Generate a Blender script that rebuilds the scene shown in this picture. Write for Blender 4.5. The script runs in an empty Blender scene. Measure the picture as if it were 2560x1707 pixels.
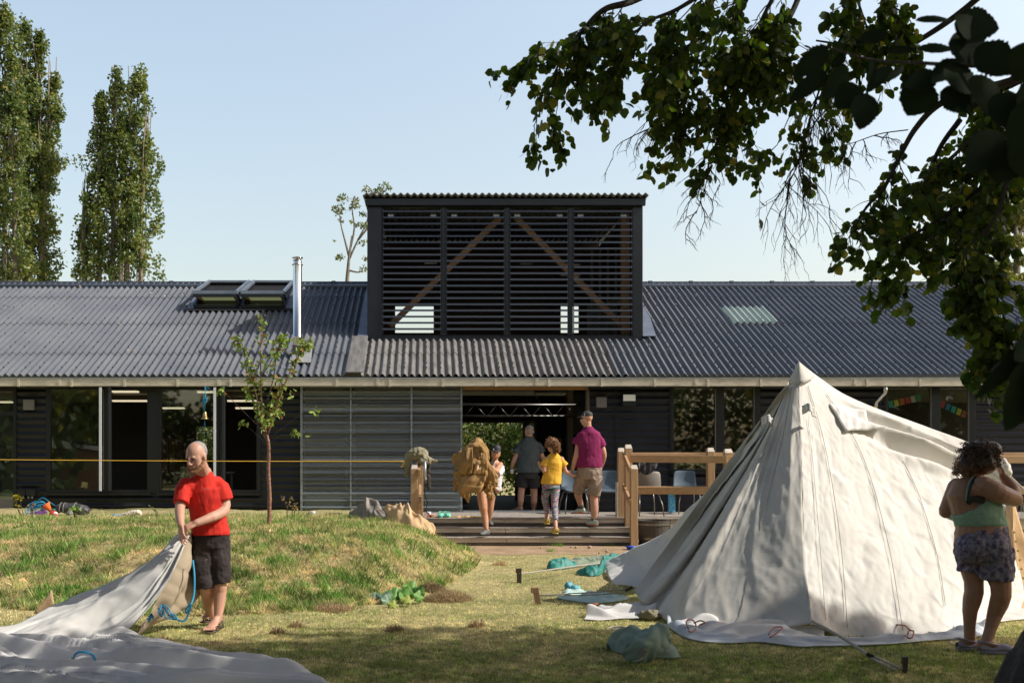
import bpy, math, random
import numpy as np
from mathutils import Vector, Matrix, noise as mnoise
random.seed(7)
RNG = np.random.default_rng(11)
scene = bpy.context.scene
COL = scene.collection
V = Vector
F, CX, CY, EYE = 2700.0, 1070.0, 1142.0, 1.495

def pt(px, py, D):
    """a point of the place, from its bearing and its distance in metres"""
    return V(((px - CX) * D / F, D, EYE - (py - CY) * D / F))
def gd(py): return F * EYE / (py - CY)
def lerp(a, b, t): return a + (b - a) * t

# ------------------------------------------------------------------ mesh building
class MB:
    def __init__(s): s.v = []; s.f = []
    def add(s, vs, fs):
        n = len(s.v); s.v += [tuple(p) for p in vs]; s.f += [tuple(i + n for i in f) for f in fs]; return s
    def box(s, x0, x1, y0, y1, z0, z1):
        return s.add([(x0,y0,z0),(x1,y0,z0),(x1,y1,z0),(x0,y1,z0),(x0,y0,z1),(x1,y0,z1),(x1,y1,z1),(x0,y1,z1)],
                     [(0,3,2,1),(4,5,6,7),(0,1,5,4),(1,2,6,5),(2,3,7,6),(3,0,4,7)])
    def obox(s, c, size, rot=None):
        c = V(c); hx, hy, hz = (k / 2 for k in size); M = rot or Matrix.Identity(3)
        vs = [c + M @ V((a*hx, b*hy, d*hz)) for d in (-1,1) for a, b in ((-1,-1),(1,-1),(1,1),(-1,1))]
        return s.add(vs, [(0,3,2,1),(4,5,6,7),(0,1,5,4),(1,2,6,5),(2,3,7,6),(3,0,4,7)])
    def bar(s, a, b, w, h, up=(0,0,1)):
        a, b, up = V(a), V(b), V(up); d = (b - a).normalized(); sd = d.cross(up).normalized(); u = sd.cross(d)
        vs = []
        for p in (a, b):
            for i, j in ((-1,-1),(1,-1),(1,1),(-1,1)): vs.append(p + sd*(i*w/2) + u*(j*h/2))
        return s.add(vs, [(0,1,2,3),(7,6,5,4),(0,4,5,1),(1,5,6,2),(2,6,7,3),(3,7,4,0)])
    def quad(s, *p): return s.add(p, [tuple(range(len(p)))])
    def tube(s, pts, r, n=8, side=None, dome=False):
        pts = [V(p) for p in pts]
        if not isinstance(r, (list, tuple)): r = [r] * len(pts)
        r = [(q, q) if not isinstance(q, (list, tuple)) else q for q in r]
        if dome:
            a = (pts[0] - pts[1]).normalized(); b = (pts[-1] - pts[-2]).normalized()
            k0, k1 = min(r[0]), min(r[-1])
            pts = [pts[0] + a*k0*.95, pts[0] + a*k0*.7] + pts + [pts[-1] + b*k1*.7, pts[-1] + b*k1*.95]
            sc = lambda q, f: (q[0]*f, q[1]*f)
            r = [sc(r[0], .3), sc(r[0], .72)] + r + [sc(r[-1], .72), sc(r[-1], .3)]
        base = len(s.v); prev = None
        for i, p in enumerate(pts):
            if i == 0: t = pts[1] - pts[0]
            elif i == len(pts) - 1: t = pts[-1] - pts[-2]
            else: t = pts[i+1] - pts[i-1]
            if t.length < 1e-9: t = V((0,0,1))
            t.normalize()
            if side is not None: a = V(side)
            elif prev is not None: a = prev
            else: a = V((1,0,0)) if abs(t.x) < .8 else V((0,1,0))
            a = a - t * a.dot(t)
            if a.length < 1e-6: a = t.orthogonal()
            a.normalize(); prev = a; b = t.cross(a)
            for k in range(n):
                w = 2*math.pi*k/n
                s.v.append(tuple(p + a*(math.cos(w)*r[i][0]) + b*(math.sin(w)*r[i][1])))
        m = len(pts)
        for i in range(m-1):
            for k in range(n):
                k2 = (k+1) % n
                s.f.append((base+i*n+k, base+i*n+k2, base+(i+1)*n+k2, base+(i+1)*n+k))
        s.f.append(tuple(base+k for k in reversed(range(n))))
        s.f.append(tuple(base+(m-1)*n+k for k in range(n)))
        return s
    def ell(s, c, r, rot=None, nu=14, nv=9):
        c = V(c); M = rot or Matrix.Identity(3)
        if not isinstance(r, (list, tuple)): r = (r, r, r)
        vs = [c + M @ V((0,0,-r[2]))]
        for j in range(1, nv):
            a = -math.pi/2 + math.pi*j/nv
            for i in range(nu):
                w = 2*math.pi*i/nu
                vs.append(c + M @ V((math.cos(a)*math.cos(w)*r[0], math.cos(a)*math.sin(w)*r[1], math.sin(a)*r[2])))
        vs.append(c + M @ V((0,0,r[2])))
        fs = []
        for i in range(nu):
            i2 = (i+1) % nu
            fs.append((0, 1+i2, 1+i)); t = 1+(nv-2)*nu
            fs.append((t+i, t+i2, len(vs)-1))
            for j in range(nv-2):
                fs.append((1+j*nu+i, 1+j*nu+i2, 1+(j+1)*nu+i2, 1+(j+1)*nu+i))
        return s.add(vs, fs)
    def lathe(s, c, prof, n=16, axis=(0,0,1)):
        """prof: (radius, height) pairs along the axis"""
        c = V(c); ax = V(axis).normalized(); a = ax.orthogonal().normalized(); b = ax.cross(a); vs = []
        for r, h in prof:
            for k in range(n):
                w = 2*math.pi*k/n; vs.append(c + ax*h + a*(math.cos(w)*r) + b*(math.sin(w)*r))
        fs = []
        for i in range(len(prof)-1):
            for k in range(n):
                k2 = (k+1) % n; fs.append((i*n+k, i*n+k2, (i+1)*n+k2, (i+1)*n+k))
        return s.add(vs, fs)
    def grid(s, P):
        nu, nv = len(P), len(P[0])
        return s.add([p for row in P for p in row],
                     [(i*nv+j, i*nv+j+1, (i+1)*nv+j+1, (i+1)*nv+j) for i in range(nu-1) for j in range(nv-1)])
    def build(s, name, mat, parent=None, smooth=False, origin=None):
        me = bpy.data.meshes.new(name)
        if parent is not None: o = V(parent.get('_w', (0,0,0)))
        elif origin is not None: o = V(origin)
        else:
            a = np.array(s.v); o = V(((a[:,0].min()+a[:,0].max())/2, (a[:,1].min()+a[:,1].max())/2, a[:,2].min()))
        me.from_pydata([(p[0]-o.x, p[1]-o.y, p[2]-o.z) for p in s.v], [], s.f)
        me.validate()
        if smooth: me.polygons.foreach_set('use_smooth', [True]*len(me.polygons))
        me.materials.append(mat)
        ob = bpy.data.objects.new(name, me); COL.objects.link(ob)
        if parent is not None:
            ob.parent = parent; WORLD[ob.name] = o
        else: ob.location = o
        ob['_w'] = tuple(o)
        return ob
WORLD = {}
def tag(o, label=None, cat=None, group=None, kind=None):
    if label: o['label'] = label
    if cat: o['category'] = cat
    if group: o['group'] = group
    if kind: o['kind'] = kind
    return o
def thing(name, label, cat, loc, group=None):
    o = bpy.data.objects.new(name, None); COL.objects.link(o); o.location = loc
    o.empty_display_size = .2; o['_w'] = tuple(loc)
    return tag(o, label, cat, group)
def dup(root, loc, rotz=0, label=None, scale=1):
    r = root.copy(); COL.objects.link(r); r.location = loc; r.rotation_euler = (0, 0, rotz); r.scale = (scale,)*3
    if label: r['label'] = label
    for ch in list(root.children):
        c = ch.copy(); COL.objects.link(c); c.parent = r
        for g in ch.children:
            d = g.copy(); COL.objects.link(d); d.parent = c
    return r
def solidify(o, t, off=0):
    m = o.modifiers.new('thickness', 'SOLIDIFY'); m.thickness = t; m.offset = off; return o
def bevel(o, w=.006, n=2):
    m = o.modifiers.new('bevel', 'BEVEL'); m.width = w; m.segments = n; m.limit_method = 'ANGLE'; return o
def remesh(o, voxel, it=3, disp=None, fac=.5):
    m = o.modifiers.new('skin', 'REMESH'); m.mode = 'VOXEL'; m.voxel_size = voxel; m.use_smooth_shade = True
    if it:
        m = o.modifiers.new('relax', 'SMOOTH'); m.factor = fac; m.iterations = it
    for k, (size, st) in enumerate(disp or []):
        kind = 'CLOUDS' if size > 0 else 'VORONOI'
        t = bpy.data.textures.new('folds', kind); t.noise_scale = abs(size)
        if kind == 'CLOUDS': t.noise_depth = 2
        m = o.modifiers.new('folds', 'DISPLACE'); m.texture = t; m.strength = st; m.mid_level = .5
    return o
def smooth_path(P, n):
    """Catmull-Rom through P (lists of floats / vectors), n samples"""
    P = [np.array(tuple(p), float) for p in P]
    if len(P) == 2: return [P[0] + (P[1]-P[0])*i/(n-1) for i in range(n)]
    Q = [2*P[0]-P[1]] + P + [2*P[-1]-P[-2]]; out = []; m = len(P)-1
    for i in range(n):
        t = i/(n-1)*m; k = min(int(t), m-1); t -= k; a, b, c, d = Q[k:k+4]
        out.append(.5*((2*b)+(c-a)*t+(2*a-5*b+4*c-d)*t*t+(3*b-a-3*c+d)*t**3))
    return out
def loft(ribs, nu, nv, wr=None):
    """cloth surface through ribs of (px,py,D) or points; wr(u,v,p)->offset along normal-ish"""
    R = [smooth_path([p if isinstance(p, Vector) else pt(*p) for p in r], nv) for r in ribs]
    cols = [smooth_path([R[i][j] for i in range(len(R))], nu) for j in range(nv)]
    G = np.array(cols).transpose(1, 0, 2)           # nu, nv, 3
    if wr:
        du = np.gradient(G, axis=0); dv = np.gradient(G, axis=1)
        N = np.cross(du, dv); N /= (np.linalg.norm(N, axis=2, keepdims=True) + 1e-9)
        for i in range(nu):
            for j in range(nv): G[i, j] += N[i, j]*wr(i/(nu-1), j/(nv-1), G[i, j])
    return [[tuple(p) for p in row] for row in G]
def nz(x, y, z=0): return mnoise.noise(V((x, y, z)))
def sridge(x, y, z=0): return math.exp(-(5.5*mnoise.noise(V((x, y, z))))**2)
def ridge(x, y, z=0): return 1 - abs(2*mnoise.noise(V((x, y, z))))

# ------------------------------------------------------------------ materials
def nodes_of(name):
    m = bpy.data.materials.new(name); m.use_nodes = True; nt = m.node_tree
    b = nt.nodes['Principled BSDF']; return m, nt, b
def pm(name, c1, rough=.6, c2=None, nscale=3, metal=0, bump=None, spec=.5, trans=0, alpha=1, stretch=None, emit=None, detail=6, lo=.35, hi=.65):
    m, nt, b = nodes_of(name); L = nt.links.new
    b.inputs['Roughness'].default_value = rough; b.inputs['Metallic'].default_value = metal
    b.inputs['Specular IOR Level'].default_value = spec
    b.inputs['Base Color'].default_value = (*c1, 1)
    tc = nt.nodes.new('ShaderNodeTexCoord'); mp = nt.nodes.new('ShaderNodeMapping'); L(tc.outputs['Object'], mp.inputs['Vector'])
    if stretch: mp.inputs['Scale'].default_value = stretch
    if c2 is not None:
        n = nt.nodes.new('ShaderNodeTexNoise'); n.inputs['Scale'].default_value = nscale; n.inputs['Detail'].default_value = detail
        n.inputs['Roughness'].default_value = .65
        L(mp.outputs['Vector'], n.inputs['Vector'])
        r = nt.nodes.new('ShaderNodeValToRGB'); r.color_ramp.elements[0].position = lo; r.color_ramp.elements[1].position = hi
        r.color_ramp.elements[0].color = (*c1, 1); r.color_ramp.elements[1].color = (*c2, 1)
        L(n.outputs['Fac'], r.inputs['Fac']); L(r.outputs['Color'], b.inputs['Base Color'])
    if bump:
        n2 = nt.nodes.new('ShaderNodeTexNoise'); n2.inputs['Scale'].default_value = bump[0]; n2.inputs['Detail'].default_value = 5
        L(mp.outputs['Vector'], n2.inputs['Vector'])
        bp = nt.nodes.new('ShaderNodeBump'); bp.inputs['Strength'].default_value = bump[1]; bp.inputs['Distance'].default_value = bump[2] if len(bump) > 2 else .02
        L(n2.outputs['Fac'], bp.inputs['Height']); L(bp.outputs['Normal'], b.inputs['Normal'])
    if trans:
        t = nt.nodes.new('ShaderNodeBsdfTranslucent'); mx = nt.nodes.new('ShaderNodeMixShader'); mx.inputs['Fac'].default_value = trans
        out = nt.nodes['Material Output']
        src = b.inputs['Base Color']
        if src.is_linked: L(src.links[0].from_socket, t.inputs['Color'])
        else: t.inputs['Color'].default_value = (*c1, 1)
        L(b.outputs['BSDF'], mx.inputs[1]); L(t.outputs['BSDF'], mx.inputs[2]); L(mx.outputs['Shader'], out.inputs['Surface'])
    if alpha < 1: b.inputs['Alpha'].default_value = alpha
    if emit:
        b.inputs['Emission Color'].default_value = (*emit[0], 1); b.inputs['Emission Strength'].default_value = emit[1]
    return m
def attr_mat(name, trans=.35, rough=.5, spec=.3):
    m, nt, b = nodes_of(name); L = nt.links.new
    a = nt.nodes.new('ShaderNodeAttribute'); a.attribute_name = 'tint'
    L(a.outputs['Color'], b.inputs['Base Color']); b.inputs['Roughness'].default_value = rough; b.inputs['Specular IOR Level'].default_value = spec
    t = nt.nodes.new('ShaderNodeBsdfTranslucent'); mx = nt.nodes.new('ShaderNodeMixShader'); mx.inputs['Fac'].default_value = trans
    hs = nt.nodes.new('ShaderNodeHueSaturation'); hs.inputs['Value'].default_value = 1.5; hs.inputs['Saturation'].default_value = 1.15
    L(a.outputs['Color'], hs.inputs['Color']); L(hs.outputs['Color'], t.inputs['Color'])
    L(b.outputs['BSDF'], mx.inputs[1]); L(t.outputs['BSDF'], mx.inputs[2])
    L(mx.outputs['Shader'], nt.nodes['Material Output'].inputs['Surface'])
    return m
def wood(name, c1, c2, axis='x', rough=.6, sc=1):
    st = {'x': (1.2, 22, 22), 'y': (22, 1.2, 22), 'z': (22, 22, 1.2)}[axis]
    return pm(name, c1, rough, c2, nscale=sc, stretch=st, bump=(3, .35, .01), lo=.3, hi=.7)

M = {}
M['wall'] = pm('black_cladding', (.007,.009,.013), .38, (.014,.017,.023), 2, spec=.4)
M['roof'] = pm('slate_grey_sheet', (.092,.103,.122), .42, (.158,.168,.182), .9, spec=.45, bump=(30, .08, .005), lo=.3, hi=.75)
M['roofworn'] = pm('weathered_grey_sheet', (.105,.102,.100), .55, (.21,.202,.192), 2.2, spec=.4, bump=(30, .1, .005), stretch=(6,1,1))
M['flash'] = pm('grey_flashing', (.17,.20,.25), .32, (.24,.27,.32), 3, metal=.35)
M['frame'] = pm('anthracite_frame', (.011,.013,.016), .38, spec=.5)
M['galv'] = pm('galvanised_steel', (.62,.57,.45), .5, (.38,.35,.28), 3.5, metal=.1, stretch=(1,6,3), lo=.42, hi=.75, bump=(8, .1, .01))  # beige base holds the warm light bounced up from the ground
M['galvlip'] = pm('galvanised_lip', (.42,.46,.50), .35, (.30,.33,.36), 6, metal=.5)
M['steel'] = pm('polished_flue_steel', (.62,.62,.60), .16, metal=1)
M['dark'] = pm('dark_interior', (.030,.024,.020), .8, (.045,.034,.026), 1.5)
M['beige'] = pm('interior_beige_wall', (.20,.16,.10), .8, (.15,.12,.08), 1)
M['timber'] = wood('interior_timber', (.36,.20,.11), (.22,.12,.07), 'x')
M['lintel'] = wood('lintel_timber', (.50,.27,.10), (.38,.20,.08), 'x')
M['rail'] = wood('railing_timber', (.50,.32,.17), (.36,.215,.11), 'x')
M['post'] = wood('post_timber', (.47,.31,.165), (.33,.205,.105), 'z')
M['postcut'] = pm('sawn_timber_top', (.62,.56,.47), .7, (.48,.42,.34), 14)
M['deck'] = pm('weathered_deck', (.38,.345,.30), .75, (.25,.22,.19), 3, stretch=(8,1.5,1), bump=(20, .3, .01))
M['riser'] = pm('grey_riser_board', (.62,.54,.44), .75, (.42,.36,.29), 4, stretch=(1,1,14), bump=(10, .2, .01))
M['riserlow'] = pm('brown_riser_board', (.12,.098,.082), .8, (.07,.056,.047), 4, stretch=(1,1,10))
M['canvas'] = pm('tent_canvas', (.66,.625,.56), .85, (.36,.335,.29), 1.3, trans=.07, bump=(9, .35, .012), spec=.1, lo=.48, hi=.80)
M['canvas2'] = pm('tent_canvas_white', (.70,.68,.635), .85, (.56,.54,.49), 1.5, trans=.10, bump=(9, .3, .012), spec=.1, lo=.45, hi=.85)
M['canvasgrey'] = pm('tent_canvas_grey', (.78,.76,.73), .85, (.64,.62,.59), 1.5, trans=.06, bump=(9, .3, .012), spec=.1)
M['sheet'] = pm('groundsheet_plastic', (.55,.60,.64), .45, (.42,.46,.49), 3, bump=(9, .4, .02), trans=.1)
M['seam'] = pm('dark_seam_thread', (.24,.21,.18), .9)
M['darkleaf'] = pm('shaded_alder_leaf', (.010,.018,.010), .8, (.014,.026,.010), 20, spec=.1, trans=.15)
M['rope'] = pm('cotton_rope', (.46,.42,.35), .9, (.32,.28,.22), 40)
M['orange_rope'] = pm('orange_rope', (.30,.09,.05), .8)
M['yellow_rope'] = pm('yellow_rope', (.85,.50,.06), .6)
M['blue_rope'] = pm('blue_rope', (.02,.30,.52), .6)
M['hessian'] = pm('hessian_cloth', (.37,.235,.105), .9, (.26,.155,.065), 3, bump=(45, .5, .01), spec=.05, trans=.05)
M['hessian2'] = pm('pale_hessian_cloth', (.62,.44,.26), .9, (.50,.34,.19), 3, bump=(45, .4, .01), spec=.05)
M['khaki'] = pm('khaki_cloth', (.20,.185,.12), .9, (.30,.27,.19), 4, bump=(25, .5, .01), spec=.05)
M['greycloth'] = pm('grey_brown_cloth', (.30,.27,.24), .9, (.17,.15,.13), 5, bump=(25, .5, .01), spec=.05)
M['sage'] = pm('sage_green_canvas', (.27,.35,.29), .85, (.21,.28,.23), 4, bump=(14, .4, .01), spec=.1)
M['teal'] = pm('teal_nylon', (.035,.26,.215), .55, (.025,.19,.165), 5, bump=(16, .6, .02), trans=.1)
M['mint'] = pm('pale_mint_cloth', (.50,.66,.60), .8, (.40,.56,.50), 4, bump=(12, .6, .02))
M['skin'] = pm('fair_skin', (.58,.33,.235), .5, (.50,.265,.185), 9, spec=.35)
M['skintan'] = pm('warm_skin', (.52,.28,.17), .5, (.43,.22,.13), 9, spec=.35)
M['skinbrown'] = pm('brown_skin', (.40,.22,.145), .5, (.33,.17,.11), 8, spec=.4)
M['red'] = pm('red_jersey', (.66,.040,.026), .75, (.54,.028,.020), 6, stretch=(1.4,1.4,.5), bump=(9, .6, .03), spec=.15)
M['grey_short'] = pm('charcoal_shorts', (.055,.045,.045), .85, (.04,.033,.033), 6, bump=(12, .4, .02), spec=.1)
M['purple'] = pm('plum_jersey', (.23,.028,.10), .8, (.18,.02,.08), 6, bump=(11, .5, .02), stretch=(1.6,1,.5), spec=.1)
M['khakishort'] = pm('khaki_shorts', (.34,.265,.215), .85, (.28,.215,.175), 6, bump=(11, .45, .02), spec=.1)
M['yellow'] = pm('yellow_jersey', (.78,.46,.06), .8, (.68,.38,.05), 6, bump=(11, .5, .02), stretch=(1.6,1,.5), spec=.1)
M['slate'] = pm('slate_shirt', (.085,.105,.11), .8, (.065,.08,.085), 6, bump=(8, .4, .02), spec=.15)
M['blackshort'] = pm('black_shorts', (.02,.018,.02), .85, bump=(9, .4, .02))
M['white'] = pm('white_cotton', (.78,.76,.78), .8, (.68,.66,.68), 6, bump=(14, .5, .02), trans=.1)
M['mintop'] = pm('mint_ribbed_top', (.30,.45,.345), .8, (.24,.37,.28), 6, bump=(9, .5, .02), stretch=(.6,.6,3), spec=.1)
M['black'] = pm('black_fabric', (.012,.012,.014), .7)
M['cap'] = pm('dark_grey_cap', (.05,.045,.042), .8)
M['capblack'] = pm('black_cap', (.018,.018,.02), .7)
M['hairgrey'] = pm('grey_hair', (.36,.33,.30), .8, (.20,.18,.16), 60, bump=(60, .6, .01))
M['haircurl'] = pm('brown_curls', (.30,.15,.06), .5, (.17,.08,.03), 25, bump=(40, .7, .01))
M['hairdark'] = pm('dark_curls', (.035,.018,.012), .45, (.09,.045,.025), 14)
M['beard'] = pm('ginger_beard', (.30,.13,.055), .8, (.22,.11,.05), 40, bump=(60, .7, .01))
M['eye'] = pm('dark_eye', (.05,.03,.025), .4)  # plain dark eye colour
M['lip'] = pm('lips', (.40,.14,.11), .5)
M['sole'] = pm('brown_sole', (.10,.065,.04), .7)
M['strap'] = pm('brown_strap', (.09,.065,.045), .6)
M['yclog'] = pm('yellow_clog', (.72,.60,.12), .5)
M['lclog'] = pm('lilac_clog', (.30,.28,.36), .6)
M['tclog'] = pm('turquoise_clog', (.18,.62,.48), .45)
M['trainer'] = pm('pale_green_trainer', (.45,.60,.47), .6, (.62,.66,.62), 12)
M['orange'] = pm('orange_plastic', (.80,.16,.03), .5)
M['boot'] = pm('grey_hiking_shoe', (.06,.065,.065), .6, (.16,.17,.17), 16)
M['sock'] = pm('grey_sock', (.08,.08,.085), .9)
M['chair'] = pm('grey_blue_plastic', (.10,.145,.19), .42, (.085,.125,.165), 4)
M['chairgrey'] = pm('warm_grey_plastic', (.23,.215,.20), .45)
M['metalleg'] = pm('grey_tube_metal', (.22,.21,.20), .35, metal=.7)
M['vent'] = pm('grey_vent_box', (.17,.165,.155), .55)
M['floodlight'] = pm('pale_lamp_glass', (.60,.60,.52), .25, emit=((.8,.82,.75), .15))
M['brass'] = pm('brass_bell', (.55,.40,.17), .3, metal=.9)
M['bark'] = pm('alder_bark', (.055,.045,.038), .9, (.03,.025,.02), 8, bump=(12, .8, .03))
M['redbark'] = pm('cherry_bark', (.15,.055,.04), .45, (.28,.16,.11), 14, stretch=(1,1,3), bump=(20, .3, .01))
M['palebark'] = pm('poplar_bark', (.22,.19,.15), .9, (.14,.12,.09), 5, bump=(10, .5, .03))
M['barrel'] = pm('weathered_barrel', (.085,.075,.065), .8, (.05,.043,.038), 6, stretch=(8,8,1), bump=(14, .5, .01))
M['soil'] = pm('soil', (.06,.045,.035), .9)
M['peg'] = wood('peg_wood', (.34,.20,.12), (.2,.12,.07), 'z')
M['darkpeg'] = wood('dark_peg_wood', (.09,.06,.045), (.05,.035,.025), 'z')
M['stone'] = pm('pale_stone', (.45,.36,.28), .9, (.32,.24,.18), 9, bump=(20, .5, .01))
M['bluepl'] = pm('blue_plastic', (.02,.09,.55), .4)
M['leaf'] = attr_mat('leaf_surface', .30)
M['aleaf'] = attr_mat('alder_leaf_surface', .42, .45)
M['grass'] = attr_mat('grass_blade', .28, .6, .2)
M['bigleaf'] = pm('squash_leaf', (.10,.26,.045), .5, (.20,.38,.08), 9, bump=(18, .4, .01), trans=.25)
M['straw'] = attr_mat('dry_grass_clippings', .4, .8, .1)

def crumple(m, scale, strength, dist, stretch=(1,1,1)):
    """adds ridged creases on top of a cloth material's bump"""
    nt = m.node_tree; L = nt.links.new; b = nt.nodes['Principled BSDF']; tc = nt.nodes.new('ShaderNodeTexCoord'); mp = nt.nodes.new('ShaderNodeMapping'); mp.inputs['Scale'].default_value = stretch
    n = nt.nodes.new('ShaderNodeTexNoise'); n.noise_type = 'RIDGED_MULTIFRACTAL'; n.normalize = True; n.inputs['Scale'].default_value = scale; n.inputs['Detail'].default_value = 3; n.inputs['Roughness'].default_value = .5; n.inputs['Distortion'].default_value = .6
    bp = nt.nodes.new('ShaderNodeBump'); bp.inputs['Strength'].default_value = strength; bp.inputs['Distance'].default_value = dist
    L(tc.outputs['Object'], mp.inputs['Vector']); L(mp.outputs['Vector'], n.inputs['Vector']); L(n.outputs['Fac'], bp.inputs['Height'])
    if b.inputs['Normal'].is_linked: L(b.inputs['Normal'].links[0].from_socket, bp.inputs['Normal'])
    L(bp.outputs['Normal'], b.inputs['Normal'])
crumple(M['canvas'], 3.2, .7, .05, (1, 1, .7)); crumple(M['canvas2'], 4.2, .7, .05, (1, 1, .8)); crumple(M['canvasgrey'], 2.2, .6, .05); crumple(M['hessian'], 4.5, .8, .06); crumple(M['hessian2'], 4, .7, .05)
crumple(M['sage'], 5, .8, .05); crumple(M['teal'], 9, .9, .04); crumple(M['greycloth'], 6, .7, .04); crumple(M['khaki'], 6, .6, .03); crumple(M['purple'], 3.5, .4, .03, (1.5,1,.5)); crumple(M['yellow'], 3.5, .4, .03, (1.5,1,.5)); crumple(M['grey_short'], 4, .5, .03)
def glass_mat(name, tint, refl, tcol):
    m, nt, b = nodes_of(name); L = nt.links.new
    nt.nodes.remove(b)
    g = nt.nodes.new('ShaderNodeBsdfGlossy'); g.inputs['Roughness'].default_value = .02; g.inputs['Color'].default_value = (*tint, 1)
    t = nt.nodes.new('ShaderNodeBsdfTransparent'); t.inputs['Color'].default_value = (*tcol, 1)
    fr = nt.nodes.new('ShaderNodeFresnel'); fr.inputs['IOR'].default_value = 1.5
    a = nt.nodes.new('ShaderNodeMath'); a.operation = 'ADD'; a.inputs[1].default_value = refl; L(fr.outputs['Fac'], a.inputs[0])
    mx = nt.nodes.new('ShaderNodeMixShader'); L(a.outputs[0], mx.inputs['Fac'])
    L(t.outputs['BSDF'], mx.inputs[1]); L(g.outputs['BSDF'], mx.inputs[2]); L(mx.outputs['Shader'], nt.nodes['Material Output'].inputs['Surface'])
    return m
M['glass'] = glass_mat('window_glass', (.85,.88,.87), .08, (.93,.96,.94))
M['poly'] = pm('translucent_corrugated_sheet', (.060,.070,.076), .16, (.38,.45,.48), 1, alpha=.60, spec=.9, stretch=(.03,1,11), lo=.42, hi=.66)  # pale bands in the colour stand in for highlights on the corrugation
M['polyroof'] = pm('translucent_roof_sheet', (.42,.50,.46), .4, (.34,.42,.39), 5)

# ------------------------------------------------------------------ camera, sky and sun
cam = bpy.data.cameras.new('camera'); co = bpy.data.objects.new('camera', cam); COL.objects.link(co)
co.location = (0, 0, EYE); co.rotation_euler = (math.radians(90), 0, 0)
cam.sensor_width = 36; cam.lens = 36*F/2560; cam.shift_x = (1280-CX)/2560; cam.shift_y = (CY-853.5)/2560
cam.clip_start = .1; cam.clip_end = 2000
cam.dof.use_dof = True; cam.dof.focus_distance = 13; cam.dof.aperture_fstop = 8
scene.camera = co
SUNDIR = V((-.722, .125, -.680)).normalized()      # the way the light travels
w = bpy.data.worlds.new('World'); scene.world = w; w.use_nodes = True
nt = w.node_tree; bg = nt.nodes['Background']; sk = nt.nodes.new('ShaderNodeTexSky'); sk.sky_type = 'NISHITA'
sk.sun_disc = False; sk.sun_elevation = math.asin(-SUNDIR.z); sk.sun_rotation = math.atan2(-SUNDIR.x, -SUNDIR.y)
sk.air_density = 1.0; sk.dust_density = 3.0; sk.ozone_density = 1.0
bg.inputs['Strength'].default_value = .12
tcw = nt.nodes.new('ShaderNodeTexCoord'); sep = nt.nodes.new('ShaderNodeSeparateXYZ'); nt.links.new(tcw.outputs['Generated'], sep.inputs['Vector'])
hz = nt.nodes.new('ShaderNodeValToRGB'); nt.links.new(sep.outputs['Z'], hz.inputs['Fac'])     # pale summer haze low in the sky
E = hz.color_ramp.elements; E[0].position = 0; E[0].color = (.5, .42, .34, 1); E[1].position = .85; E[1].color = (.13, .13, .14, 1)
for p_, c_ in ((.16, (.63,.54,.43)), (.40, (.76,.66,.53)), (.55, (.30,.28,.27))): e = E.new(p_); e.color = (*c_, 1)
mul = nt.nodes.new('ShaderNodeVectorMath'); mul.operation = 'MULTIPLY'; nt.links.new(sk.outputs['Color'], mul.inputs[0]); nt.links.new(hz.outputs['Color'], mul.inputs[1])
sc_ = nt.nodes.new('ShaderNodeVectorMath'); sc_.operation = 'SCALE'; sc_.inputs['Scale'].default_value = 4.1; nt.links.new(mul.outputs[0], sc_.inputs[0]); nt.links.new(sc_.outputs[0], bg.inputs['Color'])
sun = bpy.data.lights.new('sun', 'SUN'); sun.energy = 5.0; sun.angle = math.radians(.5); sun.color = (1, .955, .88)
so = bpy.data.objects.new('sun', sun); COL.objects.link(so); so.rotation_euler = SUNDIR.to_track_quat('-Z', 'Y').to_euler(); so.location = (20, 2, 20)
scene.view_settings.view_transform = 'Standard'; scene.view_settings.look = 'None'
scene.view_settings.exposure = 0; scene.view_settings.gamma = 1
# ------------------------------------------------------------------ ground, grass
CELL = RNG.uniform(-1, 1, 8192)
def cell(x, y, s):
    i = np.floor(np.asarray(x)/s + .35*np.sin(np.asarray(y)/s*1.7)).astype(np.int64); j = np.floor(np.asarray(y)/s*1.0 + .35*np.sin(np.asarray(x)/s*1.3)).astype(np.int64); return CELL[(i*7385+j*19349+i*j) % 8192]
def sst(a, b, x):
    t = np.clip((x-a)/(b-a), 0, 1); return t*t*(3-2*t)
def footD(x): return np.interp(x, [-8,-4.5,-2.85,-1.6,-.28,.27,.7,.95], [11.0,10.4,9.75,9.85,10.4,11.6,13.4,15.5])
def rightX(d): return np.interp(d, [9,10.5,12,14,16,17.4,18.2,19], [-.4,-.2,.45,.85,1.0,.75,.25,.0])
PH = RNG.uniform(0, 6.28, 40); DR = RNG.uniform(0, 6.28, 40)
def wav(x, y, f, k):
    s = 0
    for i in range(4):
        a = DR[(k+i) % 40]; s = s + np.sin((x*np.cos(a)+y*np.sin(a))*f*(1+.37*i)+PH[(k+i) % 40])
    return s/4
def mound(x, y):
    m = sst(0, 1, (y-footD(x))/3.4)**.85 * sst(0, 1, (rightX(y)-x)/1.5)
    return m
def hgt(x, y):
    x = np.asarray(x, float); y = np.asarray(y, float)
    m = mound(x, y)
    back = sst(18.0, 18.6, y)*sst(-.6, -.9, x)*0
    z = m*(.485 + .04*wav(x, y, 1.1, 3)) + (m > .02)*m*(1-m)*.20*wav(x, y, 2.6, 9) + m*.022*np.abs(wav(x, y, 6.5, 33))
    z = z + .012*wav(x, y, .9, 20)*sst(6, 9, np.abs(x)+y*0+6) + m*.02*wav(x, y, 5, 5) + .006*wav(x, y, 3.3, 14)
    return z
def gz(x, y): return float(hgt(x, y))
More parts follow.
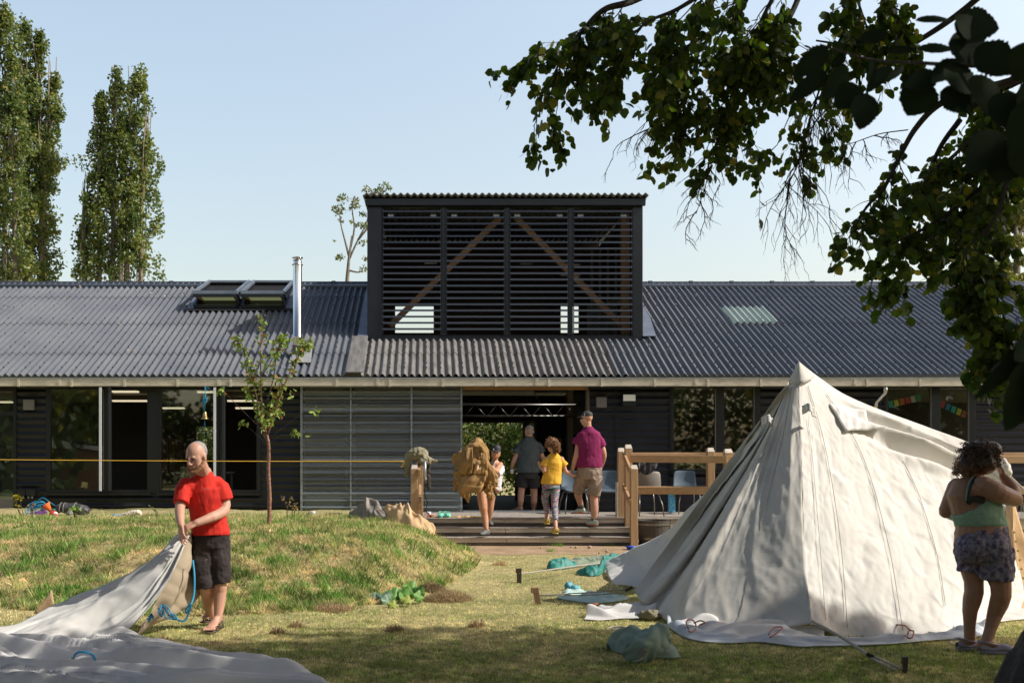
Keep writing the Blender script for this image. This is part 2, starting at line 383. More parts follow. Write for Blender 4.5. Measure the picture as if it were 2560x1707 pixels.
def lines(lo, hi, step, far):
    a = list(np.arange(lo, hi+1e-6, step)); s = step; l, h = lo, hi
    while h < far: s *= 1.6; h += s; a.append(h)
    s = step
    while l > -far: s *= 1.6; l -= s; a.insert(0, l)
    return np.array(a)
XS = lines(-9, 9, .11, 700); YS = lines(5, 19, .11, 700)
GX, GY = np.meshgrid(XS, YS, indexing='ij'); GZ = hgt(GX, GY)
nx, ny = GX.shape
me = bpy.data.meshes.new('ground')
idx = np.arange(nx*ny).reshape(nx, ny)
fa = np.stack([idx[:-1,:-1], idx[1:,:-1], idx[1:,1:], idx[:-1,1:]], -1).reshape(-1, 4)
me.from_pydata(np.stack([GX, GY, GZ], -1).reshape(-1, 3).tolist(), [], fa.tolist())
me.polygons.foreach_set('use_smooth', [True]*len(me.polygons))
gm, gnt, gb = nodes_of('lawn_earth'); L = gnt.links.new
tc = gnt.nodes.new('ShaderNodeTexCoord')
def nse(sc, det=6):
    n = gnt.nodes.new('ShaderNodeTexNoise'); n.inputs['Scale'].default_value = sc; n.inputs['Detail'].default_value = det; n.inputs['Roughness'].default_value = .7
    L(tc.outputs['Object'], n.inputs['Vector']); return n
def ramp(n, p0, c0, p1, c1):
    r = gnt.nodes.new('ShaderNodeValToRGB'); e = r.color_ramp.elements; e[0].position = p0; e[0].color = (*c0, 1); e[1].position = p1; e[1].color = (*c1, 1)
    L(n.outputs['Fac'], r.inputs['Fac']); return r
r1 = ramp(nse(1.1), .38, (.17,.20,.06), .6, (.50,.42,.22)); r2 = ramp(nse(28, 4), .4, (.15,.14,.06), .62, (.60,.50,.27))
mx = gnt.nodes.new('ShaderNodeMixRGB'); mx.inputs['Fac'].default_value = .5; L(r1.outputs['Color'], mx.inputs[1]); L(r2.outputs['Color'], mx.inputs[2])
L(mx.outputs['Color'], gb.inputs['Base Color']); gb.inputs['Roughness'].default_value = .95; gb.inputs['Specular IOR Level'].default_value = .1
bp = gnt.nodes.new('ShaderNodeBump'); bp.inputs['Strength'].default_value = .7; bp.inputs['Distance'].default_value = .03; L(nse(40, 4).outputs['Fac'], bp.inputs['Height']); L(bp.outputs['Normal'], gb.inputs['Normal'])
me.materials.append(gm); g = bpy.data.objects.new('ground', me); COL.objects.link(g); tag(g, kind='structure')
g['label'] = 'mown lawn rising to a grassy mound'

# bare earth strip at the foot of the steps
dirtm = pm('trodden_dirt', (.42,.30,.20), .95, (.26,.19,.11), 2.2, bump=(35, .8, .02), spec=.1)
xs = np.linspace(0, 1, 60); P = []
for i in range(61):
    u = i/60; x = lerp(.0, 4.4, u); row = []
    for j in range(13):
        v = j/12; y0 = 16.55 + .25*nz(x*1.3, 1) + .35*(2*u-1)**4; y = lerp(y0, 18.12, v)
        row.append((x, y, gz(x, y) + .004 + .012*math.sin(math.pi*v)))
    P.append(row)
o = MB().grid(P).build('dirt_path', dirtm, smooth=True); tag(o, 'bare trodden dirt at the foot of the steps', None, kind='structure')

def fast_mesh(name, verts, nper, cols, mat, obj=True):
    """verts (N*nper,3): one polygon of nper corners each"""
    n = len(verts)//nper; me = bpy.data.meshes.new(name)
    o = np.array([verts[:,0].mean(), verts[:,1].mean(), verts[:,2].min()])
    me.vertices.add(len(verts)); me.vertices.foreach_set('co', (verts-o).astype(np.float32).ravel())
    me.loops.add(len(verts)); me.loops.foreach_set('vertex_index', np.arange(len(verts), dtype=np.int32))
    me.polygons.add(n); me.polygons.foreach_set('loop_start', np.arange(n, dtype=np.int32)*nper)
    me.polygons.foreach_set('loop_total', np.full(n, nper, dtype=np.int32)); me.update()
    at = me.color_attributes.new('tint', 'FLOAT_COLOR', 'POINT')
    c = np.concatenate([np.repeat(cols, nper, axis=0), np.ones((len(verts), 1))], 1).astype(np.float32)
    at.data.foreach_set('color', c.ravel()); me.materials.append(mat)
    ob = bpy.data.objects.new(name, me); COL.objects.link(ob); ob.location = o; ob['_w'] = tuple(o)
    return ob
def under(ob, parent):
    ob.parent = parent; w = V(parent.get('_w', (0,0,0))); ob.location = ob.location - w; return ob

def blades(n, x, y, h, w, lean, cols, z0=None):
    z = hgt(x, y) if z0 is None else z0
    a = RNG.uniform(0, 2*np.pi, n); b = RNG.uniform(0, 2*np.pi, n)
    dx, dy = np.cos(a)*w/2, np.sin(a)*w/2
    le = h*lean*RNG.uniform(.2, 1, n)
    p0 = np.stack([x-dx, y-dy, z-.004], 1); p1 = np.stack([x+dx, y+dy, z-.004], 1)
    p2 = np.stack([x+np.cos(b)*le, y+np.sin(b)*le, z+h*np.sqrt(np.clip(1-(lean*.6)**2, .2, 1))], 1)
    return np.stack([p0, p1, p2], 1).reshape(-1, 3)
def mixc(a, b, t): return np.array(a)*(1-t[:,None]) + np.array(b)*t[:,None]
def scatter(n, d0, d1, p=1.0):
    u = RNG.uniform(0, 1, n); d = (d0**(-p) + u*(d1**(-p)-d0**(-p)))**(-1/p)
    x = (RNG.uniform(-80, 2640, n)-CX)*d/F; return x, d
# lawn
x, d = scatter(330000, 6.6, 18.6, 1.3); m = mound(x, d)
inp = (x > .15) & (x < 4.4) & (d > 16.6 + .2*np.sin(x*3)) & (d < 18.2)
keep = (m < .35) & ~(inp & (RNG.uniform(0, 1, len(x)) > .04)) & ~((d > 18.1) & (x > -.3))
x, d = x[keep], d[keep]; n = len(x)
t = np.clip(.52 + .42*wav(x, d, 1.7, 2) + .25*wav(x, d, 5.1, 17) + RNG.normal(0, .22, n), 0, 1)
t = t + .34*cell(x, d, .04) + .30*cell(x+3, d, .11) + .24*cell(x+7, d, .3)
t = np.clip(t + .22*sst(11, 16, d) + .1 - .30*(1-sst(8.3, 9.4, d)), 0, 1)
cols = mixc((.24,.34,.075), (.86,.72,.38), t)*(RNG.uniform(.7, 1.2, n)*(1+.45*cell(x+11, d, .045))*(1+.25*cell(x+5, d, .13))*(.80+.20*sst(8.3, 9.4, d)))[:, None]  # greener and darker under the tree: extra shade put into the blade colour
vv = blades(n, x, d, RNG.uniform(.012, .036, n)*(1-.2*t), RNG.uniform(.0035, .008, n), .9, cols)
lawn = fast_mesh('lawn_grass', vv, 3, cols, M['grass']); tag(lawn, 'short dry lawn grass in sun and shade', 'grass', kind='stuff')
# mound
x, d = scatter(330000, 9.3, 18.3, .9); m = mound(x, d); keep = (m > .03) & (x < 1.3); x, d = x[keep], d[keep]; n = len(x)
pat = .5*wav(x, d, 2.4, 6) + .45*wav(x, d, 5.3, 24) + .25*wav(x, d, 11, 30); t = np.clip(.57 + .85*pat + .38*cell(x, d, .06) + .32*cell(x+3, d, .17) + .2*cell(x+9, d, .45) + RNG.normal(0, .15, n), 0, 1)
cols = mixc((.12,.28,.045), (.76,.58,.33), t)*(RNG.uniform(.5, 1.2, n)*(1+.45*cell(x+13, d, .09))*(1+.25*cell(x+17, d, .26))*(1-.3*sst(.1, .8, wav(x, d, 7.5, 11))))[:, None]
h = RNG.uniform(.026, .076, n)*(1.2-.5*t)*(1+.6*cell(x+2, d, .13)); tall = RNG.uniform(0, 1, n) < .03; h[tall] *= 2.0
le = np.where(t > .6, 1.5, .85)
z = hgt(x, d); a = RNG.uniform(0, 2*np.pi, n); w_ = RNG.uniform(.003, .008, n); b = RNG.uniform(0, 2*np.pi, n)
p0 = np.stack([x-np.cos(a)*w_, d-np.sin(a)*w_, z-.004], 1); p1 = np.stack([x+np.cos(a)*w_, d+np.sin(a)*w_, z-.004], 1)
p2 = np.stack([x+np.cos(b)*h*le*.7, d+np.sin(b)*h*le*.7, z+h/np.maximum(le, 1)], 1)
mg = fast_mesh('mound_grass', np.stack([p0, p1, p2], 1).reshape(-1, 3), 3, cols, M['grass'])
tag(mg, 'longer tufty green and straw grass on the mound', 'grass', kind='stuff')
# upright tall blades along the crest of the mound and in tufts
cx_ = []; 
for k in range(520):
    xx = RNG.uniform(-6.8, .7); yy = RNG.uniform(10.2, 17.9); m_ = int(RNG.uniform(14, 60)); cx_.append((np.full(m_, xx)+RNG.normal(0, .07, m_), np.full(m_, yy)+RNG.normal(0, .08, m_)))
x = np.concatenate([c[0] for c in cx_]); d = np.concatenate([c[1] for c in cx_]); n = len(x)
kk = mound(x, d) > .06; x, d = x[kk], d[kk]; n = len(x); tt = np.clip(.35+.6*wav(x, d, 3.1, 8)+RNG.normal(0,.15,n), 0, 1)
cols = mixc((.14,.32,.045), (.80,.63,.34), tt)*RNG.uniform(.7, 1.2, (n, 1))
vv = blades(n, x, d, RNG.uniform(.04, .13, n)*.7, RNG.uniform(.005, .010, n), 1.0, cols)
tg = fast_mesh('tall_grass', vv, 3, cols, M['grass']); tag(tg, 'taller green and straw tufts over the mound', 'grass', kind='stuff')
# heaps of dry clippings, each a thing
def heap(x, y, r, h, n, label, dark=1.0):
    a = RNG.uniform(0, 6.28, n); rr = r*np.sqrt(RNG.uniform(0, 1, n)); px_ = x+np.cos(a)*rr; py_ = y+np.sin(a)*rr*.8
    zz = hgt(px_, py_) + h*np.clip(1-(rr/r)**2, 0, 1)*RNG.uniform(.2, 1, n)
    b = RNG.uniform(0, 6.28, n); ln = RNG.uniform(.02, .07, n); ww = RNG.uniform(.002, .004, n); up = RNG.normal(0, .022, n)
    dx, dy = np.cos(b)*ln/2, np.sin(b)*ln/2; sx, sy = -np.sin(b)*ww, np.cos(b)*ww
    P = np.stack([np.stack([px_-dx, py_-dy, zz-up], 1), np.stack([px_+dx+sx, py_+dy+sy, zz+up+ww], 1), np.stack([px_+dx-sx, py_+dy-sy, zz+up-ww], 1)], 1).reshape(-1, 3)
    c = mixc((.34,.26,.15), (.80,.62,.37), RNG.uniform(0, 1, n))*dark*.9
    o = fast_mesh('clippings_heap', P, 3, c, M['straw']); return tag(o, label, 'grass clippings', 'heaps of dry grass clippings')
for (px_, py_, r, h, n, lb, dk) in ((1120,1500,.26,.10,4200,'large brown heap of dry clippings beside the broad-leaved plant',.8), (1082,1462,.15,.09,2600,'dark clump of clippings just above the large heap',.6),
    (830,1528,.20,.03,2200,'heap of clippings at the foot of the mound under the sapling',.8), (742,1568,.07,.03,450,'small clippings clump on the lawn right of the man in red',.7),
    (694,1585,.06,.03,400,'small clippings clump nearest the shadow edge',.6), (405,1611,.06,.05,600,'round clippings clump at the edge of the laid out canvas',.7),
    (985,1576,.07,.03,500,'tiny clippings clump in the middle of the lawn',.6), (1190,1568,.07,.03,500,'tiny clippings clump on the lawn right of centre',.8),
    (1250,1412,.1,.03,500,'flat scatter of dry clippings at the right end of the mound',1)):
    y = gd(py_) if px_ not in (1120,1082,830) else {1120:11.25,1082:11.9,830:10.5}[px_]
    heap((px_-CX)*y/F, y, r, h, n, lb, dk)
# ------------------------------------------------------------------ the building
YF = 20.83; SF = F/YF
def fx(px): return (px-CX)/SF
def fz(py): return EYE-(py-CY)/SF
M['ridge'] = pm('dark_ridge_cap', (.035,.042,.055), .35)
ZD = .438                                   # deck level
B = thing('timber_hall', 'long black corrugated hall with grey corrugated roof, louvred lantern and sliding screen', 'building', (0, YF, 0))
ROOFK = .4712
def rz(y): return 3.06 + ROOFK*(y-20.5)
def rD(py): t = (CY-py)/F; return 8.095/(ROOFK-t)
def rp(px, py, lift=0):
    D = rD(py); return V(((px-CX)*D/F, D - lift*.426, rz(D)+lift*.905))
PITCH = .1397; AMP = .030
def corr(x): return AMP*math.cos(2*math.pi*(x+.03)/PITCH)
def roof_sheet(mb, x0, x1, y0, y1, lift=0, seg=10):
    n = max(2, int((x1-x0)/PITCH*seg)); a = len(mb.v)
    for i in range(n+1):
        x = x0+(x1-x0)*i/n; c = corr(x)
        for y, l in ((y0, lift+.014), (y1, lift)):
            mb.v.append((x, y-(c+l)*.426, rz(y)+(c+l)*.905))
    for i in range(n): mb.f.append((a+2*i, a+2*i+2, a+2*i+3, a+2*i+1))
    a = len(mb.v)                            # the cut edge of the sheet
    for i in range(n+1):
        x = x0+(x1-x0)*i/n; c = corr(x); l = lift+.014
        mb.v += [(x, y0-(c+l)*.426, rz(y0)+(c+l)*.905), (x, y0-(c+l-.011)*.426, rz(y0)+(c+l-.011)*.905)]
    for i in range(n): mb.f.append((a+2*i, a+2*i+1, a+2*i+3, a+2*i+2))
CL0, CL1 = -1.27, 4.47                      # lantern sides
LY = 22.4                                   # lantern front
rows = [20.44, 21.53, 23.23, 24.98, 26.05]
mb = MB(); mw = MB()
for k in range(4):
    y0, y1 = rows[k], rows[k+1]+.03
    if k == 0:
        roof_sheet(mb, -12, -1.55, y0, y1); roof_sheet(mw, -1.27, 3.6, y0, y1); roof_sheet(mb, 3.6, 16.5, y0, y1)
    elif k == 1:
        roof_sheet(mb, -12, CL0-.22, y0, y1); roof_sheet(mb, CL1+.02, 16.5, y0, y1)
        roof_sheet(mw, -1.27, 3.6, y0, 22.3); roof_sheet(mb, 3.6, 4.49, y0, 22.3)
    else:
        roof_sheet(mb, -12, CL0-.02, y0, y1); roof_sheet(mb, CL1+.02, 16.5, y0, y1)
o = mb.build('roof', M['roof'], B, smooth=True)
o = mw.build('roof', M['roofworn'], B, smooth=True); o['label'] = 'browner weathered roof strip below the lantern'
# back slope and gable hints
mb = MB(); mb.quad((-12,26.1,5.66),(CL0,26.1,5.66),(CL0,31.8,2.95),(-12,31.8,2.95)); mb.quad((CL1,26.1,5.66),(16.5,26.1,5.66),(16.5,31.8,2.95),(CL1,31.8,2.95))
mb.quad((CL0,28.2,4.67),(CL1,28.2,4.67),(CL1,31.8,2.95),(CL0,31.8,2.95)); mb.build('back_roof', M['roof'], B)
# roof bolts
mb = MB()
for py in (914, 862, 874, 802, 770, 736, 839, 926):
    y = rD(py); k = 0
    for i in range(-80, 112):
        x = (i+.0)*PITCH - .03
        if (i % 5) not in (0, 2): continue
        if CL0-.25 < x < CL1+.1 and y > 22.2: continue
        mb.add([(x-.011, y-.03*.426, rz(y)+.045), (x+.011, y-.03*.426, rz(y)+.045), (x+.011, y+.01, rz(y)+.062), (x-.011, y+.01, rz(y)+.062), (x, y-.03, rz(y)+.075)], [(0,1,4),(1,2,4),(2,3,4),(3,0,4)])
mb.build('roof_bolts', M['black'], B)['kind'] = 'stuff'
# ridge capping
for x0, x1 in ((-12, CL0), (CL1, 16.5)):
    mb = MB(); mb.tube([(x0, 26.1, 5.66), (x1, 26.1, 5.66)], .075, 12)
    mb.quad((x0,25.72,5.575),(x1,25.72,5.575),(x1,26.08,5.70),(x0,26.08,5.70)); mb.quad((x0,25.72,5.52),(x1,25.72,5.52),(x1,25.72,5.575),(x0,25.72,5.575))
    x = x0+.9
    while x < x1: mb.tube([(x-.045, 26.1, 5.66), (x+.045, 26.1, 5.66)], .092, 12); x += .98
    mb.build('ridge_capping', M['ridge'], B, smooth=False)
# flashings beside the lantern, closure strip
for P in (((893,850),(919,850),(919,734),(914,734)), ((1607,846),(1640,846),(1625,800),(1607,770))):
    mb = MB(); mb.quad(*[rp(px, py, .05) for px, py in P]); solidify(mb.build('flashing', M['flash'], B), .01)
mb = MB()
for (a, b) in (((21.5,22.35)), ((20.43,21.55))):
    l = .05 if a > 21 else .062
    mb.quad(*[(x, y-(l)*.426, rz(y)+l*.905) for x, y in ((-1.56,a),(-1.24,a),(-1.24,b),(-1.56,b))])
solidify(mb.build('closure_strip', M['roofworn'], B), .02, 1)
# translucent roof lights (flush)
for xa, xb in ((6.55, 7.55), (11.55, 12.6)):
    mb = MB(); roof_sheet(mb, xa, xb, 23.26, 24.3, .018); o = mb.build('translucent_roof_panel', M['polyroof'], B, smooth=True)
# gutter
GYF = 20.36
mb = MB(); mb.box(-12, 16.5, GYF, GYF+.02, 2.835, 2.965); mb.box(-12, 16.5, GYF+.021, GYF+.2, 2.835, 2.85); gut = mb.build('gutter', M['galv'], B)
mb = MB(); mb.box(-12, 16.5, GYF-.012, GYF+.012, 2.967, 2.992); mb.build('gutter_lip', M['galvlip'], gut)
for i in range(-10, 15):
    x = i*1.0+.28
    mb = MB(); mb.box(x-.022, x+.022, GYF-.014, GYF-.003, 2.822, 2.962)
    mb.build('gutter_bracket', M['galv'], gut)
for i in range(-4, 6):
    x = i*3.0-.95; mb = MB(); mb.box(x-.03, x+.03, GYF-.01, GYF-.002, 2.836, 2.964)
    for zz in (2.86, 2.875, 2.93, 2.945): mb.box(x-.012, x+.012, GYF-.013, GYF-.0101, zz, zz+.006)
    mb.build('gutter_joint', M['galv'], gut)
# eave board under the roof
mb = MB(); mb.box(-12, 16.5, 20.58, 20.62, 2.86, 3.0); mb.build('eaves_board', M['black'], B)
# front walls, horizontal corrugation
def hwall(px0, px1, z0, z1, name='wall', mat='wall', y=YF, pitch=.137, amp=.016, par=None):
    x0, x1 = fx(px0), fx(px1); n = int((z1-z0)/pitch*10); mb = MB()
    for i in range(n+1):
        z = z0+(z1-z0)*i/n; yy = y-amp*math.cos(2*math.pi*z/pitch)
        mb.v += [(x0, yy, z), (x1, yy, z)]
    for i in range(n): mb.f.append((2*i, 2*i+1, 2*i+3, 2*i+2))
    return mb.build(name, M[mat], par or B, smooth=True)
ZT = 2.87
for a, b in ((41, 117), (652, 752), (1472, 1674), (1899, 2211), (2438, 2900)): hwall(a, b, ZD-.3, ZT)
for a, b in ((117, 652), (1674, 1899), (2211, 2438)): hwall(a, b, ZD-.3, fz(1236) if a < 1000 else fz(1182))
hwall(-420, -30, ZD-.3, ZT)
for px in (41, 117, 652, 1472, 1674, 1899, 2211, 2438, 1539): MB().box(fx(px)-.012, fx(px)+.012, YF-.022, YF-.017, ZD-.2, ZT).build('corner_trim', M['wall'], B)
# window frames with panes
def window(px0, px1, py0, py1, panes, label=None, sill=True):
    x0, x1, z0, z1 = fx(px0), fx(px1), fz(py1), fz(py0); mb = MB(); y0, y1 = YF-.03, YF+.07
    mb.box(x0, x1, y0, y1, z1-.055, z1); mb.box(x0, x1, y0, y1, z0, z0+.06)
    xs = [x0] + [k for a, b in panes for k in (fx(a), fx(b))] + [x1]
    for i in range(0, len(xs), 2): mb.box(xs[i], xs[i+1], y0+.002, y1-.002, z0+.061, z1-.056)
    fr = mb.build('window', M['frame'], B); bevel(fr, .004)
    for a, b in panes:
        g = MB().box(fx(a)-.005, fx(b)+.005, YF+.01, YF+.022, z0+.055, z1-.05).build('pane', M['glass'], fr)
        e = MB().box(fx(b)-.012, fx(b)-.002, YF-.034, YF+.009, z0+.065, z1-.06).build('glazing_bead', M['vent'], fr)
    if sill:
        MB().box(x0-.01, x1+.01, YF-.10, YF-.031, z0-.03, z0+.002).build('sill', M['frame'], fr)
    return fr
window(117, 272, 967, 1232, [(127, 261)])
window(396, 549, 967, 1232, [(404, 536)])
window(1676, 1897, 962, 1180, [(1684, 1789), (1810, 1885)])
window(2213, 2438, 962, 1180, [(2219, 2327), (2350, 2421)])
# open casements: a fixed frame with its sash swung outward
for px0, px1 in ((273, 378), (550, 651)):
    x0, x1, z0, z1 = fx(px0), fx(px1), fz(1232), fz(967); mb = MB()
    mb.box(x0, x1, YF-.03, YF+.07, z1-.055, z1); mb.box(x0, x1, YF-.03, YF+.07, z0, z0+.06); mb.box(x1-.07, x1, YF-.028, YF+.068, z0+.061, z1-.056)
    mb.box(x0, x0+.018, YF-.028, YF+.068, z0+.061, z1-.056); fr = mb.build('window', M['frame'], B)
    MB().box(x0-.01, x1+.01, YF-.10, YF-.031, z0-.03, z0+.002).build('sill', M['frame'], fr)
    a = V((x0+.03, YF-.04, 0)); b = a+V((.17, -.62, 0)); mb = MB(); m2 = MB(); d = (b-a).normalized()
    for p in (a, b-d*.06): mb.bar((p.x, p.y, z0+.06), (p.x+.0001, p.y, z1-.05), .06, .05, up=tuple(d))
    mb.bar((a.x, a.y, z0+.09), (b.x, b.y, z0+.09), .05, .06); mb.bar((a.x, a.y, z1-.08), (b.x, b.y, z1-.08), .05, .06)
    s = mb.build('open_sash', M['frame'], fr)
    MB().box(x0+.004, x0+.05, YF-.66, YF-.645, z0+.06, z1-.05).build('sash_edge', pm('white_sash_edge', (.62,.66,.70), .4), fr)
    MB().quad((a.x,a.y,z0+.1),(b.x,b.y,z0+.1),(b.x,b.y,z1-.1),(a.x,a.y,z1-.1)).build('pane', M['glass'], fr)
MB().box(fx(378), fx(396), YF-.03, YF+.05, fz(1232), ZT).build('mullion_post', M['frame'], B)
# door on the far left
x1 = fx(41); mb = MB(); mb.box(-9.2, x1, YF-.03, YF+.06, ZT-.11, ZT); mb.box(x1-.05, x1, YF-.028, YF+.058, ZD, ZT-.111); mb.box(-9.2, x1-.051, YF-.03, YF+.06, fz(1038), fz(1029))
dr = mb.build('door', M['frame'], B)
MB().box(-9.2, x1-.05, YF+.01, YF+.02, fz(1029), ZT-.11).build('pane', M['glass'], dr)
MB().box(-9.2, x1-.05, YF+.01, YF+.02, ZD+.24, fz(1038)).build('pane', M['glass'], dr)
MB().box(-9.2, x1-.05, YF-.01, YF+.03, ZD+.02, ZD+.239).build('kick_plate', M['vent'], dr)
mb = MB(); mb.bar((fx(16), YF-.06, fz(1152)), (fx(28), YF-.06, fz(1152)), .02, .02); mb.box(fx(14), fx(17), YF-.05, YF+.0, fz(1156), fz(1149)); mb.build('handle', M['metalleg'], dr)
# wall boxes
for a, b, c, d in ((62, 88.5, 999, 1025), (1489, 1515, 993, 1019)):
    bevel(MB().box(fx(a), fx(b), YF-.10, YF-.02, fz(d), fz(c)).build('wall_vent', M['vent'], B), .01)
o = MB().box(fx(1553), fx(1586), YF-.16, YF-.02, fz(1016), fz(986)).build('flood_light', M['frame'], B)
MB().box(fx(1554.5), fx(1584.5), YF-.166, YF-.161, fz(1003), fz(987.5)).build('lamp_face', M['floodlight'], o)
# sockets near the door
o = MB().box(fx(47), fx(68), YF-.09, YF-.02, fz(1238), fz(1222)).build('socket_box', M['frame'], B); bevel(o, .01)
o2 = MB().box(fx(70), fx(92), YF-.10, YF-.02, fz(1238), fz(1222)).build('socket_box', M['frame'], B); bevel(o2, .01)
for px in (53, 61, 74, 83): MB().lathe((fx(px), YF-.06, fz(1245)), [(.0,0),(.022,0),(.022,.03),(.014,.05),(0,.05)], 10).build('socket_plug', M['vent'], o)
# downpipe
MB().tube([(fx(2191), YF-.42, 2.83), (fx(2191), YF-.40, 2.72), (fx(2185), YF-.12, 2.56), (fx(2184), YF-.08, 2.45), (fx(2184), YF-.08, .3)], .042, 12).build('downpipe', M['steel'], B, smooth=True)
# sliding screen of translucent corrugated sheet
XS0, XS1 = 752, 1156
sc = hwall(XS0, XS1, ZD+.0, ZT, 'sliding_screen', 'poly', YF-.10, .131, .026)
for px, wd in ((755.5, 5), (878, 3.2), (1029, 4), (1153, 4)):
    mb = MB(); mb.box(fx(px-wd/2), fx(px+wd/2), YF-.13, YF-.122, ZD, ZT); st = mb.build('steel_strip', M['galvlip'], sc)
    m2 = MB()
    for i in range(19): m2.box(fx(px)-.007, fx(px)+.007, YF-.134, YF-.1305, ZD+.06+i*.131, ZD+.076+i*.131)
    m2.build('rivets', M['black'], st)
for a, b in ((863, 891), (752, 764)): MB().box(fx(a), fx(b), YF-.077, YF-.072, ZD, ZT).build('lapped_sheet', M['poly'], sc)
mb = MB()
for py in (971, 1019, 1145): mb.box(fx(754), fx(1154), YF-.04, YF-.01, fz(py+6), fz(py))
mb.build('batten', wood('pale_batten', (.45,.38,.26), (.36,.30,.2), 'x'), sc)
mb = MB(); mb.box(fx(756), fx(890), YF-.03, YF-.012, ZD, fz(1236)); mb.box(fx(1062), fx(1152), YF-.03, YF-.012, ZD, fz(1233)); mb.build('backing_board', pm('pale_backing', (.28,.33,.31), .6), sc)
MB().box(fx(756), fx(1154), YF+.02, YF+.05, ZD, ZT).build('screen_backing', M['dark'], B)
# door opening: timber lintel, track, jambs
MB().box(fx(1157), fx(1470), YF-.04, YF+.10, fz(974), fz(966.5)).build('lintel', M['lintel'], B)
mb = MB(); mb.box(fx(1466), fx(1473), YF-.03, YF+.12, ZD, fz(975)); mb.build('door_jamb', M['beige'], B)
mb = MB(); mb.tube([(fx(1469), YF-.05, fz(968)), (fx(1469), YF-.05, fz(1065))], .012, 6); mb.build('door_chain', M['metalleg'], B)
MB().box(fx(1157), fx(1472), YF-.09, YF+.02, ZD+.001, ZD+.03).build('threshold', M['galvlip'], B)
# interior shell
YB = 30.0
mb = MB()
mb.box(-12, 16.5, YF+.12, YB, ZD-.04, ZD-.005); mb.build('interior_floor', pm('worn_floor', (.05,.04,.035), .6), B)
bx0, bx1 = (1132-CX)*YB/F, (1338-CX)*YB/F; bz = EYE-(1054-CY)*YB/F; wb0, wb1 = (490-CX)*YB/F, (545-CX)*YB/F; wz0, wz1 = EYE-(1145-CY)*YB/F, EYE-(1066-CY)*YB/F
mb = MB()
mb.box(-12, wb0, YB, YB+.1, ZD, 3.2); mb.box(wb0, wb1, YB, YB+.1, ZD, wz0); mb.box(wb0, wb1, YB, YB+.1, wz1, 3.2); mb.box(wb1, bx0, YB, YB+.1, ZD, 3.2)
mb.box(bx0, bx1, YB, YB+.1, bz, 3.2); mb.box(bx1, 16.5, YB, YB+.1, ZD, 3.2); mb.build('back_wall', M['dark'], B)
mb = MB(); mb.box(bx0, bx1, YB-.03, YB-.002, bz-.03, bz+.03); mb.box(bx1-.03, bx1+.03, YB-.03, YB-.002, ZD, bz); x = (1307-CX)*YB/F; mb.box(x, x+.2, YB-.02, YB+.05, ZD, bz-.031); mb.build('back_door_frame', M['beige'], B)
MB().box(x+.21, bx1-.04, YB+.02, YB+.04, .9, bz-.031).build('pale_notice_board', pm('pale_board', (.55,.55,.45), .7), B)
MB().box(fx(745), fx(752), YF+.12, YB, ZD, 3.2).build('partition', M['dark'], B); MB().box(fx(1560), fx(1570), YF+.3, YB, ZD, 3.2).build('partition', M['dark'], B)
mb = MB(); mb.box(-12, fx(752), YF+.12, YB, 3.0, 3.04); mb.box(fx(1570), 16.5, YF+.12, YB, 3.0, 3.04); mb.build('ceiling', M['beige'], B)
MB().box(fx(1452), fx(1466), YF+1.9, YF+2.2, ZD, 3.4).build('timber_column', M['beige'], B)
# far room furniture seen as pale shapes behind the left panes
mb = MB(); mb.box(fx(424), fx(478), YF+.9, YF+.95, fz(1228), fz(1168)); mb.build('green_whiteboard', pm('green_board', (.22,.24,.13), .7), B)
for px0, px1, py, D in ((282,345,977,23),(283,368,1000,26),(407,460,1018,27.5),(495,540,978,23),(570,640,1000,24.5),(590,640,1018,27),(0,30,1003,25)):
    MB().box((px0-CX)*D/F, (px1-CX)*D/F, D-.1, D+.1, EYE-(py+4-CY)*D/F, EYE-(py-CY)*D/F).build('strip_light', pm('lit_tube_cover', (.8,.72,.5), .5, emit=((1,.86,.6), .75)), B)
mb = MB()
for k in range(7): mb.box(fx(300)+k*.075, fx(300)+k*.075+.06, YF+3, YF+3.2, 1.1+.1*(k%2), 1.9)
mb.build('coat_row', pm('brown_coats', (.14,.08,.05), .9), B)
mb = MB(); mb.box(-5.6, -4.2, YF+2.6, YF+3.2, 1.13, 1.17)
for x in (-5.5, -4.3): mb.box(x, x+.04, YF+2.7, YF+2.74, ZD, 1.13)
mb.build('interior_table', M['vent'], B)
# stage truss inside the hall
mb = MB(); D = 22.6; ty = [(EYE-(py-CY)*D/F) for py in (1012, 1040)]
x0, x1 = (1157-CX)*D/F, (1462-CX)*D/F
for z in ty: mb.tube([(x0-1, D, z), (x1, D, z)], .022, 8)
mb.tube([(x0-1, D+.3, ty[0]+.04), (x1, D+.3, ty[0]+.04)], .022, 8)
n = 13; xx = x0-.2
for i in range(n):
    a = ty[i % 2]; b = ty[(i+1) % 2]; mb.tube([(xx, D, a), (xx+.21, D, b)], .010, 6); xx += .235
mb.tube([((1345-CX)*D/F, D+.8, ty[0]+.32), (x1+.2, D+.8, ty[0]+.32)], .022, 8)
mb.tube([((1345-CX)*D/F, D+.8, ty[0]+.29), ((1360-CX)*D/F, D+.8, ty[0]+.1)], .01, 6)
mb.build('lighting_truss', M['metalleg'], B, smooth=True)
# dark clutter inside the hall
for (a, b, c, d, D) in ((1416,1440,1085,1278,23),(1436,1470,1100,1200,23.5),(1290,1312,1190,1260,26),(1400,1440,1235,1277,21.4),(1157,1172,1130,1260,23)):
    bevel(MB().box((a-CX)*D/F, (b-CX)*D/F, D, D+.4, max(ZD, EYE-(d-CY)*D/F), EYE-(c-CY)*D/F).build('stacked_equipment', M['black'] if b != 1440 or c > 1200 else M['black'], B), .03)

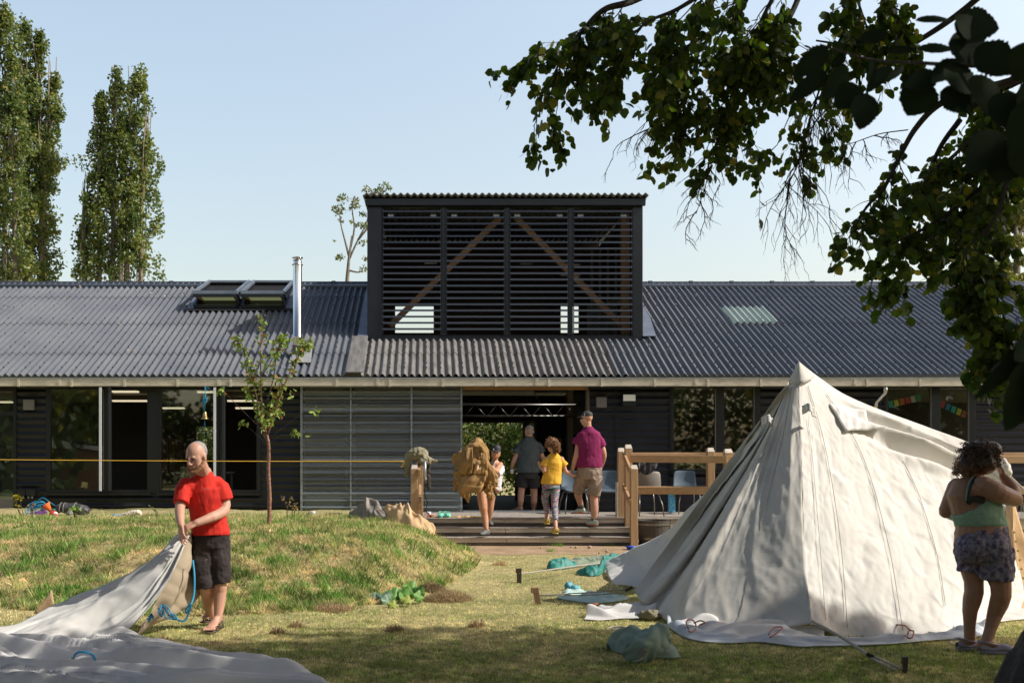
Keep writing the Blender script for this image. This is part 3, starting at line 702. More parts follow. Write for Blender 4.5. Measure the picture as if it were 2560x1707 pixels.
# ------------------------------------------------------------------ lantern
SL = F/LY
def lx(px): return (px-CX)/SL
def lz(py): return EYE-(py-CY)/SL
mb = MB(); z0, z1 = lz(852), lz(497)
mb.box(lx(918), lx(955), LY, LY+.12, z0, z1); mb.box(lx(1582), lx(1607), LY, LY+.12, z0, z1)
mb.box(lx(955), lx(1582), LY, LY+.12, lz(519), z1); mb.box(lx(955), lx(1582), LY, LY+.12, z0, lz(840))
for a, b in ((1103.5,1115), (1262,1273.5), (1421,1432.5)): mb.box(lx(a), lx(b), LY+.003, LY+.117, lz(840)+.002, lz(519)-.002)
mb.box(lx(918), lx(918)+.03, LY+.12, 28, z0-.6, z1+.1); mb.box(lx(1607)-.03, lx(1607), LY+.12, 28, z0-.6, z1+.1)
mb.box(lx(914), lx(1612), LY-.10, LY-.01, lz(516), lz(499))
lan = mb.build('lantern_frame', M['wall'], B); bevel(lan, .006, 1)
# lantern roof sheet
mb = MB(); n = 430; xa, xb = lx(909), lx(1617)
for i in range(n+1):
    x = xa+(xb-xa)*i/n; c = .024*math.cos(2*math.pi*(x)/.1397)
    for y, z in ((LY-.22, lz(492)+.01), (28.4, lz(492)+.2)): mb.v.append((x, y, z+c))
for i in range(n): mb.f.append((2*i, 2*i+2, 2*i+3, 2*i+1))
o = mb.build('lantern_roof', M['roofworn'], B, smooth=True); solidify(o, .016, -1)
mb = MB(); mb.add([(xa-.01,LY-.2,lz(494)),(xa-.01,LY+.1,lz(494)),(xa+.07,LY+.1,lz(508)),(xa+.07,LY-.1,lz(508))],[(0,1,2,3)]); mb.add([(xb+.01,LY-.2,lz(494)),(xb+.01,LY+.1,lz(494)),(xb-.07,LY+.1,lz(508)),(xb-.07,LY-.1,lz(508))],[(3,2,1,0)]); mb.build('verge_trim', M['wall'], B)
bm_ = pm('louvre_blade_metal', (.022,.026,.030), .25, spec=.8)
for a, b in ((956.5, 1103), (1115.5, 1261.5), (1274, 1420.5), (1433, 1581)):
    fr = MB(); fr.box(lx(a), lx(b), LY+.03, LY+.05, lz(841), lz(837)); fr.box(lx(a), lx(a)+.018, LY-.01, LY+.0, lz(838), lz(521)); fr.box(lx(b)-.018, lx(b), LY-.01, LY+.0, lz(838), lz(521)); p = fr.build('louvre_panel', M['wall'], B)
    for k in range(20):
        z = lz(528.5+15.47*k); m2 = MB()
        m2.add([(lx(a)+.005, LY-.03, z-.024), (lx(b)-.005, LY-.03, z-.024), (lx(b)-.005, LY-.022, z+.015), (lx(a)+.005, LY-.022, z+.015), (lx(a)+.005, LY+.07, z+.03), (lx(b)-.005, LY+.07, z+.03), (lx(b)-.005, LY+.07, z+.024), (lx(a)+.005, LY+.07, z+.024)],
               [(0,1,2,3),(3,2,5,4),(4,5,6,7),(7,6,1,0)])
        m2.build('louvre_blade', bm_, p)
    for sx in (a+20, b-20):   # small fixing brackets
        MB().box(lx(sx)-.06, lx(sx)+.06, LY+.09, LY+.12, lz(539), lz(531)).build('louvre_bracket', M['galvlip'], p)
# inside the lantern: timber bracing, boarded back wall with two openings, side lining
LB = 27.9
def bpnt(px, py, D=25.5): return pt(px, py, D)
mb = MB(); mb.bar(bpnt(975, 815, 23.2), bpnt(1250, 545, 23.2), .12, .12, up=(0,1,0)); mb.bar(bpnt(1290, 545, 23.2), bpnt(1560, 820, 23.2), .12, .12, up=(0,1,0)); mb.build('timber_brace', pm('reddish_brace_timber', (.46,.29,.20), .7, (.34,.21,.145), 3), B)  # both braces in one reddish timber colour
MB().box(lx(1560), lx(1582), LY+.3, LY+.5, lz(845), lz(510)).build('lantern_post', M['timber'], B)
def z27(py): return EYE-(py-CY)*LB/F
def x27(px): return (px-CX)*LB/F
mb = MB(); Zt, Zb = lz(490)+.15, 3.2; o1 = (x27(988), x27(1084), z27(832), z27(765)); o2 = (x27(1402), x27(1447), z27(832), z27(765))
mb.box(CL0+.04, o1[0], LB, LB+.08, Zb, Zt); mb.box(o1[0], o1[1], LB, LB+.08, Zb, o1[2]); mb.box(o1[0], o1[1], LB, LB+.08, o1[3], Zt); mb.box(o1[1], o2[0], LB, LB+.08, Zb, Zt)
mb.box(o2[0], o2[1], LB, LB+.08, Zb, o2[2]); mb.box(o2[0], o2[1], LB, LB+.08, o2[3], Zt); mb.box(o2[1], CL1-.04, LB, LB+.08, Zb, Zt)
mb.build('lantern_back_wall', wood('dark_boards', (.075,.045,.028), (.045,.028,.018), 'x'), B)
mb = MB()
for px in (1480, 1500, 1520, 1540, 1556): mb.box((px-CX)*25/F-.03, (px-CX)*25/F+.03, 25, 25.06, 4.0, lz(560))
mb.box((1468-CX)*25.1/F, (1575-CX)*25.1/F, 25.1, 25.13, 4.3, EYE-(760-CY)*25.1/F)
mb.build('inner_studs', M['vent'], B)
mb = MB()
for a, b, py, D in ((960, 1100, 560, 24.5), (1300, 1330, 660, 24.5), (1402, 1450, 662, 24), (1062, 1092, 658, 24), (1402,1450,688,24)):
    mb.bar(pt(a, py, D), pt(b, py, D), .03, .03)
mb.build('lantern_fittings', M['metalleg'], B)

# ------------------------------------------------------------------ roof windows and flue
for k, (xa, xb) in enumerate(((494, 598), (612, 714))):
    Dm = 25.0; s = F/24.4; x0, x1 = (xa-CX)/s, (xb-CX)/s; up = V((0, .905, .426)); nrm = V((0, -.426, .905))
    def rq(x, a, h): return V((x, Dm, rz(Dm))) + up*a + nrm*h
    mb = MB(); h = .13
    for a in (-.98, .93): mb.bar(rq(x0, a, h/2), rq(x1, a, h/2), .06, h, up=nrm)
    for x in (x0, x1): mb.bar(rq(x, -.95, h/2), rq(x, .90, h/2), .06, h, up=nrm)
    rw = mb.build('roof_window', M['frame'], B)
    MB().quad(rq(x0,-.95,.05), rq(x1,-.95,.05), rq(x1,.9,.05), rq(x0,.9,.05)).build('dark_opening', M['black'], rw)
    fr_, bk = V((0, 24.0, 5.15)), V((0, 24.95, 5.06)); e = .06       # sash pivoted open: its lower edge stands out from the roof
    def sp(x, t, l=0): q = fr_.lerp(bk, t); return V((x, q.y, q.z+l))
    mb = MB(); mb.bar(sp(x0-.02,0), sp(x1+.02,0), .07, .075)
    for x in (x0, x1): mb.bar(sp(x,0), V((x, 25.75, rz(25.75)+.15)), .06, .06); mb.bar(sp(x,0), sp(x,1), .05, .07)
    mb.bar((x0, 25.72, rz(25.72)+.15), (x1, 25.72, rz(25.72)+.15), .06, .05); mb.build('sash', M['flash'], rw)
    mb = MB(); mb.bar(sp(x0-.01,.0,-.075), sp(x1+.01,.0,-.075), .05, .06); mb.build('sash_bottom_rail', M['frame'], rw)
    mb = MB(); mb.bar(sp(x0+.06,.05,-.06), sp(x0+.10,1.0,-.06), .07, .05); mb.bar(sp(x1-.06,.05,-.06), sp(x1-.06,1.0,-.06), .04, .05); mb.bar(sp(x0+.05,1,-.06), sp(x1-.05,1,-.06), .06, .03); mb.build('inner_sash', wood('pale_sash_timber', (.62,.45,.27), (.5,.36,.2), 'x'), rw)
    MB().quad(sp(x0+.05,.03,-.03), sp(x1-.05,.03,-.03), sp(x1-.05,1,-.03), sp(x0+.05,1,-.03)).build('pane', pm('greenish_pane', (.13,.20,.13), .2, (.34,.33,.17), 2, stretch=(1,8,8), emit=((.34,.38,.18), .4)), rw)  # faint glow stands in for daylight through the glass
for P in (((466,777),(494,777),(494,720),(492,735)), ((598,776),(612,776),(612,722),(600,722)), ((714,776),(736,776),(736,722),(716,722))):
    solidify(MB().quad(*[rp(px, py, .035) for px, py in P]).build('flashing', M['flash'], B), .01)
solidify(MB().quad(rp(463,781,.04), rp(737,780,.04), rp(736,776,.05), rp(464,777,.05)).build('flashing', M['black'], B), .01)
FD = 21.38; fxx = (743.7-CX)*FD/F
fz_ = lambda py: EYE-(py-CY)*FD/F
mb = MB(); r = .088
mb.lathe((fxx, FD, 0), [(r, fz_(900)), (r, fz_(845)), (r+.006, fz_(844)), (r+.006, fz_(842)), (r, fz_(841)), (r, fz_(664))], 24)
fl = mb.build('flue', M['steel'], B, smooth=True); 
MB().lathe((fxx, FD, 0), [(r, fz_(664)), (r+.022, fz_(663)), (r+.022, fz_(661.5)), (r-.01, fz_(661)), (r-.005, fz_(658)), (r-.005, fz_(650)), (.05, fz_(650)), (.05, fz_(647)), (r+.022, fz_(645.5)), (r+.020, fz_(644)), (0, fz_(641))], 24).build('flue_cowl', M['steel'], fl, smooth=True)
MB().lathe((fxx, FD, 0), [(.115, fz_(865.5)), (.115, fz_(863)), (.09, fz_(862.5)), (.09, fz_(895)), (.105, fz_(900))], 24).build('flue_collar', M['vent'], fl, smooth=True)
mb = MB(); mb.quad(rp(722,912,.05), rp(778,912,.05), rp(782,868,.05), rp(734,880,.05)); mb.add([rp(730,906,.05), rp(762,906,.05), (fxx+.1, FD, fz_(880)), (fxx-.1, FD, fz_(880))], [(0,1,2,3)]); solidify(mb.build('lead_flashing', pm('lead_sheet', (.30,.32,.33), .4, (.45,.45,.42), 12, metal=.3, bump=(15,.7,.02)), B), .01)

# ------------------------------------------------------------------ bunting inside the right window
bu = thing('bunting', 'string of small coloured paper flags hung inside the right-hand window', 'bunting', (fx(2300), YF+.05, 2.3))
fcol = [(.1,.6,.45),(.85,.7,.1),(.8,.25,.1),(.8,.08,.08),(.8,.8,.7),(.15,.5,.2),(.7,.12,.15),(.1,.35,.7)]
cm = [pm('paper_flag', c, .8) for c in fcol]
k = 0
for (xa, ya, xb, yb, n) in ((2222, 1004, 2306, 984, 6), (2352, 1000, 2420, 1030, 5)):
    m2 = MB(); P = [(fx(lerp(xa-3, xb+3, t/10)), YF+.06, fz(lerp(ya, yb, t/10) - (0 if xa < 2300 else 0) + 6*math.sin(math.pi*t/10)*.4)) for t in range(11)]
    m2.tube(P, .003, 4).build('string', M['rope'], bu)
    for i in range(n):
        t = (i+.5)/n; cx_, cz_ = fx(lerp(xa, xb, t)), fz(lerp(ya, yb, t)+8)
        a = math.atan2(-(yb-ya), xb-xa)*.8; R = Matrix.Rotation(-a, 3, 'Y')
        MB().obox((cx_, YF+.035, cz_), (.085, .002, .125), R).build('paper_flag', cm[k % 8], bu); k += 1
# ------------------------------------------------------------------ deck and steps
X0, X1 = (1030-CX)*18.5/F, 3.42
dk = thing('timber_deck', 'grey timber deck with three wide steps in front of the hall', 'deck', (1.5, 18.8, 0))
mb = MB()
for i in range(20):    # deck boards running toward the lawn side
    pass
nb = 13; y = 18.75
for i in range(nb):
    mb.box(-12, 16.5, y+.004, y+(YF-18.75)/nb-.006, ZD-.035, ZD-.001 - .0015*(i % 2)); y += (YF-18.75)/nb
bevel(mb.build('deck_boards', M['deck'], dk), .004, 1)
mb = MB(); mb.box(X1+.06, 16.5, 18.77, 18.80, .02, ZD-.04); mb.box(-12, X0-.1, 18.77, 18.80, 0, ZD-.04); mb.build('deck_fascia', M['riser'], dk)
for k in range(3):
    yf = 18.15+.3*k; zt = .146*(k+1); xr = X1 - .02*k + .06
    st = bevel(MB().box(X0, xr, yf-.02, yf+.30, zt-.02, zt - (.0005 if k == 2 else 0)).build('tread', M['deck'], dk), .004, 1)
    for a, b in ((X0, 1.32), (1.328, xr-.01)):
        MB().box(a, b, yf+.002, yf+.03, zt-.085, zt-.0205).build('riser_board', M['riser'], dk)
        MB().box(a, b, yf+.012, yf+.04, zt-.146+.001, zt-.0855).build('riser_board', M['riserlow'], dk)
# small debris on the treads
mb = MB()
for i in range(90):
    k = random.randrange(4); x = random.uniform(-.1, 3.3); yy = 18.15+.3*min(k,2)+random.uniform(.02, .25) + (.3 if k == 3 else 0); z = .146*(min(k,2)+1)+.002
    s = random.uniform(.008, .028); a = random.uniform(0, 6.28)
    mb.add([(x, yy, z), (x+s*math.cos(a), yy+s*math.sin(a), z+random.uniform(0,.012)), (x+s*math.cos(a+1.2), yy+s*math.sin(a+1.2), z+.004)], [(0,1,2)])
tag(mb.build('fallen_leaves', pm('dry_leaf', (.45,.25,.10), .8, (.5,.38,.2), 5)), 'scattered dry leaf scraps on the steps', 'leaves', kind='stuff')
mb = MB()
for i in range(95):
    x = random.uniform(-9.5, 4 if random.random() < .5 else -2.5) if random.random() < .8 else random.uniform(4, 13); py = random.choice((720, 740, 744, 748, 770, 812, 850, 884, 900)) + random.uniform(-3, 6)
    y = rD(py)
    if CL0-.2 < x < CL1+.2 and y > 22.2: y = rD(random.uniform(860, 925))
    s = random.uniform(.015, .05); a = random.uniform(0, 6.28); c = V((x, y-.02, rz(y)+.05))
    mb.add([c, c+V((s*math.cos(a), s*math.sin(a), .02)), c+V((s*math.cos(a+1.4), s*math.sin(a+1.4)*.9, .035))], [(0,1,2)])
tag(mb.build('roof_leaves', pm('dry_roof_leaf', (.55,.28,.10), .8, (.62,.5,.35), 3)), 'scattered dry leaves lying on the corrugated roof', 'leaves', kind='stuff')

# ------------------------------------------------------------------ timber railings
def post(mb_, mc_, x, y, z0, z1, w=.125):
    mb_.box(x-w/2, x+w/2, y-w/2, y+w/2, z0, z1)
    a = w/2; mc_.add([(x-a,y-a,z1+.002),(x+a,y-a,z1+.002),(x+a,y+a,z1+.002),(x-a,y+a,z1+.002),(x-a*.75,y-a*.1,z1+.07),(x+a*.75,y-a*.1,z1+.07),(x+a*.75,y+a*.75,z1+.07),(x-a*.75,y+a*.75,z1+.07)],
             [(0,1,5,4),(1,2,6,5),(2,3,7,6),(3,0,4,7),(4,5,6,7)])
def rail_post(par, x, y, z0, z1, w=.125):
    a, c = MB(), MB(); post(a, c, x, y, z0, z1, w); p = bevel(a.build('post', M['post'], par), .005, 1); c.build('post_cap', M['postcut'], p)
def zat(py, D): return EYE-(py-CY)*D/F
def xat(px, D): return (px-CX)*D/F
rr = thing('railing', 'square timber railing with posts on the right side of the steps and deck', 'railing', (4.2, 18.7, 0), 'timber railings of the deck')
D1, D2, D3 = 19.0, 18.55, 18.05
rail_post(rr, xat(1552.5, D1), D1, ZD, zat(1129, D1), .12)
rail_post(rr, xat(1570.5, 18.72), 18.72, 0, zat(1121, 18.72), .12)
rail_post(rr, xat(1584.5, D3), D3, 0, zat(1172, D3), .12)
rail_post(rr, xat(1776, 18.95), 18.95, 0, zat(1129, 18.95), .125)
rail_post(rr, xat(1820, 18.15), 18.15, 0, zat(1132, 18.15), .135)
rail_post(rr, xat(2460, 18.4), 18.4, 0, zat(1132, 18.4), .125)
mb = MB(); w_, h_ = .05, .125
for py, in ((1146,), (1226,)):
    mb.bar(V((xat(1576, 18.6), 18.6, zat(py, 18.6))), V((xat(1818, 18.07), 18.07, zat(py+2 if py < 1200 else py, 18.07))), w_, h_)
    mb.bar(V((xat(1818, 18.08), 18.10, zat(py+2, 18.1))), V((xat(2700, 18.1), 18.10, zat(py+2 if py<1200 else py, 18.1))), w_, h_)
bevel(mb.build('rail', M['rail'], rr), .005, 1)
mb = MB()
for py in (1138, 1222): mb.bar(V((xat(1556, 19.05), 19.05, zat(py, 19.05))), V((xat(2700, 19.05), 19.05, zat(py, 19.05))), .04, .10)
bevel(mb.build('rail', M['rail'], rr), .005, 1)
mb = MB()
for a, b in ((1136, 1176), (1216, 1256)):
    mb.bar(V((xat(1559, 18.9), 18.9, zat(a, 18.9))), V((xat(1575.5, 18.0), 18.0, zat(b, 18.0))), .045, .115)
o = bevel(mb.build('stair_rail', M['rail'], rr), .005, 1); 
mb = MB(); mb.box(xat(1545.0, D1)-.03, xat(1545.5, D1), D1-.06, D1+.1, ZD, zat(1205, D1)); mb.build('edge_board', M['postcut'], rr)
rl = thing('railing', 'timber railing post with short rails on the left side of the steps, hung with cloth', 'railing', (-.2, 18.6, 0), 'timber railings of the deck')
rail_post(rl, xat(1036.5, 18.2), 18.2, 0, zat(1172, 18.2), .112)
mb = MB(); mb.bar(V((xat(1047.5, 18.9), 18.9, zat(1148, 18.9))), V((xat(1048, 18.1), 18.1, zat(1182, 18.1))), .048, .12)
mb.bar(V((xat(1050, 18.9), 18.9, zat(1218, 18.9))), V((xat(1049.5, 18.1), 18.1, zat(1266, 18.1))), .048, .12); bevel(mb.build('stair_rail', M['rail'], rl), .005, 1)
rail_post(rl, xat(1050, 19.0), 19.0, ZD, zat(1150, 19.0), .11)

# ------------------------------------------------------------------ stacking chairs
def chair_at(x, y, rot, label, mat):
    t = thing('plastic_chair', label, 'chair', (0,0,0), 'plastic stacking chairs on the deck')
    P = []
    for i in range(15):       # shell profile from the top of the backrest to the front lip
        u = i/14
        if u < .5: z = .80-.36*(u/.5); yy = .20-.05*(u/.5)+.02*math.sin(math.pi*u*2)
        else: k = (u-.5)/.5; z = .44-.02*math.sin(math.pi*k)-(.03 if k > .95 else 0); yy = .15-.40*k
        row = []
        for j in range(11):
            v = j/10*2-1; wd = .225 - (.03*(1-u/.5) if u < .5 else 0) - (.012 if i in (0, 14) else 0)
            row.append((v*wd, yy-(.05*v*v if u < .5 else 0), z+(.03*v*v*min(1, (u-.4)*4) if u > .4 else -.018*v**6*(1 if i == 0 else 0))))
        P.append(row)
    s = MB().grid(P).build('shell', mat, t, smooth=True); solidify(s, .012); bevel(s, .004)
    for sx in (-1, 1):
        MB().tube([(sx*.17, .12, .41), (sx*.21, .25, .2), (sx*.225, .29, 0)], .011, 8).build('leg', M['metalleg'], t, smooth=True)
        MB().tube([(sx*.17, -.18, .41), (sx*.21, -.22, .2), (sx*.22, -.24, 0)], .011, 8).build('leg', M['metalleg'], t, smooth=True)
    MB().tube([(-.17, .12, .405), (.17, .12, .405)], .011, 8).tube([(-.17, -.18, .405), (.17, -.18, .405)], .011, 8).build('seat_frame', M['metalleg'], t)
    t.location = (x, y, ZD); t.rotation_euler = (0, 0, rot); return t
c0 = chair_at(xat(1435, 20.3), 20.3, .1, 'blue-grey plastic chair behind the girl in yellow, partly hidden by the man in plum', M['chair'])
dup(c0, (xat(1522, 20.3), 20.3, ZD), -.08, 'blue-grey plastic chair between the man in plum and the stair railing')
c2 = chair_at(xat(1617, 19.5), 19.5, math.pi+.1, 'warm grey plastic chair with its back to the lawn behind the railing', M['chairgrey'])
c3 = dup(c0, (xat(1717, 20.2), 20.2, ZD), .05, 'blue-grey plastic chair beside the blue panel under the window')
# jacket hung on the rail
mb = MB()
P = [[(lerp(xat(1590,19.1), xat(1645,19.1), u/12), 19.0-.03*math.sin(u*2.1), zat(1144,19)-(v/8)*(.30*math.sin(math.pi*min(1,max(0,.12+u/12*.88)))**.6)) for v in range(9)] for u in range(13)]
tag(solidify(MB().grid(P).build('jacket', pm('navy_jacket', (.02,.028,.045), .6, (.28,.31,.35), 7, bump=(12,.5,.02), lo=.5, hi=.62), smooth=True), .02), 'navy and grey jacket draped over the rail above the warm grey chair', 'jacket')
p = MB().obox((xat(1679, 20.4), 20.4, ZD+.26), (.13, .05, .50)); o = p.build('printed_board', pm('cyan_printed_panel', (.02,.38,.75), .4, (.25,.62,.82), 6, stretch=(9,1,3), lo=.5, hi=.53))
tag(bevel(o, .006), 'upright bright blue panel with pale streaks standing beside a chair', 'panel')

# barrel planter
bt = thing('barrel_planter', 'dark weathered half barrel planter beside the steps behind the stair post', 'planter', (xat(1636, 18.35), 18.4, 0))
mb = MB(); n = 28; c = V((xat(1636, 18.35), 18.4, 0))
mb.lathe(c, [(.235, -.02), (.27, .2), (.285, .42), (.26, .42), (.25, .36), (0, .36)], 28); mb.build('staves', M['barrel'], bt)
for z, r in ((.10, .262), (.34, .287)): MB().lathe(c, [(r, z), (r+.004, z), (r+.006, z+.035), (r, z+.035)], 28).build('hoop', M['boot'] if 0 else M['metalleg'], bt)
MB().lathe(c, [(.25, .37), (0, .385)], 20).build('soil', M['soil'], bt)

# ------------------------------------------------------------------ odds and ends on the deck
def mug(px, D, label, mark):
    c = V((xat(px, D), D, ZD)); t = thing('mug', label, 'mug', c)
    MB().lathe(c, [(0,0),(.036,0),(.040,.008),(.041,.095),(.037,.097),(.036,.012),(0,.01)], 20).build('cup', M['white'], t, smooth=True)
    MB().tube([c+V((-.038,0,.078)), c+V((-.066,0,.074)), c+V((-.072,0,.05)), c+V((-.062,0,.028)), c+V((-.038,0,.022))], .006, 8).build('handle', M['white'], t, smooth=True)
    mb = MB(); ink = pm('navy_print', (.03,.04,.16), .5)
    if mark == 'LT':
        for b in ((-.006,.001,.030,.036),(-.006,.010,.030,.034),(.012,.030,.052,.058),(.018,.023,.030,.052)): pass
        mb.box(c.x-.004, c.x+.001, c.y-.0425, c.y-.0415, ZD+.04, ZD+.066); mb.box(c.x+.001, c.x+.012, c.y-.0425, c.y-.0415, ZD+.04, ZD+.045)
        mb.box(c.x+.014, c.x+.030, c.y-.041, c.y-.034, ZD+.061, ZD+.066); mb.box(c.x+.019, c.x+.024, c.y-.041, c.y-.037, ZD+.04, ZD+.061)
    else: mb.box(c.x-.016, c.x+.018, c.y-.0425, c.y-.0405, ZD+.035, ZD+.062); mb.box(c.x-.005, c.x+.005, c.y-.043, c.y-.041, ZD+.022, ZD+.078)
    mb.build('print', ink, t); return t
mug(782.5, 19.2, 'white mug with dark letters on the deck left of the frying pan', 'LT')
mug(1072, 19.0, 'white mug with a navy emblem on the deck behind the railing post', 'x')
t = thing('saucepan', 'small grey saucepan with dark handle on the deck by the screen', 'saucepan', (xat(846, 19.2), 19.2, ZD)); c = V((xat(846, 19.2), 19.2, ZD))
MB().lathe(c, [(0,0),(.060,0),(.068,.01),(.07,.062),(.073,.064),(.066,.06),(.064,.012),(0,.01)], 24).build('pan', M['metalleg'], t, smooth=True)
MB().tube([c+V((-.068,0,.05)), c+V((-.17,-.01,.062))], [.007,.011], 8).build('handle', pm('red_brown_handle', (.12,.03,.025), .5), t)
# turquoise clogs
def clog(par, c, rot, mat, s=1.0, name='clog', strap=True, toe=1):
    R = Matrix.Rotation(rot, 3, 'Z'); L_ = lambda x, y, z: V(c) + R @ V((x*s, y*s, z*s)); S = []
    prof = [(-.125,.030,.012,.06),(-.10,.040,.012,.07),(-.04,.040,.012,.045),(.02,.046,.012,.075),(.07,.050,.012,.072),(.115,.038,.014,.050),(.135,.015,.018,.03)]
    P = []
    for y, w_, zb, zt in prof:
        P.append([L_(math.cos(a)*w_, y, (zb+zt)/2+math.sin(a)*(zt-zb)/2) for a in [2*math.pi*k/14 for k in range(14)] + [0]])
    mb = MB().grid(P); mb.add([L_(math.cos(2*math.pi*k/12)*.046, math.sin(2*math.pi*k/12)*.13, z) for z in (0, .022) for k in range(12)], [tuple(range(12))[::-1], tuple(range(12,24))] + [(k, (k+1)%12, 12+(k+1)%12, 12+k) for k in range(12)])
    o = mb.build(name, mat, par, smooth=True)
    if strap:
        m2 = MB().tube([L_(-.044,-.01,.07), L_(-.043,-.09,.088), L_(-.02,-.13,.088), L_(.02,-.13,.088), L_(.043,-.09,.088), L_(.044,-.01,.07)], .007, 6); m2.build('strap', mat, o, smooth=True)
    return o
t = thing('pair_of_clogs', 'turquoise rubber clogs standing side by side on the deck edge', 'clogs', (xat(1111, 18.95), 18.95, ZD))
clog(t, (xat(1103, 18.95), 18.98, ZD+.002), 3.0, M['tclog'], 1.05); clog(t, (xat(1118.5, 18.95), 18.98, ZD+.002), 3.25, M['tclog'], 1.05)
mb = MB(); P = [(xat(lerp(1066, 1202, i/24), 18.95), 18.98+.05*math.sin(i*1.3)+.03*math.sin(i*3.1), ZD+.010) for i in range(25)]
tag(mb.tube(smooth_path(P, 90), .009, 6).build('yellow_rope', M['yellow_rope'], smooth=True), 'yellow rope lying along the deck edge behind the turquoise clogs', 'rope')
# clutter on the left of the deck
DL = 19.0
mb = MB()
for k in range(9):
    P = []; a0 = random.uniform(0, 6); cxk = xat(random.uniform(76, 100), DL); rk = random.uniform(.08, .17)
    for i in range(26): a = a0+i*.28; P.append((cxk+rk*math.cos(a), DL+.06*math.sin(a*1.1+k), ZD+.03+rk*(.9+.75*math.sin(a+.5))))
    mb.tube(P, .006, 5)
mb.tube(smooth_path([(xat(95,DL),DL,ZD+.30),(xat(108,DL),DL,ZD+.34),(xat(125,DL),DL,ZD+.26),(xat(138,DL),DL,ZD+.2)], 20), .006, 5)
tag(mb.build('rope_coil', M['blue_rope'], smooth=True), 'tangled coil of bright blue rope on the deck near the door', 'rope')
t = thing('plastic_cone', 'orange plastic cone lying on its side on the deck', 'cone', (xat(125, DL), DL, ZD))
R = V((.62, 0, -.78)); MB().lathe((xat(117, DL), DL-.05, ZD+.22), [(.085,0),(.06,.04),(.025,.14),(.0,.16)], 16, R).build('cone', M['orange'], t, smooth=True)
tag(remesh(MB().ell((xat(103,DL),DL-.1,ZD+.06),(.075,.06,.06)).ell((xat(110,DL),DL-.1,ZD+.05),(.05,.05,.045)).ell((xat(116,DL),DL-.1,ZD+.08),(.05,.03,.05)).build('purple_cloth', pm('purple_fabric', (.14,.035,.20), .8)), .008, 2, [(.05,.03)]), 'crumpled purple cloth in the heap beside the blue rope', 'cloth')
tag(remesh(MB().ell((xat(139,DL),DL-.06,ZD+.12),(.07,.05,.035)).ell((xat(148,DL),DL-.03,ZD+.10),(.04,.04,.03)).build('teal_cloth', M['teal']), .008, 2, [(.04,.02)]), 'small teal cloth tucked between the orange cone and the black bag', 'cloth')
t = thing('sports_ball', 'red and white ball on the deck in front of the black bag', 'ball', (xat(142,DL), DL-.14, ZD))
MB().ell((xat(140,DL),DL-.14,ZD+.062),(.075,.06,.062)).build('ball', pm('red_vinyl', (.6,.03,.03), .4), t, smooth=True); MB().ell((xat(146.5,DL),DL-.16,ZD+.055),(.045,.055,.052)).build('white_panel', pm('white_red_swirl', (.75,.7,.68), .4, (.5,.05,.05), 14, lo=.5, hi=.52), t, smooth=True)
t = thing('holdall', 'black holdall bag lying on the deck below the left window', 'bag', (xat(180, DL), DL, ZD)); mb = MB()
mb.tube([(xat(150,DL),DL,ZD+.17),(xat(160,DL),DL,ZD+.16),(xat(185,DL),DL,ZD+.145),(xat(205,DL),DL,ZD+.13),(xat(213,DL),DL,ZD+.12)], [(.07,.10),(.09,.12),(.10,.125),(.10,.12),(.085,.10)], 14, side=(0,0,1), dome=True)
remesh(mb.build('body', pm('black_nylon', (.035,.037,.04), .5, (.07,.07,.075), 8, bump=(14,.5,.02)), t), .012, 2, [(.1,.04)])
for px in (154, 163, 190): MB().tube([(xat(px,DL)+.0, DL-.125*math.cos(a), ZD+.15+.105*math.sin(a)) for a in [k*.35-.6 for k in range(9)]], .008, 5).build('strap', M['vent'], t)
tag(MB().lathe((xat(182,DL), DL-.16, ZD+.065), [(0,0),(.055,.002),(.06,.02),(.05,.03),(.02,.024),(.018,.03),(0,.03)], 20, (0.2,-1,.1)).build('tape_reel', M['vent'], smooth=True), 'grey round reel leaning against the black bag', 'reel')
mb = MB().tube([(xat(283,DL),DL-.05,ZD+.03),(xat(300,DL),DL-.05,ZD+.03)], [.03,.022], 10, dome=True); tag(mb.build('toy_club', pm('blue_orange_toy', (.02,.3,.6), .4, (.9,.4,.05), 6, lo=.5, hi=.51), smooth=True), 'blue and orange club-shaped toy lying on the deck', 'toy')
tag(remesh(MB().tube([(xat(300,DL),DL,ZD+.03),(xat(316,DL),DL,ZD+.04),(xat(330,DL),DL,ZD+.07),(xat(345,DL),DL,ZD+.09),(xat(352,DL),DL,ZD+.05)], [.02,.05,.05,.05,.03], 10, dome=True).build('crumpled_cloth', pm('off_white_cotton', (.6,.55,.45), .9)), .01, 2, [(.04,.04)]), 'crumpled off-white cloth on the deck right of the toy', 'cloth')
tag(remesh(MB().tube([(xat(350,DL),DL,ZD+.02),(xat(368,DL),DL,ZD+.02)], .02, 10, dome=True).build('red_tool', pm('red_handle', (.45,.04,.02), .5)), .006, 1), 'small red tool at the end of the row on the deck', 'tool')
mb = MB()
for k in range(4): mb.obox((xat(1062+5*k, 18.9), 18.86+.02*k, ZD+.012+.012*k), (.16, .12, .01), Matrix.Rotation(.3*k+.2, 3, 'Z'))
tag(mb.build('leaflets', pm('printed_paper', (.7,.55,.45), .7, (.6,.18,.1), 9, lo=.5, hi=.55)), 'loose printed papers on the deck beside the left railing post', 'papers')
mb = MB().add([(xat(1574,17.6), 17.6, .0)], []); mb = MB().lathe((xat(1577,17.3), 17.3, .0), [(0,0),(.055,.0),(.07,.05),(.085,.055),(.085,.07),(.0,.07)], 16); tag(mb.build('blue_tub', M['bluepl'], smooth=True), 'blue plastic tub on the ground at the foot of the stair post', 'tub')
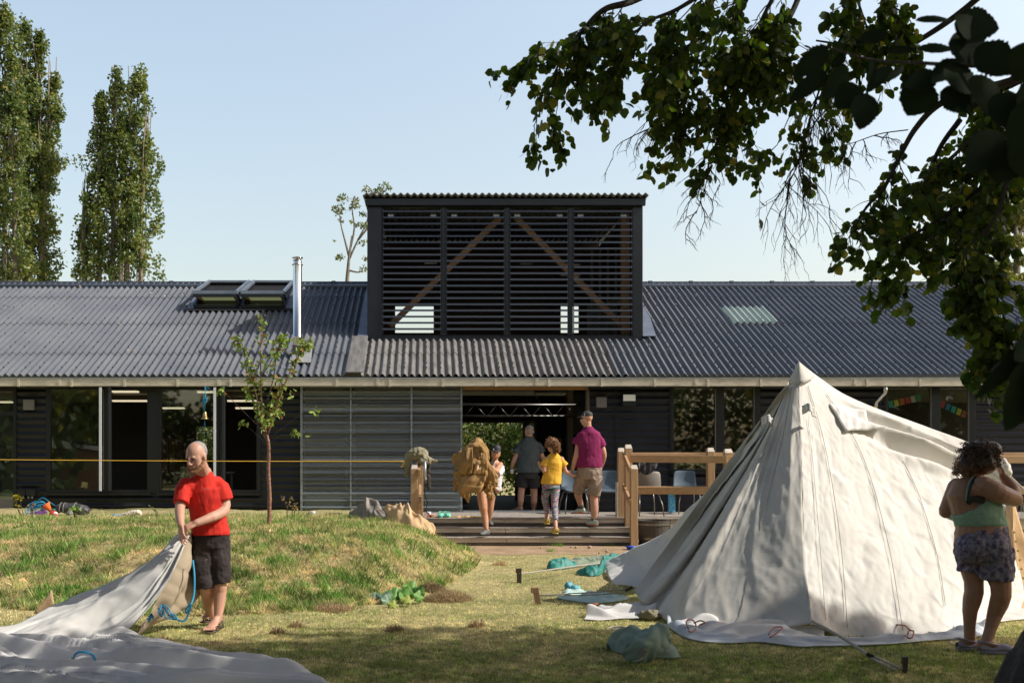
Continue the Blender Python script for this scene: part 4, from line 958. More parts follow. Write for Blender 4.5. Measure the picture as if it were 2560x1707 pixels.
STL = ['pale stone with a reddish side on the dirt below the steps', 'round pale stone on the dirt, second from the right', 'pale stone nearest the green bags', 'small stone on the dirt left of the reddish one', 'flat stone at the left of the dirt strip', 'tiny stone near the grass tuft by the steps']
for k, (px, py, r) in enumerate(((1474,1369,.035),(1517,1379,.028),(1498,1382,.022),(1440,1369,.026),(1352,1370,.018),(1428,1367,.02))):
    D = gd(py+3); o = MB().ell((xat(px,D), D, .012+r*.6), (r, r*.8, r*.75), nu=9, nv=6).build('stone', M['stone'], smooth=True); m_ = o.modifiers.new('d', 'DISPLACE'); tx = bpy.data.textures.new('s', 'CLOUDS'); tx.noise_scale = .03; m_.texture = tx; m_.strength = .012
    tag(o, STL[k], 'stone', 'stones on the dirt below the steps')
# bell on blue rope
bx, by = xat(512, 20.25), 20.25
t = thing('hanging_bell', 'brass bell hanging from the gutter on knotted blue rope', 'bell', (bx, by, zat(1047, by)))
z = lambda py: zat(py, by)
MB().lathe((bx, by, 0), [(0, z(1028)), (.02, z(1028.5)), (.033, z(1031)), (.040, z(1037)), (.052, z(1043)), (.082, z(1046.5)), (.080, z(1047.5)), (.05, z(1044)), (.03, z(1038))], 24).build('bell', M['brass'], t, smooth=True)
mb = MB().tube([(bx-.005, by, z(1029)), (bx+.004, by, z(1015)), (bx, by, z(1000)), (bx+.01, by, z(985)), (bx+.005, by, z(966))], .007, 6).tube([(bx-.02, by, z(1026)), (bx-.012, by, z(1008)), (bx-.02, by, z(990)), (bx+.03, by, z(972)), (bx+.1, by, z(972)), (bx+.02, by, z(967))], .006, 6)
for k in range(5): mb.tube([(bx+.06*math.cos(a+k)*(.6+.08*k), by+.03*math.sin(a), z(1001)+.045*math.sin(a+k*1.3)) for a in [q*.5 for q in range(13)]], .006, 5)
mb.tube([(bx, by, z(1030)), (bx, by, z(1085))], .004, 5); mb.build('rope', M['blue_rope'], t, smooth=True)
# yellow line strung across at the left
P = []
for i in range(60):
    u = i/59; px = lerp(-60, 1012, u); P.append((xat(px, 18.3), 18.3, zat(lerp(1148, 1153, u)+1.5*math.sin(math.pi*u), 18.3)))
mb = MB().tube(P, .0065, 6); c = V(P[-1]); mb.tube(smooth_path([c, c+V((-.03,0,-.05)), c+V((-.05,0,-.09)), c+V((-.075,0,-.085))], 12), .008, 6)
tag(mb.build('yellow_line', M['yellow_rope'], smooth=True), 'taut yellow line strung across in front of the left windows', 'rope')
# ------------------------------------------------------------------ the canvas tent
tn = thing('canvas_tent', 'off-white canvas bell tent half put up, sagging toward the woman on the right', 'tent', pt(2000, 1600, 9.8).to_2d().to_3d())
def wr_right(u, v, p):
    f = min(1, v*3)
    a = .014*(ridge(u*7, v*1.6, 3)**3 - .2)*sst(.05, .5, v) + .007*ridge(u*16+v*6, v*8-u*4, 7)**4 + .004*ridge(u*30+v*9, v*18, 9)**4 + .004*ridge(u*26-v*12, v*16, 2)**5
    k = sst(.33, .6, u); w_ = .012*math.sin(u*11)
    fold = k*(.10*math.exp(-((v-.085-.04*u-w_)/.022)**2) - .07*math.exp(-((v-.13-.05*u)/.022)**2) + .15*math.exp(-((v-.185-.05*u-w_)/.026)**2) - .12*math.exp(-((v-.24-.05*u)/.03)**2) + .07*math.exp(-((v-.31-.03*u-w_)/.03)**2))
    hem = .02*math.sin(u*30)*sst(.9, 1, v)
    return -float(-a*f + fold*.8 + hem)
R0 = [(1997,905,10.9),(2002,1100,10.3),(2010,1350,9.5),(2030,1558,8.85)]
ribs_r = [R0,
 [(2001,908,10.9),(2048,1100,10.4),(2082,1340,9.6),(2100,1588,8.95)],
 [(2014,918,10.95),(2105,1110,10.5),(2165,1340,9.75),(2205,1600,8.9)],
 [(2050,945,11.0),(2180,1125,10.6),(2255,1345,9.9),(2300,1596,8.95)],
 [(2110,985,11.1),(2260,1150,10.7),(2340,1355,10.05),(2380,1585,9.15)],
 [(2200,1024,11.2),(2345,1170,10.8),(2415,1360,10.2),(2450,1560,9.5)],
 [(2320,1068,11.3),(2410,1200,10.95),(2460,1370,10.4),(2495,1545,9.9)],
 [(2440,1115,11.3),(2470,1235,11.0),(2500,1380,10.6),(2530,1535,10.2)],
 [(2515,1175,11.2),(2520,1280,11.0),(2545,1400,10.8),(2575,1530,10.4)]]
GR = loft(ribs_r, 190, 130, wr_right)
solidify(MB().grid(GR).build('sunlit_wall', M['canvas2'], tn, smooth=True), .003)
def wr_left(u, v, p):
    a = .020*(ridge(u*6, v*1.2, 5)**3-.2)*sst(.05, .5, v) + .005*ridge(u*14+v*8, v*9, 8)**4 + .003*ridge(u*26, v*20, 2)**4
    return float(a*min(1, v*3) + .02*math.sin(u*26)*sst(.93, 1, v))
ribs_l = [R0,
 [(1990,915,10.9),(1972,1100,10.35),(1935,1350,9.65),(1905,1585,9.05)],
 [(1986,925,10.9),(1945,1100,10.5),(1872,1350,9.85),(1800,1590,9.2)],
 [(1984,935,10.9),(1925,1100,10.55),(1822,1345,10.0),(1715,1578,9.45)],
 [(1982,940,10.9),(1905,1115,10.6),(1790,1330,10.1),(1660,1545,9.8)],
 [(1981,945,10.95),(1900,1118,10.95),(1770,1335,10.75),(1640,1520,10.3)],
 [(1979,948,10.95),(1889,1120,10.85),(1740,1350,10.6),(1615,1510,10.35)],
 [(1978,950,11.0),(1882,1118,11.15),(1715,1345,11.2),(1602,1500,10.7)],
 [(1975,955,11.0),(1858,1105,11.2),(1690,1330,11.2),(1588,1480,10.9)]]
GL = loft(ribs_l, 140, 110, wr_left)
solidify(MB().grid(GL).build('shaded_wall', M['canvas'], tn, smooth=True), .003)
ribs_b = [[(1972,955,10.7),(1852,1120,11.2),(1740,1255,12.0),(1640,1340,13.4),(1500,1408,14.6)],
 [(1972,960,10.75),(1842,1140,11.3),(1735,1290,11.8),(1640,1380,13.0),(1512,1420,14.0)],
 [(1970,965,10.8),(1835,1160,11.2),(1725,1320,11.5),(1640,1415,12.6),(1520,1440,13.2)],
 [(1970,970,10.8),(1830,1180,11.1),(1700,1350,11.3),(1625,1458,12.0),(1535,1460,12.7)]]
solidify(MB().grid(loft(ribs_b, 40, 90, lambda u, v, p: float(.04*math.sin(v*20+u*5)*math.sin(math.pi*v)*.4 + .012*ridge(p[0]*5, p[2]*7, 1)**2))).build('far_flap', M['canvas2'], tn, smooth=True), .003)
# crown cap with its scalloped seam, vent hood, corner tufts
cap = [[(1997,904,10.8),(lerp(1969,2041,i/10),lerp(957,940,i/10)+9*math.sin(math.pi*i/10),10.86-.16*math.sin(math.pi*i/10))] for i in range(11)]
solidify(MB().grid(loft(cap, 30, 8)).build('crown_cap', M['canvas2'], tn, smooth=True), .004)
def seam(pts, r=.0045, n=40, name='seam'): return MB().tube(smooth_path([pt(*p) for p in pts], n), r, 5).build(name, M['seam'], tn)
def on(G, u, v, off):
    i, j = int(u*(len(G)-1)), v*(len(G[0])-1); k = min(int(j), len(G[0])-2); p = V(G[i][k]).lerp(V(G[i][k+1]), j-k); return p + (V((0,0,EYE))-p).normalized()*off
GR0 = loft(ribs_r, 60, 60); GL0 = loft(ribs_l, 60, 60)
for u, v0, v1 in ((.16,.10,.97), (.33,.10,.97), (.50,.30,.9), (.07,.25,.97)): MB().tube([on(GR0, u, lerp(v0, v1, k/40), .022) for k in range(41)], .0026 if u > .1 else .0018, 5).build('seam', M['seam'], tn)
MB().tube([on(GL0, .22, lerp(.1,.95,k/40), .016) for k in range(41)], .002, 5).build('seam', M['seam'], tn)
P = [[tuple(on(GR, lerp(.30,.50,i/16), lerp(.10+.05*(1-i/16),.27-.07*(i/16),j/12), .02+.065*(j/12)**.6*(1-.4*abs(i/8-1))+.012*math.sin(i*1.7+j)) ) for j in range(13)] for i in range(17)]
solidify(MB().grid(P).build('vent_hood', M['canvasgrey'], tn, smooth=True), .01)
for cx_, cy_, D, s in ((2020,1022,10.42,1),(1918,1050,10.75,1)):
    P = [[(cx_-15*s,cy_-8,D-.06),(cx_-14*s,cy_+14,D-.05)],[(cx_,cy_-14,D-.12),(cx_+2,cy_+6,D-.14)],[(cx_+10*s,cy_-8,D-.1),(cx_+14*s,cy_+18,D-.08)],[(cx_+16*s,cy_,D-.04),(cx_+17*s,cy_+22,D-.02)]]
    solidify(MB().grid(loft(P, 16, 8, lambda u, v, p: .012*math.sin(u*12))).build('corner_tab', M['canvasgrey'], tn, smooth=True), .01)
# gathered end behind the woman and its pale pole sleeve
ribs_e = [[(2512,1165,11.3),(2510,1280,11.2),(2500,1400,11.0),(2480,1530,10.6)],[(2520,1180,11.15),(2530,1300,10.9),(2548,1430,10.7),(2560,1540,10.3)],[(2527,1195,11.2),(2545,1310,11.0),(2575,1440,10.8),(2610,1550,10.4)]]
solidify(MB().grid(loft(ribs_e, 24, 60, lambda u, v, p: float(.05*math.sin(u*9+v*3)*math.sin(math.pi*v)))).build('door_flap', M['hessian2'], tn, smooth=True), .003)
for k in range(8):
    t = k/7; MB().lathe(pt(lerp(2535,2566,t), lerp(1330,1490,t), 10.5), [(.004,0),(.012,.003),(.012,.006),(.004,.008)], 10, (0,-1,0)).build('eyelet', M['brass'], tn)
remesh(MB().ell(pt(2516,1176,11.0), (.05,.05,.09)).ell(pt(2511,1160,11.0), (.03,.03,.07)).build('gathered_corner', M['canvas2'], tn), .012, 2, [(.05,.03)])
# skirts bunched on the ground
def ground_strip(par, name, mat, front, back, amp=.03, nu=120, nv=14, seed=0, lift=.012):
    nu, nv = 170, 64
    A = smooth_path([(x, gd(y)) if y > 50 else (x, y) for x, y in front], nu); Bk = smooth_path([(x, gd(y)) if y > 50 else (x, y) for x, y in back], nu); P = []
    for i in range(nu):
        row = []
        for j in range(nv):
            v = j/(nv-1); px = lerp(A[i][0], Bk[i][0], v); D = lerp(A[i][1], Bk[i][1], v); x = xat(px, D)
            z = gz(x, D)+lift+amp*(.55*sridge(x*1.1+seed, D*3+x*.7, seed) + .4*sridge(x*2.4, D*6, seed))*math.sin(math.pi*v)**1.2
            row.append((x, D, z))
        P.append(row)
    o = MB().grid(P).build(name, mat, par, smooth=True); return solidify(o, .006, -1)
ground_strip(tn, 'ground_skirt', M['sheet'], [(1668,1568),(1720,1600),(1800,1612),(1900,1610),(1990,1622),(2050,1621),(2150,1618),(2240,1612),(2330,1604),(2440,1596),(2480,1575)], [(1668,1550),(1730,1570),(1800,1585),(1900,1590),(2000,1590),(2050,1594),(2150,1602),(2240,1598),(2330,1590),(2430,1570),(2500,1545)], .085, seed=2)
ground_strip(tn, 'mud_flap', M['canvasgrey'], [(1700,1572),(1800,1600),(1900,1606),(2000,1604),(2060,1600)], [(1700,1545),(1800,1560),(1900,1566),(2000,1572),(2060,1578)], .14, seed=5)
ground_strip(tn, 'loose_hem', M['canvasgrey'], [(1460,1550),(1500,1552),(1560,1548),(1640,1550)], [(1470,1538),(1530,1522),(1580,1516),(1640,1524)], .12, 80, 24, seed=8)
ground_strip(tn, 'far_hem', M['canvas2'], [(1530,1445),(1560,1456),(1590,1460),(1640,1462)], [(1530,1438),(1560,1444),(1590,1446),(1640,1448)], .06, 60, 8, seed=3)
ground_strip(tn, 'right_skirt', M['canvas2'], [(2380,1590),(2440,1578),(2490,1560),(2580,1550)], [(2390,1565),(2450,1545),(2500,1525),(2580,1520)], .05, 60, 8, seed=6)
# orange loops on the hem
for pts in ([(1722,1592),(1716,1580),(1722,1572),(1735,1572),(1740,1582),(1732,1592),(1722,1596)],[(1735,1576),(1750,1575),(1762,1580),(1748,1582)],[(1922,1606),(1934,1594),(1955,1592),(1945,1600),(1925,1608)],[(2240,1580),(2262,1588),(2275,1600),(2284,1598),(2280,1608),(2268,1606),(2272,1594)],[(1462,1529),(1480,1532),(1495,1530),(1478,1536)]):
    P = smooth_path([V((xat(px, gd(py)-.15), gd(py)-.15, .09+.02*math.sin(k))) for k, (px, py) in enumerate(pts)], 40)
    MB().tube(P, .006, 6).build('toggle_loop', M['orange_rope'], tn, smooth=True)
# guy lines and pegs
def guy(name, label, pts, r=.008, mat='rope', n=30):
    o = MB().tube(smooth_path([pt(*p) for p in pts], n), r, 7).build(name, M[mat], smooth=True); return tag(o, label, 'rope', 'tent guy lines')
def peg(px, pytop, pybot, lean, w, label, mat='peg', D=None, near=None):
    D = D or gd(pybot); b = pt(px, pybot, D); t = b + V((lean, 0, (pybot-pytop)*D/F)); mb = MB()
    mb.bar(b-V((0,0,.05)), t, w, .03, up=(0,1,0)); mb.bar(t+V((-w*.12,0,-.055)), t+V((-w*.1,0,0)), w*1.25, .034, up=(0,1,0))
    o = bevel(mb.build('tent_peg', M[mat]), .004); return tag(o, label, 'tent peg', 'wooden tent pegs')
peg(1298, 1420, 1457, 0, .055, 'upright dark wooden tent peg, leftmost of the pegs, holding a single pale line', 'darkpeg')
peg(1348, 1468, 1509, -.04, .06, 'leaning reddish wooden tent peg holding a doubled guy line')
peg(2261, 1640, 1683, .005, .030, 'small dark wooden peg in the shaded grass in front of the tent', 'darkpeg')
guy('guy_line', 'pale guy line from the far tent flap to the leftmost peg', [(1500,1408,14.5),(1460,1412,14),(1400,1420,13.5),(1330,1430,13),(1298,1433,12.8)], .009)
guy('guy_line', 'doubled guy line from the left tent wall to the leaning peg, upper strand', [(1600,1470,11),(1560,1473,11),(1480,1480,11),(1345,1487,11)], .006)
guy('guy_line', 'doubled guy line from the left tent wall to the leaning peg, lower strand', [(1570,1480,11),(1480,1486,11),(1345,1489,11)], .006)
guy('guy_line', 'grey guy rope from the near tent corner down to the wooden slider', [(2031,1552,8.85),(2100,1590,8.4),(2170,1636,7.9)], .012)
guy('guy_line', 'upper strand of the grey guy rope between slider and dark peg', [(2185,1640,7.8),(2220,1655,7.6),(2255,1671,7.45)], .009)
guy('guy_line', 'lower strand of the grey guy rope between slider and dark peg', [(2172,1640,7.85),(2205,1658,7.6),(2238,1674,7.45)], .009)
guy('guy_line', 'pale guy line from the gathered tent corner toward the right edge', [(2519,1184,11.0),(2545,1210,11.0),(2600,1262,10.8)], .012)
guy('guy_line', 'loose cord trailing on the groundsheet toward the woman\'s feet', [(2230,1570,9.2),(2300,1577,9.1),(2370,1588,8.95),(2420,1600,8.8)], .009)
guy('guy_line', 'second loose cord on the grass ending in a small loop beside the lilac clogs', [(2320,1588,8.95),(2380,1597,8.8),(2440,1600,8.75),(2400,1604,8.7),(2378,1604,8.7),(2385,1610,8.6),(2410,1606,8.7)], .009, n=60)
guy('guy_line', 'coil of pale cord lying behind the green bag', [(1515,1573,9.35),(1530,1567,9.4),(1555,1566,9.4),(1570,1572,9.3),(1550,1570,9.35),(1530,1574,9.3)], .009, n=60)
for (px, py, D, ang, lb) in ((1572,1471,11,.45,'wooden slider on the doubled guy line'), (2183,1641,7.8,-.42,'black slider on the grey guy rope')):
    tag(bevel(MB().obox(pt(px, py, D), (.09 if D > 9 else .10, .025, .028), Matrix.Rotation(-ang, 3, 'Y')).build('line_slider', M['darkpeg'] if D > 9 else M['black']), .005), lb, 'slider')

# ------------------------------------------------------------------ green bag, cloths on the lawn
def rolled(name, label, prims, mat, cat, vox=.011, disp=((.16,.05),(-.07,.05)), sm=2):
    mb = MB()
    for p in prims:
        if p[0] == 'e': mb.ell(p[1], p[2], p[3] if len(p) > 3 else None, 18, 12)
        else: mb.tube(smooth_path(p[1], 12), [r for r in np.interp(np.linspace(0,1,12), np.linspace(0,1,len(p[2])), p[2])], 14, dome=True)
    return tag(remesh(mb.build(name, mat), vox, sm, disp), label, cat)
def sheet_heap(name, label, cat, mat, spine, w, h, seed, n=70, m=34, th=.006, par=None):
    """a slumped sheet: spine (px, D), half width w, height h"""
    S = smooth_path([(xat(px, D), D) for px, D in spine], n); P = []
    for i in range(n):
        u = i/(n-1); e = math.sin(math.pi*min(1, max(0, u*.96+.02)))**.45; row = []; x0, y0 = S[i]
        for j in range(m):
            v = j/(m-1)*2-1; ww = w*(.75+.35*nz(x0*2+seed, 3, v*.4))*e; y = y0+v*ww; x = x0+.05*nz(y*6, x0*5, seed)
            z = gz(x, y)+.006 + h*e*(1-v*v)*(.55+.55*nz(x*2.6+seed, y*3, 1)+.45) * (.62+.38*sridge(x*3+seed, y*4.2+x*2, seed)) + .25*h*e*(1-v*v)*sridge(x*7, y*6+x*4, seed+3)
            row.append((x, y, z))
        P.append(row)
    return tag(solidify(MB().grid(P).build(name, mat, par, smooth=True), th, -1), label, cat)
gb = thing('bundled_bag', 'sage green canvas bag folded in a bundle on the lawn before the tent', 'bag', V((xat(1610, 8.2), 8.2, 0)))
D = 8.2
def bagpart(ribs, nu=40, nv=24, nm='fold', th=.02, wa=.012):
    return solidify(MB().grid(loft(ribs, nu, nv, lambda u, v, p: float(wa*ridge(p[0]*14, p[2]*14+p[1]*9)**2))).build(nm, M['sage'], gb, smooth=True), th, -1)
sheet_heap('rolled_body', None, None, M['sage'], [(1524,8.35),(1560,8.32),(1600,8.25),(1645,8.2),(1694,8.1)], .30, .15, 5, 110, 60, .012, gb); bagpart([[(1560,1640,7.9),(1582,1600,7.85),(1640,1566,8.0)],[(1575,1648,7.85),(1604,1606,7.78),(1658,1566,7.95)],[(1592,1652,7.85),(1624,1622,7.8),(1668,1580,7.95)],[(1606,1654,7.9),(1640,1634,7.85),(1672,1606,8.0)]], nm='top_fold', th=.02, wa=.02)
bevel(MB().obox(pt(1606,1628,7.66), (.055,.012,.05), Matrix.Rotation(.6, 3, 'Y')).build('webbing', M['vent'], gb), .003)
MB().tube(smooth_path([pt(1612,1640,7.68), pt(1606,1644,7.68), pt(1598,1650,7.68), pt(1585,1653,7.73)], 16), .006, 6).build('drawcord', M['rope'], gb)
sheet_heap('nylon_bag', 'crumpled teal nylon bag lying left of the two on the lawn', 'bag', M['teal'], [(1372,14.4),(1400,14.5),(1440,14.7)], .25, .13, 2)
sheet_heap('nylon_bag', 'crumpled teal nylon bag against the pale tent flap', 'bag', M['teal'], [(1440,13.8),(1475,13.7),(1500,14.0),(1522,15.2),(1548,16.2)], .22, .12, 6, 90)
def flatcloth(name, label, outline, mat, amp, cat, seed=1, par=None, n=40, lift=.008):
    """outline: front and back edges"""
    A = smooth_path([(px, gd(py)) for px, py in outline[0]], n); Bk = smooth_path([(px, gd(py)) for px, py in outline[1]], n); P = []
    for i in range(n):
        row = []
        for j in range(18):
            v = j/17; px = lerp(A[i][0], Bk[i][0], v); D = lerp(A[i][1], Bk[i][1], v); x = xat(px, D); e = math.sin(math.pi*v)*math.sin(math.pi*i/(n-1))
            row.append((x, D, gz(x, D)+lift+amp*e**.5*(ridge(x*6+seed, D*6, seed)**2+.3*ridge(x*17, D*17, seed)**2)))
        P.append(row)
    o = MB().grid(P).build(name, mat, par, smooth=True); solidify(o, .005, -1); return tag(o, label, cat) if label else o
flatcloth('green_groundsheet', 'flat grey-green sheet between the two teal bags', [[(1395,1410),(1440,1418),(1500,1412),(1545,1400)],[(1420,1402),(1450,1396),(1500,1390),(1560,1385)]], pm('grey_green_sheet', (.22,.27,.19), .7), .05, 'sheet')
flatcloth('mint_cloth', 'pale mint cloth spread on the lawn behind the doubled guy line', [[(1390,1495),(1430,1503),(1490,1510),(1540,1506),(1572,1500)],[(1405,1488),(1425,1475),(1470,1482),(1520,1488),(1568,1497)]], M['mint'], .05, 'cloth', 4)
rolled('blue_cloth_knot', 'small turquoise blue scrunched cloth at the corner of the mint cloth', [('e', V((xat(1422,12.1),12.1,.05)), (.05,.05,.05)), ('e', V((xat(1438,12.0),12.0,.04)), (.06,.05,.035))], pm('turquoise_scrap', (.04,.28,.42), .6, (.2,.5,.5), 12), 'cloth', .01, ((.04,.03),))
flatcloth('teal_sheet', 'teal and white sheet on the grass at the right edge behind the woman', [[(2550,1420),(2600,1430),(2680,1436)],[(2545,1398),(2600,1392),(2680,1398)]], M['teal'], .12, 'sheet', 4)
rolled('cord_heap', 'small tangle of dark cord and straps at the loose hem of the tent', [('t', [V((xat(1598,10.0),9.9,.04)), V((xat(1620,10.0),9.85,.06)), V((xat(1640,10.0),9.9,.04))], [.035,.05,.03])], M['khaki'], 'cord', .01, ((.03,.05),))

# ------------------------------------------------------------------ canvas pulled by the man in red, canvas laid out on the grass
pc = thing('pulled_canvas', 'large white canvas being dragged across the lawn by the man in red', 'canvas', V((-2.6, 9.0, 0)))
def wr_c(u, v, p):
    x, y, z = p
    return float((.05*math.sin(u*9+1) - .05*sridge(u*3.2, v*.8, 2) - .03*sridge(u*6, v*1.6, 7))*math.sin(math.pi*v)**.7*(1 if u > .2 else .5) + .012*sridge(u*9+v*4, v*5, 4))
rc = [[(462,1330,9.12),(435,1342,9.2),(370,1398,9.35),(270,1450,9.45),(135,1508,9.3),(30,1556,9.0),(-90,1570,8.9)],
 [(464,1334,9.1),(425,1375,9.1),(345,1440,9.1),(240,1500,9.05),(110,1558,8.9),(0,1592,8.6),(-110,1604,8.5)],
 [(467,1336,9.08),(422,1400,8.95),(350,1480,8.85),(235,1548,8.75),(110,1596,8.5),(-10,1622,8.2),(-120,1640,7.9)],
 [(469,1337,9.06),(428,1415,8.9),(370,1500,8.75),(270,1575,8.55),(160,1612,8.3),(60,1638,8.0),(-60,1660,7.75)],
 [(471,1337,9.04),(438,1430,8.85),(398,1505,8.7),(330,1580,8.5),(255,1622,8.25),(160,1650,7.95),(20,1672,7.65)]]
solidify(MB().grid(loft(rc, 70, 110, wr_c)).build('sunlit_face', M['canvas2'], pc, smooth=True), .003)
rt = [[(470,1336,9.05),(438,1430,8.86),(400,1505,8.72),(352,1572,8.6),(300,1620,8.55)],
 [(475,1330,9.15),(462,1420,9.05),(430,1500,8.95),(385,1552,8.85),(330,1600,8.75)],
 [(479,1332,9.25),(480,1420,9.25),(462,1490,9.2),(420,1540,9.1),(360,1572,9.0)],
 [(481,1334,9.3),(487,1430,9.4),(497,1478,9.4),(455,1520,9.3),(390,1556,9.2)]]
solidify(MB().grid(loft(rt, 40, 60, lambda u, v, p: float(.03*math.sin(u*9+v*4)*math.sin(math.pi*v)+.012*ridge(p[0]*9, p[2]*6)**2))).build('inner_fold', pm('tan_shadow_side', (.46,.38,.27), .85, (.36,.29,.20), 2, bump=(7,.5,.02), trans=.1), pc, smooth=True), .003)  # inner side of the canvas, its shadow put into a tan colour
for P in ([(436,1340,9.16),(400,1365,9.2),(363,1382,9.22),(357,1400,9.16),(372,1425,9.1),(400,1432,9.0)],):
    pass
mb = MB().tube(smooth_path([V((xat(130,9.9),9.9,.12)), V((xat(112,9.9),10.0,.16)), V((xat(120,9.9),10.0,.25))], 8), [.02]*8, 6)
P = [[V((xat(84,10),10.0,.05)), V((xat(125,10),10.05,.26))],[V((xat(100,10),10.0,.02)), V((xat(135,10),10.0,.14))]]
solidify(MB().grid(loft(P, 8, 8)).build('raised_corner', M['hessian2'], pc, smooth=True), .004)
# blue ties
P = [(372,1548,8.55),(378,1535,8.5),(388,1528,8.5),(392,1540,8.5),(400,1545,8.5)]
mb = MB()
for dx, dy, k in ((0,0,0),(4,3,1),(8,-2,2),(-6,8,3)):
    mb.tube(smooth_path([pt(400+dx,1512+dy,8.6), pt(412+dx,1520+dy,8.6), pt(420+dx,1535+dy,8.6), pt(430+dx,1538+dy,8.6), pt(436+k*3,1548,8.6)], 20), .006, 5)
mb.tube(smooth_path([pt(403,1514,8.6), pt(398,1530,8.55), pt(404,1540,8.55), pt(410,1522,8.55)], 16), .007, 5)
mb.tube(smooth_path([pt(482,1400,9.0), pt(486,1440,8.95), pt(484,1490,8.9), pt(468,1530,8.8), pt(464,1522,8.8), pt(478,1512,8.8), pt(462,1550,8.75), pt(440,1546,8.7), pt(420,1536,8.65)], 50), .008, 6)
for k in range(7): mb.tube([pt(368+k*2.5,1548+6*math.sin(k),8.55), pt(378+2*math.cos(k*2),1536+4*math.sin(k*3),8.5), pt(384-2*k,1540,8.52)], .006, 5)
tag(mb.build('blue_ties', M['blue_rope'], smooth=True), 'bright blue cords trailing from the hem of the dragged canvas', 'cord')

lc = thing('laid_canvas', 'grey-white canvas spread in long wrinkles on the shaded grass at the lower left', 'canvas', V((-2.5, 7.8, 0)))
edge = [(-200,1600),(0,1612),(150,1615),(290,1604),(340,1598),(395,1614),(505,1620),(530,1630),(620,1640),(700,1665),(760,1688),(820,1712),(860,1740)]
ex = np.array([xat(px, gd(py)) for px, py in edge]); ey = np.array([gd(py) for px, py in edge]); P = []
nu, nv = 190, 230
for i in range(nu):
    u = i/(nu-1); xx = lerp(-4.6, ex[-1]-.01, u); yb = float(np.interp(xx, ex, ey)); row = []
    for j in range(nv):
        v = j/(nv-1); y = lerp(6.3, yb, v); e = float(sst(0, .5, yb-y))
        xw = xx*.42 + y*.12; q = y*2.6 + xx*.9 + .5*nz(xx*.9, y*1.1, 4)
        f = sridge(xw*.7, q*1.2, 1)**1.5*.10 + sridge(xw*.9+3, q*2.3, 6)**2*.07 + sridge(xw*1.3+3, q*3.8, 3)**2*.04 + sridge(xx*2.2, y*5, 8)**2*.012 + .03*nz(xx*1.6, y*2)
        bulge = .16*math.exp(-((xx+3.35)/.5)**2-((y-7.75)/.32)**2) + .07*math.exp(-((xx-(-.75))/.28)**2-((y-7.35)/.35)**2)
        row.append((xx, y, .012 + e*(f*.85 + bulge*(.8+.25*nz(xx*3, y*4)))))
    P.append(row)
solidify(MB().grid(P).build('wrinkled_cloth', M['canvasgrey'], lc, smooth=True), .004)
# the dragged canvas piling on it
rb = [[(-100,1655,8.3),(60,1640,8.35),(160,1636,8.4),(250,1622,8.45),(310,1600,8.6)],[(-100,1672,8.1),(60,1668,8.05),(150,1662,8.1),(240,1650,8.15),(330,1610,8.4)],[(-100,1690,7.9),(60,1690,7.85),(130,1690,7.8),(200,1668,7.95),(320,1622,8.3)]]
solidify(MB().grid(loft(rb, 30, 60, lambda u, v, p: float(.05*ridge(p[0]*3, p[1]*6, 2)**2))).build('piled_hem', M['canvas2'], pc, smooth=True), .004)
c = V((xat(185,7.45), 7.45, .10)); mb = MB().tube(smooth_path([c+V((0,0,-.08)), c+V((0,0,.02)), c+V((.05,-.02,.055)), c+V((.13,0,.03)), c+V((.17,0,-.08))], 20), .008, 7)
tag(mb.build('blue_hoop', M['blue_rope'], smooth=True), 'short dark teal rope loop standing up from the laid canvas', 'rope')
MB().tube([c+V((-.008,0,-.1)), c+V((-.006,0,.012))], .014, 8).build('rope_splice', M['khaki'], lc)

# hessian pile by the steps, cloth over the railing post
sheet_heap('hessian_heap', 'pale sandy hessian sheet slumped on the mound beside the steps', 'hessian', M['hessian2'], [(955,17.4),(985,17.2),(1020,17.0),(1052,16.9),(1086,16.8)], .42, .30, 4, 110, 50)
sheet_heap('grey_heap', 'crumpled grey-brown cloths at the left end of the hessian pile', 'cloth', M['greycloth'], [(872,17.9),(905,17.6),(940,17.4),(968,17.2)], .33, .22, 9, 90, 40)
D = 18.4; pz = lambda py: zat(py, D)
kc = thing('draped_khaki_cloth', 'olive khaki cloth thrown over the left railing post', 'cloth', V((xat(1050,D), D, pz(1180))))
mb = MB().ell(V((xat(1045,D),D,pz(1135))), (.17,.17,.12)).ell(V((xat(1062,D),D-.05,pz(1150))), (.12,.14,.09)).tube([V((xat(1025,D),D,pz(1140))), V((xat(1019,D),D,pz(1165))), V((xat(1017,D),D,pz(1184)))], [.09,.06,.045], 12, dome=True).tube([V((xat(1060,D),D-.03,pz(1145))), V((xat(1078,D),D-.05,pz(1150))), V((xat(1089,D),D-.05,pz(1153)))], [.09,.05,.02], 12, dome=True)
remesh(mb.build('hood', M['khaki'], kc), .011, 3, [(.12,.05),(-.06,.04)])
mb = MB().tube([V((xat(1068,D),D,pz(1160))), V((xat(1070,D),D,pz(1200))), V((xat(1073,D),D,pz(1224)))], [(.05,.02),(.05,.02),(.035,.015)], 12, side=(1,0,0)); remesh(mb.build('hanging_sleeve', pm('dark_khaki', (.06,.05,.035), .9), kc), .01, 2, [(.05,.02)])
t = thing('tube_lamp', 'white tubular lamp with a black cable hanging at the left railing post', 'lamp', V((xat(1062,D-.2), D-.2, pz(1206))))
MB().tube([V((xat(1062,D-.2),D-.22,pz(1152))), V((xat(1063,D-.2),D-.22,pz(1205)))], .024, 12).build('tube', M['galvlip'], t, smooth=True); MB().tube([V((xat(1063,D-.2),D-.22,pz(1192))), V((xat(1063,D-.2),D-.22,pz(1207)))], .0255, 12).build('end_cap', M['vent'], t, smooth=True)
